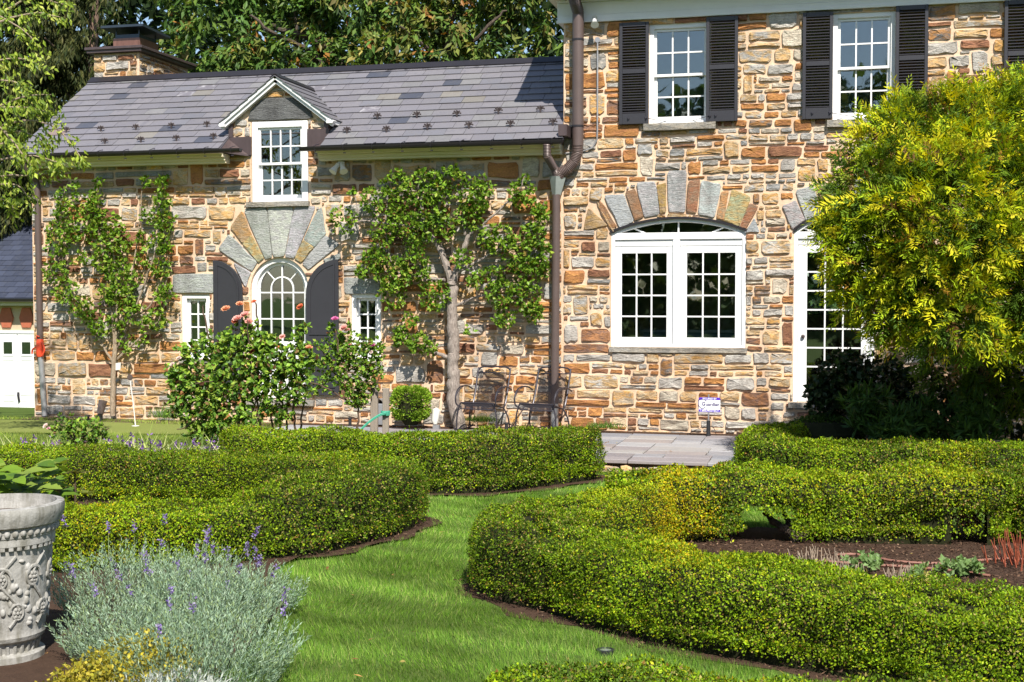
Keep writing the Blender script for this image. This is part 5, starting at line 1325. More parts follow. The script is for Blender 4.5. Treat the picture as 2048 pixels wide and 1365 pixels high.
def rose_bush(label, base, blobs_px, depth, canes, blooms, k=5, leafL=.07, dens=1.0, group='rose bushes'):
    t = thing('rose_bush', label, 'rose bush', base, group)
    for i, pts_ in enumerate(canes):
        mb = MB(); limb([D(x, y, depth+dz) for x, y, dz in pts_], .016 if i else .02, .006, mb, 6, .012, i+50); mb.build('cane', 'rosestem', t, smooth=True)
    P = []
    for x, y, r, n in blobs_px:
        n = int(n*dens); a = rdirs(n)*(rng.uniform(0, 1, (n, 1))**.45)*r
        P.append(np.array([D(x+q[0], y+q[1], depth+q[2]*.0052*1.1) for q in a]))
    P = np.concatenate(P); ax = rdirs(len(P))*.9+np.array([0, -.4, .1])
    build_leaves('leaves', [tufts(P, ax, k, leafL, .66, ROSE_L, RW, .9, .12, .22, .15)], 'leaf', t)
    rr = random.Random(len(blooms))
    for x, y, r, c in blooms: bloom(t, D(x, y, depth-.12), r*.82, c, rr)
    return t
PEACH = (.82, .42, .24); PINK = (.82, .46, .40); CORAL = (.80, .25, .12); MAG = (.72, .22, .46); PALE = (.82, .70, .64)
dr = 16.6
canes = [[(430,890,0),(425,840,0),(400,780,.1),(370,740,.1)], [(440,890,0),(450,800,0),(440,740,-.1),(480,700,-.1)], [(545,862,.2),(540,800,.2),(555,740,.1),(600,700,.1)], [(520,865,0),(515,790,0),(500,720,-.1),(495,640,-.2)],
         [(590,862,.2),(585,800,.2),(605,740,.1),(602,640,.0)], [(480,868,0),(470,800,0),(430,760,-.2),(380,770,-.2)], [(560,862,.2),(565,800,.1),(560,740,0),(565,690,0)], [(600,862,.2),(608,800,.2),(620,760,.2)], [(500,870,.1),(505,820,.1),(520,780,.1)], [(575,862,.2),(570,810,.2),(590,770,.2)],
         [(420,690,0),(412,650,0),(405,610,0)], [(520,680,0),(512,620,0),(510,600,0)], [(410,800,.0),(385,850,-.1),(355,860,-.1)]]
blob = [(420,745,70,200),(370,760,40,110),(360,810,30,60),(400,820,50,120),(440,790,60,150),(480,730,60,170),(520,720,55,150),(560,735,55,150),(600,730,40,110),(430,850,45,110),(450,890,34,70),(400,870,30,50),(500,790,50,110),(550,790,45,90),(600,780,30,50),(470,680,34,70),(430,700,40,80),
        (500,660,24,36),(520,690,30,50),(600,690,26,40),(604,660,14,14),(350,745,20,40),(375,705,24,40),(490,850,40,60),(560,830,34,40),(540,690,24,40)]
rose_bush('large leafy rose bush with peach blooms before the arched door', D(480, 890, dr), blob, dr, canes,
          [(452,620,.085,PEACH),(480,610,.075,PEACH),(475,640,.095,PINK),(490,632,.09,PINK),(470,645,.06,CORAL),(508,605,.055,CORAL),(498,645,.08,PINK),(601,615,.07,CORAL),(565,675,.06,PINK),(558,697,.05,CORAL),(618,697,.07,PEACH),(505,705,.06,(.6,.15,.10)),(358,718,.05,PALE),(345,730,.05,PALE),(395,725,.04,PALE),(362,808,.03,CORAL)], dens=1.0, k=4)
d2 = 17.4
canes = [[(716,865,0),(716,830,0),(714,800,0)], [(714,815,0),(690,800,0),(650,775,-.1),(620,765,-.1)], [(714,805,0),(700,760,0),(680,720,-.1),(672,660,-.1)], [(716,810,0),(735,770,0),(745,720,.1),(742,680,.1)], [(716,800,0),(715,750,0),(705,700,0)], [(712,808,0),(680,770,.1),(655,720,.1),(640,690,.1)], [(718,806,0),(745,785,0),(758,755,.1)]]
blob = [(700,700,46,120),(680,720,34,80),(730,710,40,110),(745,740,26,50),(715,750,40,80),(710,790,26,60),(720,800,20,40),(650,700,30,40),(665,660,14,18),(690,680,24,30),(750,700,24,40),(660,750,30,36),(645,770,26,24),(735,770,26,34),(690,770,26,30),(640,730,20,18),(700,660,12,8)]
rose_bush('smaller open rose bush with pink blooms on one dark stem', D(716, 865, d2), blob, d2, canes, [(670,640,.075,MAG),(688,658,.085,PINK),(695,662,.06,PINK),(746,692,.05,MAG),(735,700,.035,PALE),(700,690,.03,PINK),(742,705,.04,PALE)], leafL=.050, dens=1.15)
d3 = 14.9
rose_bush('low rose shrub with one white bloom behind the left hedge', D(150, 895, d3), [(135,850,28,40),(165,862,30,44),(195,862,26,40),(150,880,34,44),(185,885,28,30),(110,862,14,10)], d3,
          [[(150,895,0),(140,870,0),(112,840,0)], [(155,895,0),(170,870,0),(205,850,0)], [(150,895,0),(150,860,0),(135,832,0)], [(152,895,0),(185,880,0),(218,858,0)]], [(92,853,.05,PALE),(97,858,.035,(.8,.5,.55))], leafL=.05, dens=1.0)

# ------------------------------------------------------------------ liriope along the left hedge: each tuft a plant
first = None; rr = random.Random(6)
def make_liriope(c):
    t = thing('liriope', 'variegated striped grassy tuft with purple flower spikes behind the left hedge', 'plant', c, 'liriope tufts along the hedge')
    n = 90; a = rng.uniform(0, 2*pi, n); A = np.column_stack([np.cos(a)*.7, np.sin(a)*.7, rng.uniform(.7, 2.2, n)]); L = rng.uniform(.26, .50, n); P = np.tile(np.array(c), (n, 1))+np.column_stack([np.cos(a)*.05, np.sin(a)*.05, np.zeros(n)])
    C = pick([(.42, .45, .17), (.20, .27, .06), (.55, .56, .28), (.12, .18, .04)], n, [3, 3, 2, 2])
    build_leaves('blades', [leaf_quads(P, A, np.tile([0, 0, 1.], (n, 1)), L, .013, C, 0, .5, .35)], 'leaf', t)
    k = 4; parts = []
    for _ in range(k):
        b = np.array(c)+np.array([rng.uniform(-.16, .16), rng.uniform(-.12, .12), 0]); m_ = 22; zz = rng.uniform(.15, .32, m_); P = np.column_stack([b[0]+rng.normal(0, .012, m_), b[1]+rng.normal(0, .012, m_), b[2]+zz])
        parts.append(leaf_quads(P, rdirs(m_)+np.array([0, 0, .6]), rdirs(m_), .028, .016, pick([(.20, .09, .36), (.30, .17, .45), (.13, .06, .24)], m_)))
    fs_ = build_leaves('flower_spikes', parts, 'petal', t); fs_['kind'] = 'stuff'; return t
def copy_thing(src, loc, label=None, rot=0, scale=1):
    c = src.copy(); COL.objects.link(c); c.location = loc; c.rotation_euler.z = rot; c.scale = (scale,)*3
    if label: c['label'] = label
    for ch_ in list(src.children):
        d = ch_.copy(); COL.objects.link(d); d.parent = c
        for g_ in list(ch_.children): e = g_.copy(); COL.objects.link(e); e.parent = d
    return c
lir = None
for i in range(22):
    r = -5.75+i*.165+rr.uniform(-.05, .05); p = CD(r*1.04, 15.25+rr.uniform(-.15, .3)); p.z = float(terrain(p.x, p.y))
    if lir is None: lir = make_liriope(p)
    else: copy_thing(lir, p, None, rr.uniform(0, 6), rr.uniform(1.15, 1.7))

# ------------------------------------------------------------------ lavender, golden groundcover, silver artemisia (lower left)
def lavender(label, c, rad, hgt, n, stalks, pal, group, flower=True, mat='silver', leafL=.03, nm='lavender'):
    t = thing(nm, label, 'plant', c, group)
    a = rng.uniform(0, 2*pi, n); q = np.sqrt(rng.uniform(0, 1, n)); lean = q*.75
    stem = unit(np.column_stack([np.cos(a)*lean, np.sin(a)*lean, np.ones(n)])); H = hgt*(1-.35*q**2)*rng.uniform(.7, 1.12, n)
    base = np.array(c)+np.column_stack([np.cos(a)*q*rad*.75, np.sin(a)*q*rad*.75, np.zeros(n)]); k = 28
    tt = np.tile(np.linspace(.25, 1, k), n); P = np.repeat(base, k, 0)+np.repeat(stem*H[:, None], k, 0)*tt[:, None]; m_ = len(P)
    ax = np.repeat(stem, k, 0)*.9+rdirs(m_)*.62
    build_leaves('leaves', [leaf_quads(P, ax, rdirs(m_), leafL*rng.uniform(.7, 1.3, m_), leafL*.20, pick(pal, m_, None, .16))], mat, t)
    Vs = []; parts = []
    for i in range(stalks):
        j = rng.integers(0, n); a_, b_ = base[j]+stem[j]*H[j]*.6, base[j]+stem[j]*(H[j]+rng.uniform(.08, .26))+np.append(rng.normal(0, .04, 2), 0)
        parts.append(leaf_quads(a_[None], (b_-a_)[None], rdirs(1), np.linalg.norm(b_-a_), .006, np.array([[.20, .25, .15]])))
        m_ = 26; P = b_+unit((b_-a_)[None])*rng.uniform(-.05, .03, (m_, 1))+rng.normal(0, .007, (m_, 3))
        parts.append(leaf_quads(P, rdirs(m_)+np.array([0, 0, .5]), rdirs(m_), .020, .012, pick([(.24, .16, .46), (.33, .25, .52), (.16, .10, .33), (.36, .32, .46)], m_)))
    if parts: build_leaves('flower_spikes', parts, 'petal', t)['kind'] = 'stuff'
    return t
SIL = [(.25, .36, .24), (.20, .305, .195), (.34, .44, .31), (.14, .21, .11), (.23, .31, .13)]
lv = [('large silvery lavender clump nearest the lawn, at the bottom edge', -1.70, 7.10, .50, .50, 460, 5), ('tall lavender clump just right of the carved urn', -2.62, 8.7, .42, .54, 300, 5), ('lavender clump in the middle of the bed with many purple spikes', -1.98, 8.3, .46, .46, 400, 10),
      ('lavender clump between the urn and the golden groundcover', -2.30, 7.75, .42, .40, 300, 3), ('lavender clump leaning over the lawn edge beside the clipped hedge', -1.80, 8.9, .36, .34, 240, 9), ('sparse lavender clump at the foot of the U shaped hedge', -2.3, 9.25, .40, .40, 230, 7)]
for lb, r, d_, rad, hg, n, st_ in lv: lavender(lb, CD(r, d_), rad, hg, n, st_, SIL, 'lavender clumps')
lavender('woolly silver white artemisia at the bottom edge beside golden leaves', CD(-1.78, 6.55), .42, .26, 260, 0, [(.45, .49, .44), (.52, .55, .50), (.37, .42, .37)], None, False, 'silver', .034, 'artemisia')
t = thing('golden_groundcover', 'low golden yellow leafy plant in front of the lavender', 'plant', CD(-2.10, 6.85))
n = 5200; a = rng.uniform(0, 2*pi, n); q = np.sqrt(rng.uniform(0, 1, n)); P = np.array(CD(-2.10, 6.85))+np.column_stack([np.cos(a)*q*.40, np.sin(a)*q*.40, (.06+.26*(1-q**2))*rng.uniform(.5, 1.1, n)])
P += np.array(CD(-2.05, 7.35)-CD(-2.12, 7.0))*rng.uniform(-1, 1, (n, 1))
build_leaves('leaves', [leaf_quads(P, rdirs(n)+np.array([0, -.2, .6]), rdirs(n)+np.array([0, 0, .8]), .026, .018, pick([(.40, .33, .03), (.30, .28, .03), (.48, .40, .06), (.20, .20, .03)], n))], 'leaf', t)

# ------------------------------------------------------------------ hydrangea-like plant behind the urn: big single leaves
t = thing('big_leaf_plant', 'large leaved green plant growing behind the carved urn', 'plant', CD(-4.25, 10.9))
def big_leaf(parent, p, ax, up, L, Wd, col, nm='leaf', mat='leaf'):
    ax = Vector(ax).normalized(); s = ax.cross(Vector(up)).normalized(); u = s.cross(ax); p = Vector(p); V = []; n = 5
    prof = [.05, .75, 1.0, .7, .02]
    for i in range(n):
        tt = i/(n-1); c = p+ax*L*tt-u*L*.25*tt*tt; V += [c+s*Wd*.5*prof[i]+u*Wd*.12*prof[i], c, c-s*Wd*.5*prof[i]+u*Wd*.12*prof[i]]
    q = []
    for i in range(n-1): q += [(3*i, 3*i+1, 3*i+4, 3*i+3), (3*i+1, 3*i+2, 3*i+5, 3*i+4)]
    me = np_mesh(nm, np.array(V)-org_of(parent), [np.array(q)], M[mat], np.array(col), smooth=True); return link(nm, me, parent)
rr = random.Random(3); LG_ = [(.13, .23, .025), (.17, .28, .03), (.09, .17, .025), (.21, .29, .05)]
for k in range(95):
    p = D(rr.uniform(-40, 130), rr.uniform(928, 1002), 10.95+rr.uniform(-.25, .4)); p.z = max(p.z, GZ+.25)
    a = rr.uniform(0, 2*pi); big_leaf(t, p, (cos(a), sin(a)-.35, rr.uniform(-.1, .6)), (0, -.4, 1), rr.uniform(.16, .26), rr.uniform(.09, .13), rr.choice(LG_))
mb = MB()
for k in range(9): b = CD(-4.3+k*.09, 10.9+rr.uniform(-.2, .2)); mb.tube([b, b+Vector((rr.uniform(-.1, .1), rr.uniform(-.1, .1), .42))], .008, 5)
mb.build('stems', 'rosestem', t)
t = thing('bronze_leaf_shrub', 'single bronze green whorled stem rising behind the left hedge arm', 'plant', CD(-3.75, 11.1))
for (x, y, k, tint) in ((150,948,11,(.12,.12,.03)), (172,990,8,(.15,.18,.03)), (120,985,6,(.10,.07,.025))):
    c = D(x, y, 11.1)
    for i in range(k): a = 2*pi*i/k+rr.uniform(-.2, .2); big_leaf(t, c, (cos(a), sin(a), rr.uniform(.1, .7)), (0, 0, 1), rr.uniform(.09, .15), .05, tint)
    mb = MB(); mb.tube([Vector((c.x, c.y, GZ)), c], .008, 5); mb.build('stem', 'rosestem', t)

# ------------------------------------------------------------------ golden cypress and the dark shrubs in its shade
t = thing('golden_cypress', 'big golden tipped cypress overhanging the right side of the patio', 'tree', CD(6.3, 16.2))
mb = MB()
limb([CD(7.0, 16.2), CD(6.9, 16.1, .8), CD(6.6, 16, 2.0), CD(6.1, 15.8, 3.6), CD(6.3, 15.7, 4.6)], .16, .05, mb, 10, .02, 5); limb([CD(7.4, 16.3), CD(7.4, 16.2, 1.2), CD(7.3, 16, 3), CD(7.1, 15.8, 4.4)], .13, .04, mb, 9, .02, 6)
mb.build('trunk', 'redbark', t, smooth=True)
rr = random.Random(15)
cyp = [(1800,335,112,13.9),(1760,410,115,13.6),(1905,325,128,14.1),(2020,300,130,14.2),(2140,310,165,14.3),(1765,500,105,13.4),(1860,450,150,13.2),(1990,420,150,13.4),(2110,440,160,13.6),(1800,590,84,13.3),(1890,605,100,13.1),(2000,545,95,13.3),(2110,570,130,13.4),(1985,660,40,13.4),
       (1845,655,44,13.2),(1735,565,58,13.5),(1920,670,50,13.3),(1760,625,34,13.4),(1700,335,26,13.7),(1795,240,40,14.1),(1672,470,34,13.6),(1890,225,46,14.2),(1692,600,26,13.5),(1955,225,40,14.3),(2010,205,46,14.3),(1840,250,50,14.2),(1715,450,70,13.7),(1705,390,40,13.9),
       (2230,350,220,13.8),(2260,560,200,13.6),(2300,640,170,13.3),(2400,450,260,13.0),(2150,690,80,13.6),(2260,760,110,13.6),(1905,705,90,14.9),(2020,715,120,15.0)]
cyp = [(x+10, y, r, d+1.05) for x, y, r, d in cyp]
for i in range(14):
    x, y, r, dd = cyp[i]; mb = MB(); a = CD(6.1, 16.0, 1.2+.18*i); b = D(x, y, dd+.2); limb([a, a.lerp(b, .5)+Vector((0, 0, .15)), b], .035, .008, mb, 6, .02, i+70); mb.build('branch', 'redbark', t, smooth=True)
YEL = [(.60, .54, .015), (.48, .53, .014), (.32, .44, .018), (.66, .57, .035), (.34, .18, .03)]; GRN = [(.10, .18, .016), (.14, .23, .018), (.07, .13, .016), (.20, .26, .022), (.17, .09, .03)]
parts = []
def sprays(n, centre, rad, inner, pal, w, ln=.20, k=15):
    """fan-shaped flat sprays on a lumpy ball"""
    u = rdirs(n); u[:, 2] = u[:, 2]*.9+.05; u = unit(u); f2 = np.array([F2.x, F2.y, 0]); front = u@f2 < .55; u = u[front]; n = len(u)
    P = centre+u*rad*(inner+(1-inner)*rng.uniform(0, 1, (n, 1))**.5)*(.72+.56*vnoise(centre+u*rad, 2.6, 33))[:, None]
    kp = vnoise(P, 2.2, 35) > (.37 if pal is YEL else .16); P, u = P[kp], u[kp]; n = len(P)
    ax = unit(u*.9+rdirs(n)*.45+np.array([0, 0, -.28])); nr = unit(np.cross(ax, rdirs(n))); sd = np.cross(ax, nr)
    tt = np.linspace(.05, 1, k); L = ln*rng.uniform(.6, 1.3, n)
    side = np.where(np.arange(k) % 2, 1., -1.)
    PP = P[:, None]+ax[:, None]*(tt[None, :, None]*L[:, None, None])+rng.normal(0, .006, (n, k, 3)); A = ax[:, None]*.8+sd[:, None]*side[None, :, None]*.75+rng.normal(0, .25, (n, k, 3))
    A[:, -1] = ax; ll = (L[:, None]*(.50-.28*tt[None]))*rng.uniform(.7, 1.2, (n, k))
    cols = np.array(pal); kk = rng.choice(len(cols), n, p=np.array(w)/sum(w)); C = cols[kk][:, None]*(.75+.5*tt[None, :, None])*(1+.15*rng.normal(size=(n, k, 1)))
    return leaf_quads(PP.reshape(-1, 3), A.reshape(-1, 3), np.repeat(nr, k, 0), ll.ravel()*.95, ll.ravel()*.23, np.clip(C.reshape(-1, 3), .004, .7))
for x, y, r, dd in cyp:
    c = np.array(D(x, y, dd+.25)); R_ = r*dd/F; area = 4*pi*R_*R_*(.4 if x > 2180 else 1)
    if y < 700: parts.append(sprays(int(area*92), c, R_*1.04, .80, YEL, [3, 3.5, 4, 1.5, .5], .24))
    parts.append(sprays(int(area*92), c, R_*.93, .55, GRN, [3, 3, 3, 2, .9], .24))
build_leaves('foliage', parts, 'cypress', t)
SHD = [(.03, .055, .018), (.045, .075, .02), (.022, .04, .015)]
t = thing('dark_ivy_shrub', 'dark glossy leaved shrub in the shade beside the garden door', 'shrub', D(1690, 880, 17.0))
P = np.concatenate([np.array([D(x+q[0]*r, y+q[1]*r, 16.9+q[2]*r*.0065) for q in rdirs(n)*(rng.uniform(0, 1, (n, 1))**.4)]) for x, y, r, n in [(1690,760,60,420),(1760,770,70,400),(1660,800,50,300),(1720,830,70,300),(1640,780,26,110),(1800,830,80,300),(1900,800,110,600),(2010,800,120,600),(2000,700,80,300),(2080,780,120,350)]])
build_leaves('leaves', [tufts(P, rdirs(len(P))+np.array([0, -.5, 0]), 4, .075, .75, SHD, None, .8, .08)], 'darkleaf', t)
mb = MB()
for k in range(7): b = D(1660+k*50, 885, 17.0); b.z = -.1; limb([b, b+Vector((rr.uniform(-.15, .15), 0, .5)), b+Vector((rr.uniform(-.3, .3), -.1, 1.1))], .02, .008, mb, 6, .01, k)
mb.build('stems', 'darkbark', t)
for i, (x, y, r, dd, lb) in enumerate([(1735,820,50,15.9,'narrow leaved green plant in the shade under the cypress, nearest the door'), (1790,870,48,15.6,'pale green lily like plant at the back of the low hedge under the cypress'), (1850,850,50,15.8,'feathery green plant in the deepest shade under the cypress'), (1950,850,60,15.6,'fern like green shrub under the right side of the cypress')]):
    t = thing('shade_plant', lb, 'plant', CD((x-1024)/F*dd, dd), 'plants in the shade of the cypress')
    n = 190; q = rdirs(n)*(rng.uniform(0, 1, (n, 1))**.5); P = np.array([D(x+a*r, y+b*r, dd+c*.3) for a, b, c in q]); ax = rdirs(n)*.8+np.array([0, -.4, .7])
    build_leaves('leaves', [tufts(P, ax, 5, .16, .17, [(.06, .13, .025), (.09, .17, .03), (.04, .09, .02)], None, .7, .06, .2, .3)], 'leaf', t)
    mb = MB(); b = CD((x-1024)/F*dd, dd); mb.tube([b, D(x, y, dd)], .012, 5); mb.build('stem', 'darkbark', t)
t = thing('round_dark_shrub', 'low clipped dark green shrub beside the door step', 'shrub', D(1640, 890, 16.6))
n = 5200; u = rdirs(n); u[:, 2] = np.abs(u[:, 2]); c0 = np.array(D(1645, 895, 16.7)); P = c0+u*np.array([.62, .4, .42])*(.85+.15*rng.uniform(0, 1, (n, 1)))
build_leaves('foliage', [leaf_quads(P, u+rdirs(n)*.7, u+rdirs(n)*.7, .034, .02, pick([(.05, .10, .015), (.035, .075, .015), (.08, .13, .02)], n))], 'boxleaf', t)
mb = MB(); mb.lathe([(.54, 0), (.50, .2), (.34, .33), (.02, .36)], tuple(c0), 16); mb.build('dark_core', 'hedgecore', t)  # solid dark body in place of the shaded inside
# small round lime shrub by the wall
c0 = W(822, 850, -.62); t = thing('round_lime_shrub', 'small bright green mounded shrub against the wall left of the chairs', 'shrub', c0)
n = 5200; u = rdirs(n); u[:, 2] = u[:, 2]*.8+.15; P = np.array(c0)+np.array([0, 0, .30])+np.sign(u)*np.abs(u)**.55*np.array([.27, .22, .28])*(.86+.18*rng.uniform(0, 1, (n, 1)))*(.9+.2*vnoise(u, 3, 2))[:, None]; P[:, 2] = np.where(P[:, 2] < c0.z+.01, c0.z+.01+np.abs(rng.normal(0, .06, n)), P[:, 2])
build_leaves('foliage', [leaf_quads(P, u+rdirs(n)*.7+np.array([0, 0, .3]), u+rdirs(n)*.8, .036, .024, pick([(.17, .31, .02), (.24, .40, .03), (.12, .23, .02), (.31, .42, .05)], n))], 'leaf', t)
mb = MB(); mb.lathe([(.1, .0), (.19, .15), (.20, .34), (.13, .46), (.01, .5)], tuple(c0), 14); mb.build('dark_core', 'hedgecore', t)  # dark filler body, shade between the leaves given as colour
# little grass tufts in the strip by the wall
for x, y, lb in ((965, 845, 'tuft of grass below the left patio chair'), (1205, 858, 'low green weeds at the wall foot right of the chairs'), (330, 838, 'tall grass tuft at the cottage wall left of the rose bush')):
    c = W(x, y, -.28); c.z = max(c.z, -.02); t = thing('grass_tuft', lb, 'grass', c); n = 260
    P = np.array(c)+np.column_stack([rng.normal(0, .13, n), rng.normal(0, .05, n), np.zeros(n)]); V = leaf_quads(P, rdirs(n)*.6+np.array([0, 0, 1.]), rdirs(n), rng.uniform(.06, .15 if x > 400 else .3, n), .009, pick([(.10, .21, .03), (.16, .26, .05)], n))
    build_leaves('blades', [V], 'leaf', t)

# ------------------------------------------------------------------ trees behind the cottage
TL = [(.075, .15, .028), (.115, .19, .034), (.05, .10, .022), (.17, .20, .045), (.22, .19, .055), (.30, .14, .035)]
def canopy(blobs_, depth, per, L, Wd, pal, w, k=7, zs=.010, droop=.5):
    parts = []
    for x, y, r, dz in blobs_:
        dd = depth+dz; R_ = r*dd/F; n = int(per*4*pi*R_*R_); u = rdirs(n); u = u[(u@np.array([F2.x, F2.y, 0]) < .35)]; n = len(u); c = np.array(D(x, y, dd))
        P = c+u*R_*(.72+.34*rng.uniform(0, 1, (n, 1))**.6)*np.array([1, 1, .8]); P = P[vnoise(P, 1.1, 61) > .33]; n = len(P)
        ax = unit(rdirs(n)*.7+np.array([0, -.5, -.6])); P2 = np.repeat(P, k, 0)+rng.normal(0, .07, (n*k, 3)); A = unit(np.repeat(ax, k, 0)+rdirs(n*k)*.65)
        l_ = L*rng.uniform(.6, 1.3, n*k); base = pick(pal, n, w, .15); C = np.clip(np.repeat(base, k, 0)*(1+.2*rng.normal(size=(n*k, 1))), .004, .6)
        parts.append(leaf_quads(P2, A, rdirs(n*k)*.5+np.array([0, -.5, .7]), l_, l_*Wd, C, .1))
    return parts
def bg_tree(label, base_px, depth, blobs_, limbs, per=19, L=.21, w=(4, 4, 3, 2, 1, .4), bark='darkbark', group='trees behind the cottage'):
    b = D(*base_px, depth); b.z = -.14; t = thing('broadleaf_tree', label, 'tree', b, group)
    mb = MB(); top = D(base_px[0], 60, depth+.3); limb([b, b.lerp(top, .5)+Vector((.1, 0, 0)), top], .28, .12, mb, 10, .03, 1)
    mb.build('trunk', bark, t, smooth=True)
    for i, (pts_, r0) in enumerate(limbs):
        mb = MB(); limb([D(x, y, depth+dz) for x, y, dz in pts_], r0, r0*.3, mb, 7, .03, i); mb.build('limb', bark, t, smooth=True)
    build_leaves('crown', canopy(blobs_, depth, per, L, .34, TL, w), 'treeleaf', t); return t
bg_tree('dense walnut like tree rising behind the cottage ridge at its middle', (640, 300), 27.5, [(470,60,110,0),(400,100,70,-.5),(560,40,120,.4),(660,60,110,-.4),(610,110,60,-.9),(520,115,55,-.8),(700,-40,130,.3),(420,-30,110,.3),(560,-60,120,.3),(720,105,50,-.8),(440,130,40,-.8)],
        [([(700,150,0),(640,80,-.3),(560,60,-.6),(540,50,-.8)], .10), ([(660,140,0),(600,90,-.8),(545,66,-1.4),(500,30,-1.5)], .07), ([(640,170,0),(600,120,-.4),(590,20,-.4)], .06)], w=(5, 4, 3, 2, .9, .5))
bg_tree('olive green tree behind the cottage ridge next to the tall house', (900, 300), 26.5, [(800,50,100,0),(870,90,70,-.7),(770,110,60,-.8),(920,30,100,.2),(985,80,60,-.4),(840,-50,120,.3),(960,-60,110,.3),(1040,60,55,.1),(1090,110,40,.4),(1000,130,36,-.2),(1060,-20,80,.4)],
        [([(900,160,0),(895,90,-.4),(905,20,-.6)], .12), ([(880,150,0),(850,90,-.8),(800,50,-1.2)], .06), ([(905,120,0),(960,70,-.6),(1010,20,-.6)], .06)], w=(3, 4, 2, 3.5, 2.2, .5))
t = thing('spruce_tree', 'dark drooping spruce standing left of the chimney', 'tree', D(110, 600, 37), 'trees behind the cottage')
b = D(175, 600, 37.4); b.z = -1.0
mb = MB(); limb([b, D(180, 200, 37.4), D(186, 60, 37.4), D(190, -120, 37.4)], .22, .10, mb, 10, .02, 3); mb.build('trunk', 'redbark', t, smooth=True)
parts = []; rr = random.Random(44)
for i in range(150):
    y0 = rr.uniform(-130, 430); x0 = rr.uniform(120, 200); side = rr.choice((-1, -1, -1, 1)); ln = rr.uniform(80, 230)*(1 if side < 0 else .35); dz = rr.uniform(-2.4, .9)
    a, e = D(x0, y0, 37.2), D(x0+side*ln, y0+rr.uniform(10, 60), 37.2+dz); n = int(27*ln/100)
    tt = rng.uniform(.1, 1, n); P = np.array(a)[None]*(1-tt)[:, None]+np.array(e)[None]*tt[:, None]; P[:, 2] -= .5*tt*tt*.5
    k = 9; P2 = np.repeat(P, k, 0)+rng.normal(0, .05, (n*k, 3)); P2[:, 2] -= np.tile(np.linspace(0, .45, k), n)*np.repeat(rng.uniform(.3, 1, n), k)
    A = np.tile([0, -.25, -1.], (n*k, 1))+rdirs(n*k)*.55; col = pick([(.050, .060, .018), (.075, .085, .022), (.03, .045, .015), (.10, .095, .03)], n*k, [4, 3, 3, 1])
    parts.append(leaf_quads(P2, A, rdirs(n*k), rng.uniform(.15, .29, n*k), .05, col))
build_leaves('crown', parts, 'needle', t)
for i, (a, e) in enumerate((((180,240,0),(60,120,-1)), ((182,180,0),(90,75,-1)), ((178,330,0),(40,250,-1.5)), ((176,380,0),(70,330,-1.4)))):
    mb = MB(); limb([D(a[0], a[1], 37.4), D((a[0]+e[0])/2, (a[1]+e[1])/2-8, 37), D(e[0], e[1], 37+e[2])], .06, .015, mb, 6, .02, i); mb.build('limb', 'redbark', t, smooth=True)
# far wood behind everything, leaves coloured dark to read as shaded gaps
parts = []; n = 17000; x = rng.uniform(-250, 2300, n); z = rng.uniform(-1, 14.5, n)*(.75+.25*vnoise(np.column_stack([x*.01, x*0, x*0]), 1, 3)); dd = rng.uniform(38, 44, n)
P = np.array([D(a, 590, c) for a, c in zip(x, dd)]); P[:, 2] = z; k = 3; P2 = np.repeat(P, k, 0)+rng.normal(0, .5, (n*k, 3))
parts.append(leaf_quads(P2, rdirs(n*k)+np.array([0, -.3, -.3]), rdirs(n*k)+np.array([0, -.6, .5]), rng.uniform(.35, .6, n*k), rng.uniform(.16, .28, n*k), pick([(.022, .045, .012), (.035, .06, .015), (.016, .03, .01)], n*k)))
o = build_leaves('far_wood', parts, 'treeleaf'); o['kind'] = 'stuff'
# the wood behind the viewer that the lower panes mirror
n = 11000; x = rng.uniform(-45, 45, n); P = np.array([CAM.x, CAM.y, 0])+np.outer(x, [R2.x, R2.y, 0])+np.outer(-rng.uniform(38, 44, n), [F2.x, F2.y, 0]); P[:, 2] = rng.uniform(-.1, 1, n)**.8*(10.0+9*vnoise(np.column_stack([x, x*0, x*0]), .16, 5)); P[:, 2] = np.nan_to_num(P[:, 2], nan=.5)
k = 3; P2 = np.repeat(P, k, 0)+rng.normal(0, .5, (n*k, 3))
o = build_leaves('wood_opposite_the_house', [leaf_quads(P2, rdirs(n*k), rdirs(n*k), rng.uniform(.6, 1.2, n*k), rng.uniform(.5, .9, n*k), pick(TL[:4], n*k))], 'treeleaf'); o['kind'] = 'stuff'
# near tree whose lime twigs hang in from the left edge
dn = 17.5; b = D(-190, 700, dn); b.z = -.05; t = thing('lime_leaf_tree', 'tree off the left edge with pale branches and drooping lime green leaves', 'tree', b)
mb = MB(); limb([b, D(-185, 450, dn), D(-165, 250, dn), D(-150, -60, dn)], .13, .06, mb, 10, .02, 4); mb.build('trunk', 'vinebark', t, smooth=True)
tw = [[(-165,120),(-40,60),(60,22),(120,35)], [(-165,200),(-40,130),(40,112),(88,136)], [(-165,290),(-40,230),(50,190),(108,190)], [(-170,180),(-20,230),(40,300),(62,332)], [(-165,310),(-30,260),(60,236),(120,258),(165,318)], [(-175,400),(-40,330),(60,306),(130,330)], [(-175,440),(-40,382),(30,362),(66,404)],
      [(-160,40),(-40,10),(50,60),(78,95)], [(-165,230),(0,215),(70,215),(112,235)], [(-175,400),(-10,350),(80,352),(120,338)], [(-165,150),(0,160),(40,165),(60,190)], [(-160,60),(0,30),(60,-10),(130,10)], [(-170,330),(0,290),(30,280),(45,300)], [(-175,420),(-20,400),(20,400),(30,425)], [(-165,260),(0,265),(50,262),(100,290)]]
parts = []
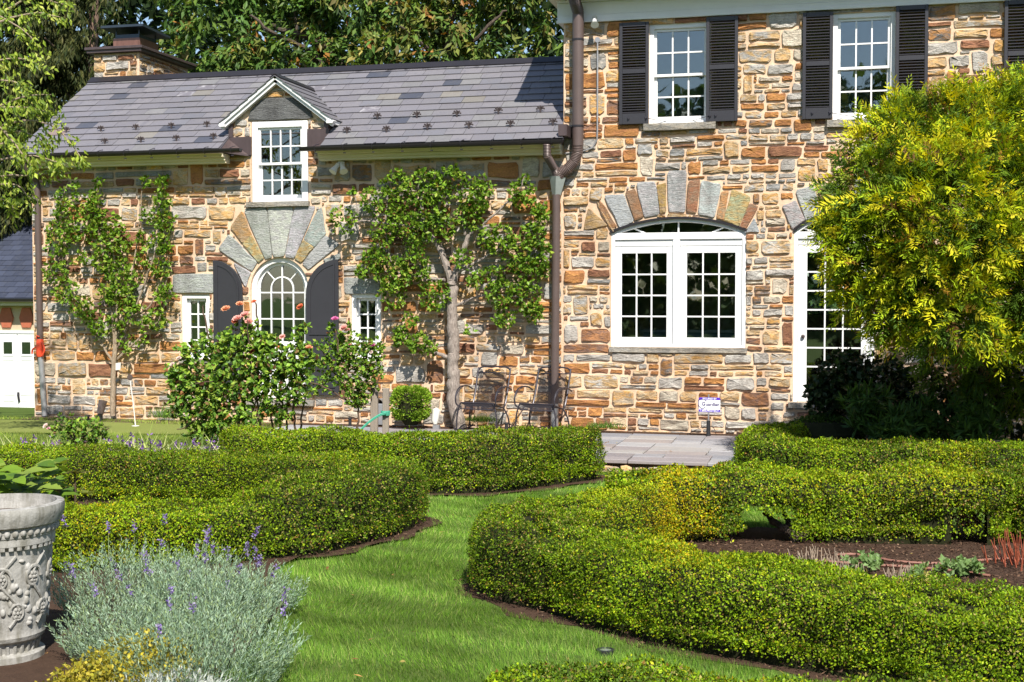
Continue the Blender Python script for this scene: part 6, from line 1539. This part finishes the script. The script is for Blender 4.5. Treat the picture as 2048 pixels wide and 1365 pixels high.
for i, pts_ in enumerate(tw):
    P_ = [D(x, y, dn+(-.9+.13*i)) for x, y in pts_]; mb = MB(); limb(P_, .022, .004, mb, 6, .006, i+9); mb.build('branch', 'vinebark', t, smooth=True)
    C_ = chaikin(P_, 3); m_ = 34; tt = rng.uniform(.35, 1, m_)
    B = np.array([C_[min(len(C_)-1, int(u*(len(C_)-1)))] for u in tt])+rng.normal(0, .05, (m_, 3)); k = 4; P2 = np.repeat(B, k, 0)+rng.normal(0, .05, (m_*k, 3)); A = rdirs(m_*k)*.6+np.array([.25, -.2, -.65])
    l_ = rng.uniform(.06, .115, m_*k); parts.append(leaf_quads(P2, A, rdirs(m_*k)*.5+np.array([0, -.8, .5]), l_, l_*.42, pick([(.22, .31, .035), (.30, .38, .05), (.14, .21, .03), (.40, .44, .09), (.09, .15, .025)], m_*k, [4, 4, 3, 1.5, 2]), .12, droop=.25))
build_leaves('leaves', parts, 'leaf', t)
# ------------------------------------------------------------------ garage at the far left
gd = 34.0
g0 = CD((70-1024)/F*gd, gd); gy = g0.y
t = thing('garage', 'white doored garage with blue black slate roof beyond the left end of the cottage', 'garage', (g0.x, gy, -1.1))
def GW(px, py, out=0): return W(px, py, gy-out)
xa = GW(-260, 700).x; xb = GW(110, 700).x
zd = GW(30, 667).z; ze = GW(30, 606).z; zg = GW(30, 828).z-.1
mb = MB(); mb.box((xa, gy, zg), (xb, gy+.2, ze+.05)); mb.build('wall', 'stucco', t)
yr = gy+3.0; er = GW(30, 597, .35); top_z = W(30, 425, yr).z
mb = MB(); a = [(xa, gy-.35, er.z), (xb, gy-.35, er.z), (xb, yr, top_z), (xa, yr, top_z)]; mb.add(a+[(x, y, z-.08) for x, y, z in a], [(0,1,2,3),(7,6,5,4),(0,4,5,1),(1,5,6,2),(2,6,7,3),(3,7,4,0)])
b2 = [(xa, 2*yr-gy+.35, er.z), (xb, 2*yr-gy+.35, er.z), (xb, yr, top_z), (xa, yr, top_z)]; mb.add(b2+[(x, y, z-.08) for x, y, z in b2], [(3,2,1,0),(4,5,6,7),(0,1,5,4),(1,2,6,5),(2,3,7,6),(3,0,4,7)])
groof = mb.build('roof', 'slate', t, col=(.05, .06, .085), col2=(.05, .05, .07))
sl3 = atan2(top_z-er.z, yr-gy+.35); L3 = hypot(top_z-er.z, yr-gy+.35)
def gp3(x, s, h): return (x, gy-.35+s*cos(sl3)-h*sin(sl3), er.z+s*sin(sl3)+h*cos(sl3))
rr = random.Random(9); nr = 17; st = MB(); x_vis = GW(-70, 500).x
for r in range(nr):
    x = xb-.02-(r % 2)*.15
    while x > x_vis:
        m_, _ = slate_box(gp3, x-.30, x-.004, r*L3/nr, (r+1)*L3/nr+.03, None, None, .02, .006, .010); k = rr.uniform(.8, 1.2)
        m_.build('slate', 'slate', groof, col=(.048*k, .056*k, .085*k), col2=(.06, .065, .085)); x -= .304
half_gutter(xa, xb, gy-.44, er.z-.01, .08, t)
mb = MB(); mb.box((xa, gy-.30, er.z-.19), (xb, gy-.02, er.z-.06)); mb.build('eave_board', 'cream', t)
for px in (-90, -35, 14, 54):
    c = GW(px, 636); r_ = GW(px+15, 636).x-c.x; hz = (GW(px, 613).z-GW(px, 653).z)/2
    mb = MB(); mb.prism([(c.x-r_*.95, c.z), (c.x-r_*.55, c.z-hz), (c.x+r_*.55, c.z-hz), (c.x+r_*.95, c.z), (c.x+r_*.55, c.z+hz), (c.x-r_*.55, c.z+hz)], gy-.05, gy-.002); mb.build('hexagon_tile', 'terracotta', t, bevel=.01)
z0 = zg; dx = GW(38, 700).x-GW(2, 700).x
xs0 = [GW(p, 700).x for p in (-112, -74, -36, 0, 36.5, 73)]
mb = MB(); mb.box((GW(-120, 700).x, gy-.06, zd), (xb-.05, gy-.002, zd+.07)); mb.box((GW(70, 700).x, gy-.05, z0), (GW(78, 700).x, gy-.002, zd)); mb.build('door_frame', 'white', t)
for a, b in zip(xs0[:-1], xs0[1:]):
    mb = MB(); mb.box((a+.008, gy-.04, z0), (b-.008, gy-.003, zd-.005)); dr_o = mb.build('garage_door', 'white', t, bevel=.005)
    wz1, wz0 = GW(0, 684).z, GW(0, 708).z; w_ = b-a
    pm = MB(); pm.box((a+w_*.26, gy-.046, wz0), (b-w_*.26, gy-.0405, wz1)); pm.build('pane', 'glass_lower', dr_o)
    pk = MB(); pk.box((a+w_*.27, gy-.0402, wz0+.01), (b-w_*.27, gy-.0401, wz1-.01)); pk.build('pane_backing', 'black', dr_o)
    fr = MB(); fr.strip([(a+w_*.2, wz0-.05), (b-w_*.2, wz0-.05), (b-w_*.2, wz1+.05), (a+w_*.2, wz1+.05)], [(a+w_*.26, wz0), (b-w_*.26, wz0), (b-w_*.26, wz1), (a+w_*.26, wz1)], gy-.055, gy-.0405, True)
    for za, zb in ((GW(0, 790).z, GW(0, 718).z), (z0+.1, GW(0, 800).z)):
        fr.strip([(a+w_*.16, za), (b-w_*.16, za), (b-w_*.16, zb), (a+w_*.16, zb)], [(a+w_*.2, za+.03), (b-w_*.2, za+.03), (b-w_*.2, zb-.03), (a+w_*.2, zb-.03)], gy-.05, gy-.0405, True)
    fr.build('moulding', 'white', dr_o)
hx = GW(41, 795); mb = MB(); mb.tube([hx+Vector((0, -.09, .14)), hx+Vector((0, -.10, .06)), hx+Vector((0, -.06, -.1))], .03, 8); mb.build('handle', 'iron', t)

# ------------------------------------------------------------------ carved urn at the lower left
ur = CD(-3.06, 7.75); t = thing('carved_urn', 'big pale carved stone urn at the lower left picture corner', 'urn', ur); t.scale = (.79, .79, 1)
zz = lambda py: D(0, py+13, 7.75).z
def lz(prof): return [(r, z-ur.z) for r, z in prof]
mb = MB(); mb.lathe(lz([(0, GZ), (.30, GZ), (.30, GZ+.07), (.235, GZ+.09), (.225, zz(1300)), (.262, zz(1262))]), ur, 44); foot = mb.build('foot', 'urn', t, smooth=True)
body = lz([(.262, zz(1262)), (.298, zz(1256)), (.308, zz(1248)), (.300, zz(1240)), (.312, zz(1225)), (.330, zz(1160)), (.345, zz(1090)), (.356, zz(1072)), (.385, zz(1066)), (.385, zz(1052)), (.392, zz(1050)), (.40, zz(1032)), (.43, zz(1028)), (.452, zz(1012)), (.458, zz(1000)), (.452, zz(992)), (.40, zz(990)), (.395, zz(1005)), (.37, zz(1040)), (.30, zz(1060)), (0, zz(1062))])
mb = MB(); mb.lathe(body, ur, 72); b_o = mb.build('bowl', 'urn', t, smooth=True)
mb = MB(); mb.lathe(lz([(0, zz(1020)), (.385, zz(1020))]), ur, 24); mb.build('soil', 'mulch', t)
# flutes, egg moulding, dentils, relief scrolls and rosettes
mb = MB()
for k in range(30):
    a = 2*pi*k/30; d_ = Vector((cos(a), sin(a), 0)); mb.tube([ur+d_*.225+Vector((0, 0, GZ+.10-ur.z)), ur+d_*.24+Vector((0, 0, (zz(1285)-ur.z))), ur+d_*.262+Vector((0, 0, zz(1265)-ur.z))], [.014, .022, .012], 6)
mb.build('flute', 'urn', foot, smooth=True)
mb = MB()
def blobm(mb, c, ax, r1, r2, h):
    """low relief bump standing out along ax"""
    ax = Vector(ax).normalized(); s = ax.cross(Vector((0, 0, 1))).normalized(); u = Vector((0, 0, 1)); vs = []; n = 8
    for q, hh in ((1, 0), (.8, .6), (.4, .95)): vs += [Vector(c)+s*cos(2*pi*k/n)*r1*q+u*sin(2*pi*k/n)*r2*q+ax*h*hh for k in range(n)]
    vs.append(Vector(c)+ax*h); fs = [(i*n+k, i*n+(k+1) % n, (i+1)*n+(k+1) % n, (i+1)*n+k) for i in range(2) for k in range(n)]+[(2*n+k, 2*n+(k+1) % n, 3*n) for k in range(n)]; mb.add(vs, fs)
for k in range(44):
    a = 2*pi*k/44; d_ = Vector((cos(a), sin(a), 0)); blobm(mb, Vector((ur.x, ur.y, zz(1040)))+d_*.393, d_, .025, .026, .022)
mb.build('egg_moulding', 'urn', b_o, smooth=True)
mb = MB()
for k in range(40):
    a = 2*pi*k/40; d_ = Vector((cos(a), sin(a), 0)); s = Vector((-sin(a), cos(a), 0)); mb.obox(Vector((ur.x, ur.y, zz(1069)))+d_*.362, s*.016, d_*.02, Vector((0, 0, .014)))
mb.build('dentil_band', 'urn', b_o)
mb = MB(); rr = random.Random(17)
def rad_at(z):
    for (r0, a), (r1, b) in zip(body[4:8], body[5:9]):
        z0_, z1_ = a+ur.z, b+ur.z
        if z0_ <= z <= z1_: return r0+(r1-r0)*(z-z0_)/(z1_-z0_)
    return .33
def onb(a, z, o=0): r = rad_at(z)+o; return Vector((ur.x+r*cos(a), ur.y+r*sin(a), z))
zc1, zc2 = zz(1120), zz(1200); back = atan2(-F2.y, -F2.x)
for k in range(9):
    a0 = back-.35+2*pi*k/9
    for sg, zc, rs in ((1, zz(1130), .075), (-1, zz(1198), .062)):
        p = []; a1 = a0+(.0 if sg > 0 else .34)
        for i in range(26): th = i*.42; q = rs*(1-i/30); p.append(onb(a1+sg*q*cos(th)/.34, zc+q*sin(th), .008))
        mb.tube(p, [.013*(1-i/40) for i in range(26)], 6)
        for i in range(6): th = i*pi/3; blobm(mb, onb(a1+.024*cos(th)/.34, zc+.024*sin(th)), Vector((cos(a1), sin(a1), 0)), .016, .016, .022)
        blobm(mb, onb(a1, zc), Vector((cos(a1), sin(a1), 0)), .014, .014, .03)
    p = [onb(a0+.17+.12*sin(i*.5)/.6, zz(1225)+(zz(1085)-zz(1225))*i/14, .006) for i in range(15)]; mb.tube(p, [.012]*15, 6)
    for i in range(16):
        a_, z_ = a0+rr.uniform(-.33, .36), rr.uniform(zz(1222), zz(1084)); blobm(mb, onb(a_, z_, -.003), Vector((cos(a_), sin(a_), 0)), rr.uniform(.012, .03), rr.uniform(.012, .034), rr.uniform(.014, .026))
mb.build('relief_carving', 'urn', b_o, smooth=True)
# ------------------------------------------------------------------ the two wrought iron chairs
def make_chair(loc, rz, label):
    t = thing('patio_chair', label, 'chair', (0, 0, 0), 'black wrought iron patio chairs')
    hwid, sd, sh = .27, .50, .42      # local: seat faces -Y
    fr = MB()
    for s in (-1, 1):
        # back upright curving into the seat side rail
        fr.tube(chaikin([(s*hwid, .40, .93), (s*hwid, .30, .62), (s*hwid, .20, .38), (s*hwid, .12, .335), (s*hwid, .0, .36), (s*hwid, -.25, .43)], 3), .013, 7)
    fr.tube(chaikin([(-hwid, .372, .82), (-hwid, .395, .90), (-hwid+.06, .41, .945), (0, .412, .95), (hwid-.06, .41, .945), (hwid, .395, .90), (hwid, .372, .82)], 2), .013, 7)
    fr.tube([(-hwid, .37, .855), (hwid, .37, .855)], .009, 6); fr.tube([(-hwid, -.25, .43), (hwid, -.25, .43)], .010, 6); fr.tube([(-hwid, -.26, .335), (hwid, -.26, .335)], .009, 6)
    fr.build('frame', 'iron', t, smooth=True)
    for s in (-1, 1):
        ar = MB(); x = s*(hwid+.06)
        ar.tube(chaikin([(x, .30, .60), (x, .12, .665), (x, -.12, .67), (x, -.26, .62), (x, -.33, .50), (x, -.30, .40), (s*hwid, -.25, .36)], 3), .012, 7)
        for q in (-.018, .018): ar.tube(chaikin([(x+q*1.5, -.02, .675), (x+q, -.22, .63), (x, -.33, .50)], 2), .006, 5)
        ar.build('armrest', 'iron', t, smooth=True)
        lg = MB()
        lg.tube(chaikin([(s*hwid, -.26, .43), (x, -.27, .25), (x, -.28, .03)], 2), .012, 7); lg.build('leg', 'iron', t, smooth=True)
        lg = MB(); lg.tube(chaikin([(s*hwid, .12, .34), (x, .17, .2), (x, .22, .03)], 2), .012, 7); lg.tube(chaikin([(x, -.36, .05), (x, -.28, .012), (x, 0, .012), (x, .24, .012), (x, .32, .05)], 2), .012, 7); lg.build('leg', 'iron', t, smooth=True)
    st_ = MB(); st_.tube([(-hwid-.06, .22, .03), (hwid+.06, .22, .03)], .009, 6); st_.build('stretcher', 'iron', t, smooth=True)
    # expanded metal: two crossing sets of thin strands
    def lattice(name, f, nu, nv, step):
        mb = MB(); w = .0024
        for sg in (1, -1):
            k = -int(nv/step)-1
            while k*step < nu:
                u0 = k*step; pts = []
                for i in range(41):
                    v = nv*i/40; u = u0+sg*v if sg > 0 else u0+nv-v
                    if 0 <= u <= nu: pts.append(f(u, v))
                if len(pts) > 1: mb.tube(pts[::max(1, len(pts)//5)]+[pts[-1]], w, 3, False)
                k += 1
        return mb.build(name, 'iron', t)
    B0, B1 = Vector((0, .205, .40)), Vector((0, .368, .85))
    lattice('mesh_back', lambda u, v: Vector((u-hwid+.04, 0, 0))+B0.lerp(B1, v/.48), 2*hwid-.08, .48, .017)
    lattice('mesh_seat', lambda u, v: Vector((u-hwid, 0, 0))+Vector((0, -.25, .43)).lerp(Vector((0, .13, .345)), v/.40), 2*hwid, .40, .017)
    lattice('mesh_apron', lambda u, v: Vector((u-hwid, 0, 0))+Vector((0, -.25, .43)).lerp(Vector((0, -.26, .335)), v/.096), 2*hwid, .096, .017)
    orn = MB()
    for s in (-1, 1):
        orn.tube(chaikin([(s*.02, .39, .88), (s*.07, .39, .91), (s*.14, .388, .875)], 2), .005, 5)
        for q in (.035, .06, .09): orn.lathe([(0, -.004), (.016, 0), (0, .006)], (s*q, .388, .895), 6, (0, -1, 0))
    orn.build('leaf_scroll', 'iron', t, smooth=True)
    t.location = loc; t.rotation_euler.z = rz; return t
c1 = W(968, 853, -.52); c2_ = W(1087, 850, -.50)
ch1 = make_chair((c1.x, c1.y, .004), math.radians(-9), 'black mesh patio chair beside the old pear trunk')
ch2 = copy_thing(ch1, (c2_.x, c2_.y, .004), 'black mesh patio chair in front of the long brown downspout', math.radians(-13))

# ------------------------------------------------------------------ security sign
sx = W(1417, 840, -.55); t = thing('security_sign', 'white and violet Guardian security sign on a black post before the wall', 'sign', (sx.x, -.55, -.01))
Ys = -.56; f = lambda x, y: W(x, y, Ys)
tl, br_ = f(1397.5, 795), f(1440.5, 825); W_, H_ = br_.x-tl.x, tl.z-br_.z
def rrect(x0, z0, x1, z1, r, tc=(1, 1, 1, 1)):
    p = []
    for (cx_, cz_, a0, on) in ((x1-r, z1-r, 0, tc[0]), (x0+r, z1-r, pi/2, tc[1]), (x0+r, z0+r, pi, tc[2]), (x1-r, z0+r, 1.5*pi, tc[3])):
        p += arc(cx_, cz_, r, a0, a0+pi/2, 4) if on else [(cx_+(r if a0 in (0, 1.5*pi) else -r), cz_+(r if a0 in (0, pi/2) else -r))]
    return p
x0, x1, z0, z1 = tl.x, br_.x, br_.z, tl.z; bh = H_*.17
mb = MB(); mb.prism(rrect(x0, z0, x1, z1, .025), Ys, Ys+.006); mb.build('panel', 'signwhite', t)
mb = MB(); mb.prism(rrect(x0, z1-bh, x1, z1, .024, (1, 1, 0, 0)), Ys-.0015, Ys-.0002); mb.prism(rrect(x0, z0, x1, z0+bh, .024, (0, 0, 1, 1)), Ys-.0015, Ys-.0002); mb.build('colour_band', 'purple', t)
def text(s, x, z, size, mat, bold=0):
    cu = bpy.data.curves.new('lettering', 'FONT'); cu.body = s; cu.size = size; cu.align_x = 'CENTER'; cu.align_y = 'CENTER'; cu.offset = bold; cu.extrude = .0004; cu.resolution_u = 3
    ob = bpy.data.objects.new('lettering', cu); COL.objects.link(ob); bpy.context.view_layer.update(); me = bpy.data.meshes.new_from_object(ob.evaluated_get(bpy.context.evaluated_depsgraph_get())); bpy.data.objects.remove(ob)
    me.materials.clear(); me.materials.append(M[mat]); o = link('lettering', me, t); o.rotation_euler = (pi/2, 0, 0); o.location = Vector((x, Ys-.0025, z))-Vector(t.location); return o
text('SECURED BY', (x0+x1)/2, z1-bh*.52, .036, 'signwhite', .0008); text('1.800.PROTECT', (x0+x1)/2, z0+bh*.5, .040, 'signwhite', .0008)
zc = z0+H_*.545; text('uardian', x0+W_*.645, zc-.004, .066, 'ink', .0014); text('G', x0+W_*.225, zc, .074, 'ink', .0018)
sh = MB(); q = x0+W_*.17
pts = [(.062, .052), (.03, .068), (-.005, .074), (-.04, .066), (-.062, .056), (-.062, .0), (-.05, -.04), (-.022, -.068), (0, -.078), (.03, -.062), (.042, -.046)]
out = [(q+a, zc+b) for a, b in pts]; inn = [(q+a*.83, zc+b*.86) for a, b in pts]; sh.strip(out, inn, Ys-.002, Ys-.0003); sh.build('shield_emblem', 'ink', t)
mb = MB(); mb.tube([(sx.x, Ys+.012, -.02), (sx.x, Ys+.012, .23)], [.034, .028], 12); mb.build('post', 'black', t, smooth=True)
mb = MB(); mb.tube([(sx.x, Ys+.012, .23), (sx.x, Ys+.012, z1+.045)], .012, 8); mb.build('rod', 'galv', t)
mb = MB(); mb.tube(chaikin([(sx.x+.02, Ys+.02, .15), (sx.x+.08, Ys+.06, .12), (sx.x+.11, Ys+.1, -.01)], 2), .005, 5); mb.tube(chaikin([(sx.x-.01, Ys+.02, .16), (sx.x-.18, Ys+.1, .09), (sx.x-.34, Ys+.2, -.01)], 2), .004, 5); mb.build('cable', 'black', t)

# ------------------------------------------------------------------ lamps on and by the walls
def cone_head(mb, p, d, r0, r1, L):
    d = Vector(d).normalized(); mb.tube([Vector(p), Vector(p)+d*L*.35, Vector(p)+d*L*.5, Vector(p)+d*L], [r0, r0*1.05, r0*1.2, r1], 14)
p = W(683, 328, -.05); t = thing('twin_floodlight', 'white twin headed floodlight under the cottage eave right of the dormer', 'lamp', p)
mb = MB(); mb.lathe([(0, 0), (.06, 0), (.055, .03), (0, .035)], p, 14, (0, -1, 0)); mb.build('base', 'lampwhite', t, smooth=True)
for s in (-1, 1):
    mb = MB(); a = p+Vector((s*.03, -.06, -.01)); mb.tube([p+Vector((s*.02, -.03, 0)), a], .022, 8); cone_head(mb, a, (s*.42, -.55, -.85), .035, .066, .17); mb.build('lamp_head', 'lampwhite', t, smooth=True)
p = W(1190, 40, -.06); t = thing('floodlight', 'single clear floodlight bulb below the white frieze beside the tall brown downspout', 'lamp', p)
mb = MB(); mb.tube([p+Vector((0, .05, .05)), p+Vector((0, -.03, .03)), p+Vector((.01, -.1, -.03))], [.03, .034, .03], 10); mb.build('socket', 'lampwhite', t, smooth=True)
mb = MB(); a = p+Vector((.01, -.1, -.03)); cone_head(mb, a, (.15, -.6, -.6), .032, .062, .12); mb.build('bulb', 'bulb', t, smooth=True)
mb = MB(); mb.lathe([(0, 0), (.042, 0), (.042, .03), (0, .03)], (.53, -.02, 5.92), 10, (0, -1, 0)); mb.build('junction_box', 'galv', t)
p = W(200, 826, -.55); p.z = -.015; t = thing('garden_spotlight', 'dark tilted cylinder spotlight at the wall foot left of the fan trained pear', 'lamp', p)
mb = MB(); mb.tube([p, p+Vector((0, 0, .12))], .045, 10); mb.build('stake', 'black', t, smooth=True)
mb = MB(); mb.tube([p+Vector((0, 0, .12)), p+Vector((.03, .05, .34))], [.055, .07], 14); mb.build('lamp_head', 'downspout', t, smooth=True)
p = W(175, 830, -.5); p.z = -.015; t = thing('ground_light', 'small black stub light on the ground left of the tilted spotlight', 'lamp', p); mb = MB(); mb.tube([p, p+Vector((0, 0, .06)), p+Vector((0, 0, .065)), p+Vector((0, 0, .09))], [.03, .03, .05, .045], 10); mb.build('body', 'black', t)
p = W(1013, 860, -.9); t = thing('path_light', 'short black path light post between the two patio chairs', 'lamp', p); p.z = 0
t.location = p; mb = MB(); mb.tube([p, p+Vector((0, 0, .14)), p+Vector((0, 0, .142)), p+Vector((0, 0, .165))], [.026, .026, .036, .034], 12); mb.build('body', 'black', t, smooth=True)
p = W(700, 846, -.4); p.z = -.01; t = thing('path_light', 'short black path light behind the smaller rose bush', 'lamp', p); mb = MB(); mb.tube([p, p+Vector((0, 0, .12)), p+Vector((0, 0, .122)), p+Vector((0, 0, .145))], [.026, .026, .036, .034], 12); mb.build('body', 'black', t, smooth=True)
p = W(873, 845, -.5); p.z = -.015; t = thing('white_spotlight', 'white spotlight pointing up beside the round lime shrub', 'lamp', p)
mb = MB(); mb.box((p.x-.05, p.y-.04, -.014), (p.x+.05, p.y+.04, .06)); mb.build('base', 'galv', t); mb = MB(); mb.tube([p+Vector((-.02, 0, .08)), p+Vector((-.03, .01, .14)), p+Vector((-.01, .03, .30)), p+Vector((0, .04, .33))], [.03, .06, .065, .02], 12); mb.build('lamp_head', 'lampwhite', t, smooth=True)
p = G(1211, 1299, GZ+.03); t = thing('well_light', 'round glass topped well light in the mulch below the near hedge', 'lamp', p)
mb = MB(); mb.lathe([(.0, -.03), (.055, -.03), (.055, .0), (.043, .003), (.040, -.008)], p, 20); mb.build('rim', 'black', t, smooth=True); mb = MB(); mb.lathe([(.040, -.007), (.02, -.004), (0, -.003)], p, 20); mb.build('lens', 'galv', t, smooth=True)
# red clamp on the left drain
p = Vector((-9.07, -.09, 1.15)); t = thing('pipe_clamp', 'orange red plastic clamp where the left downspout meets its drain', 'clamp', p)
mb = MB(); mb.tube([p+Vector((0, 0, -.14)), p+Vector((0, 0, -.1)), p+Vector((0, 0, .08)), p+Vector((0, 0, .16))], [.055, .066, .064, .056], 12); mb.build('collar', 'orange', t, smooth=True)
mb = MB(); mb.tube(chaikin([p+Vector((.05, -.04, .12)), p+Vector((.11, -.05, .04)), p+Vector((.12, -.05, -.05)), p+Vector((.06, -.05, -.12))], 2), .014, 6); mb.tube(chaikin([p+Vector((-.05, -.04, .02)), p+Vector((-.12, -.04, -.01)), p+Vector((-.13, -.04, -.09))], 2), .016, 6)
mb.tube([p+Vector((-.03, -.06, .17)), p+Vector((-.02, -.06, .22)), p+Vector((.03, -.06, .2))], .012, 6); mb.build('handle', 'orange', t, smooth=True)
# golf pin on the putting green
p = G(271, 851, .0); p.z = float(terrain(p.x, p.y))+.01; t = thing('golf_pin', 'thin pale golf hole pin with a round brown marker on the putting green', 'golf pin', p)
top = D(260, 759, depth_of(p)); mb = MB(); mb.tube([p, p.lerp(top, .5)+Vector((.006, 0, 0)), top], .009, 6); mb.build('pole', 'pinpole', t)
mb = MB(); mb.lathe([(.0, -.01), (.045, -.01), (.048, 0), (.045, .01), (0, .01)], top+Vector((0, 0, .03)), 16, (0, -1, 0)); mb.lathe([(.0, .011), (.03, .011), (.03, .015), (0, .015)], top+Vector((0, 0, .03)), 12, (0, -1, 0)); mb.build('marker', 'downspout', t)
mb = MB(); mb.lathe([(0, 0), (.06, 0), (.062, .006), (0, .006)], p+Vector((0, 0, -.003)), 16); mb.build('cup_rim', 'white', t)
# stakes and twine by the smaller rose
def stake(px, py0, py1, dd, r, label):
    a = D(px, py1, dd); b = D(px+1, py0, dd); a.z = -.14; t = thing('wooden_stake', label, 'stake', a); rr_ = random.Random(px); mb = MB(); mb.obox((a+b)/2, R2*r, F2*r, (b-a)/2); o = mb.build('post', 'wood', t, bevel=.006); return a, b
stake(771, 777, 868, 17.2, .042, 'squared grey wooden stake tied with green twine right of the smaller rose bush')
a, b = stake(748, 770, 868, 17.5, .05, 'leaning weathered wooden stake behind the squared one'); 
t = thing('garden_twine', 'green twine tied from the squared stake down to the rose stem', 'twine', D(771, 830, 17.1)); mb = MB()
pp = [D(x, y, 17.1) for x, y in ((772,826),(762,828),(745,838),(728,852),(718,864))]; mb.tube(chaikin(pp, 2), .012, 6); mb.tube(chaikin([q+Vector((0, 0, -.015)) for q in pp], 2), .009, 6)
for k in range(4): c = D(771, 823+k*2.4, 17.18); mb.lathe([(.058, -.008), (.068, 0), (.058, .008)], c, 10)
mb.build('cord', 'twine', t)
p = W(766, 820, -.9); t = thing('utility_box', 'small grey metal hood on the wall foot behind the stakes', 'box', (W(762, 822, -.12).x, -.12, 0))
c = W(762, 824, -.12); mb = MB(); mb.box((c.x-.10, -.2, .0), (c.x+.06, -.02, .34)); mb.lathe([(0.08, 0), (.08, .18)], (c.x-.02, -.2, .34), 12, (0, 1, 0)); mb.build('housing', 'galv', t, bevel=.01)
# ------------------------------------------------------------------ right bed: drip hoses, cut stems, sedum, red stems
def ground_px(x, y, z=GZ+.045): return G(x, y, z)
t = thing('drip_hose', 'upper terracotta coloured drip hose winding across the mulch bed', 'hose', ground_px(1750, 1115)); mb = MB(); mb.tube(chaikin([ground_px(*q) for q in ((1672,1111),(1700,1108),(1735,1112),(1780,1122),(1840,1127),(1900,1127),(1960,1121),(2010,1117),(2060,1120))], 3), .011, 8); mb.build('tubing', 'hose', t, smooth=True)
t = thing('drip_hose', 'lower terracotta coloured drip hose ending at the sedum leaves', 'hose', ground_px(1800, 1133)); mb = MB(); mb.tube(chaikin([ground_px(*q) for q in ((1640,1122),(1700,1127),(1760,1131),(1820,1134),(1870,1138),(1925,1144),(1980,1152))], 3), .011, 8); mb.build('tubing', 'hose', t, smooth=True)
rr = random.Random(40)
for x, y, n, sp, lb in ((1630,1124,46,46,'clump of pale cut stems at the left of the mulch bed'), (1700,1146,40,52,'pale cut stems among grey green sedum leaves'), (1800,1160,34,40,'pale cut stems just behind the near hedge')):
    c = ground_px(x, y); t = thing('cut_stems', lb, 'plant', c); mb = MB()
    for k in range(n):
        b = ground_px(x+rr.gauss(0, sp*.5), y+rr.gauss(0, 4)); mb.tube([b, b+Vector((rr.uniform(-.04, .04), rr.uniform(-.03, .03), rr.uniform(.04, .12)))], [.004, .003], 4)
    mb.build('stems', 'straw', t)['kind'] = 'stuff'
for x, y, n, sp, lb in ((1730,1142,170,46,'grey green sedum rosettes among the cut stems'), (1925,1152,230,52,'pale green sedum rosettes right of the lower hose end'), (1830,1162,60,20,'tiny sedum rosette close behind the near hedge')):
    c = ground_px(x, y); t = thing('sedum', lb, 'plant', c); P = np.array([ground_px(x+rr.gauss(0, sp*.45), y+rr.gauss(0, 5)) for _ in range(n//5)]); P[:, 2] += rng.uniform(.02, .10, len(P))
    build_leaves('leaves', [tufts(P, np.tile([0, -.1, .5], (len(P), 1)), 8, .048, .62, [(.17, .27, .09), (.23, .34, .13), (.12, .20, .06)], None, 1.0, .1)], 'leaf', t)
c = ground_px(2035, 1125); t = thing('red_stemmed_grass', 'clump of orange red upright stems at the right picture edge', 'plant', c); mb = MB()
for k in range(36):
    b = ground_px(2035+rr.gauss(0, 22), 1128+rr.gauss(0, 5)); mb.tube([b, b+Vector((rr.uniform(-.09, .03), rr.uniform(-.04, .04), rr.uniform(.12, .30)))], [.006, .003], 4)
mb.build('stems', 'redstem', t)['kind'] = 'stuff'
c = CD((1935-1024)/F*11.7, 11.7); t = thing('bare_twigs', 'bare brown twigs showing in the gap at the end of the ragged hedge', 'shrub', c, None); mb = MB()
for k in range(60):
    b = D(1938+rr.gauss(0, 16), 1050+rr.gauss(0, 4), 11.55+rr.uniform(-.1, .2)); e = D(1935+rr.gauss(0, 34), 1000+rr.gauss(0, 16), 11.5+rr.uniform(-.15, .2)); limb([b, b.lerp(e, .5)+Vector((rr.gauss(0, .03), 0, .02)), e], .007, .003, mb, 4, .006, k)
b0 = Vector((c.x, c.y, GZ)); limb([b0, D(1938, 1060, 11.6), D(1938, 1035, 11.6)], .03, .016, mb, 6, .01, 3); mb.build('twigs', 'twig', t)['kind'] = 'stuff'
t = thing('hedge_stem', 'gnarled dark stem standing in the open gap of the ragged hedge', 'stem', G(1592, 1092)); mb = MB()
limb([D(1595, 1094, 11.4), D(1588, 1065, 11.45), D(1570, 1055, 11.5), D(1548, 1048, 11.6), D(1530, 1025, 11.7)], .05, .022, mb, 8, .012, 1); limb([D(1592, 1080, 11.4), D(1612, 1058, 11.5), D(1612, 1020, 11.6)], .055, .03, mb, 8, .012, 2); limb([D(1588, 1064, 11.45), D(1572, 1040, 11.6), D(1560, 1010, 11.7)], .03, .015, mb, 7, .01, 4); mb.build('bark', 'darkbark', t, smooth=True)
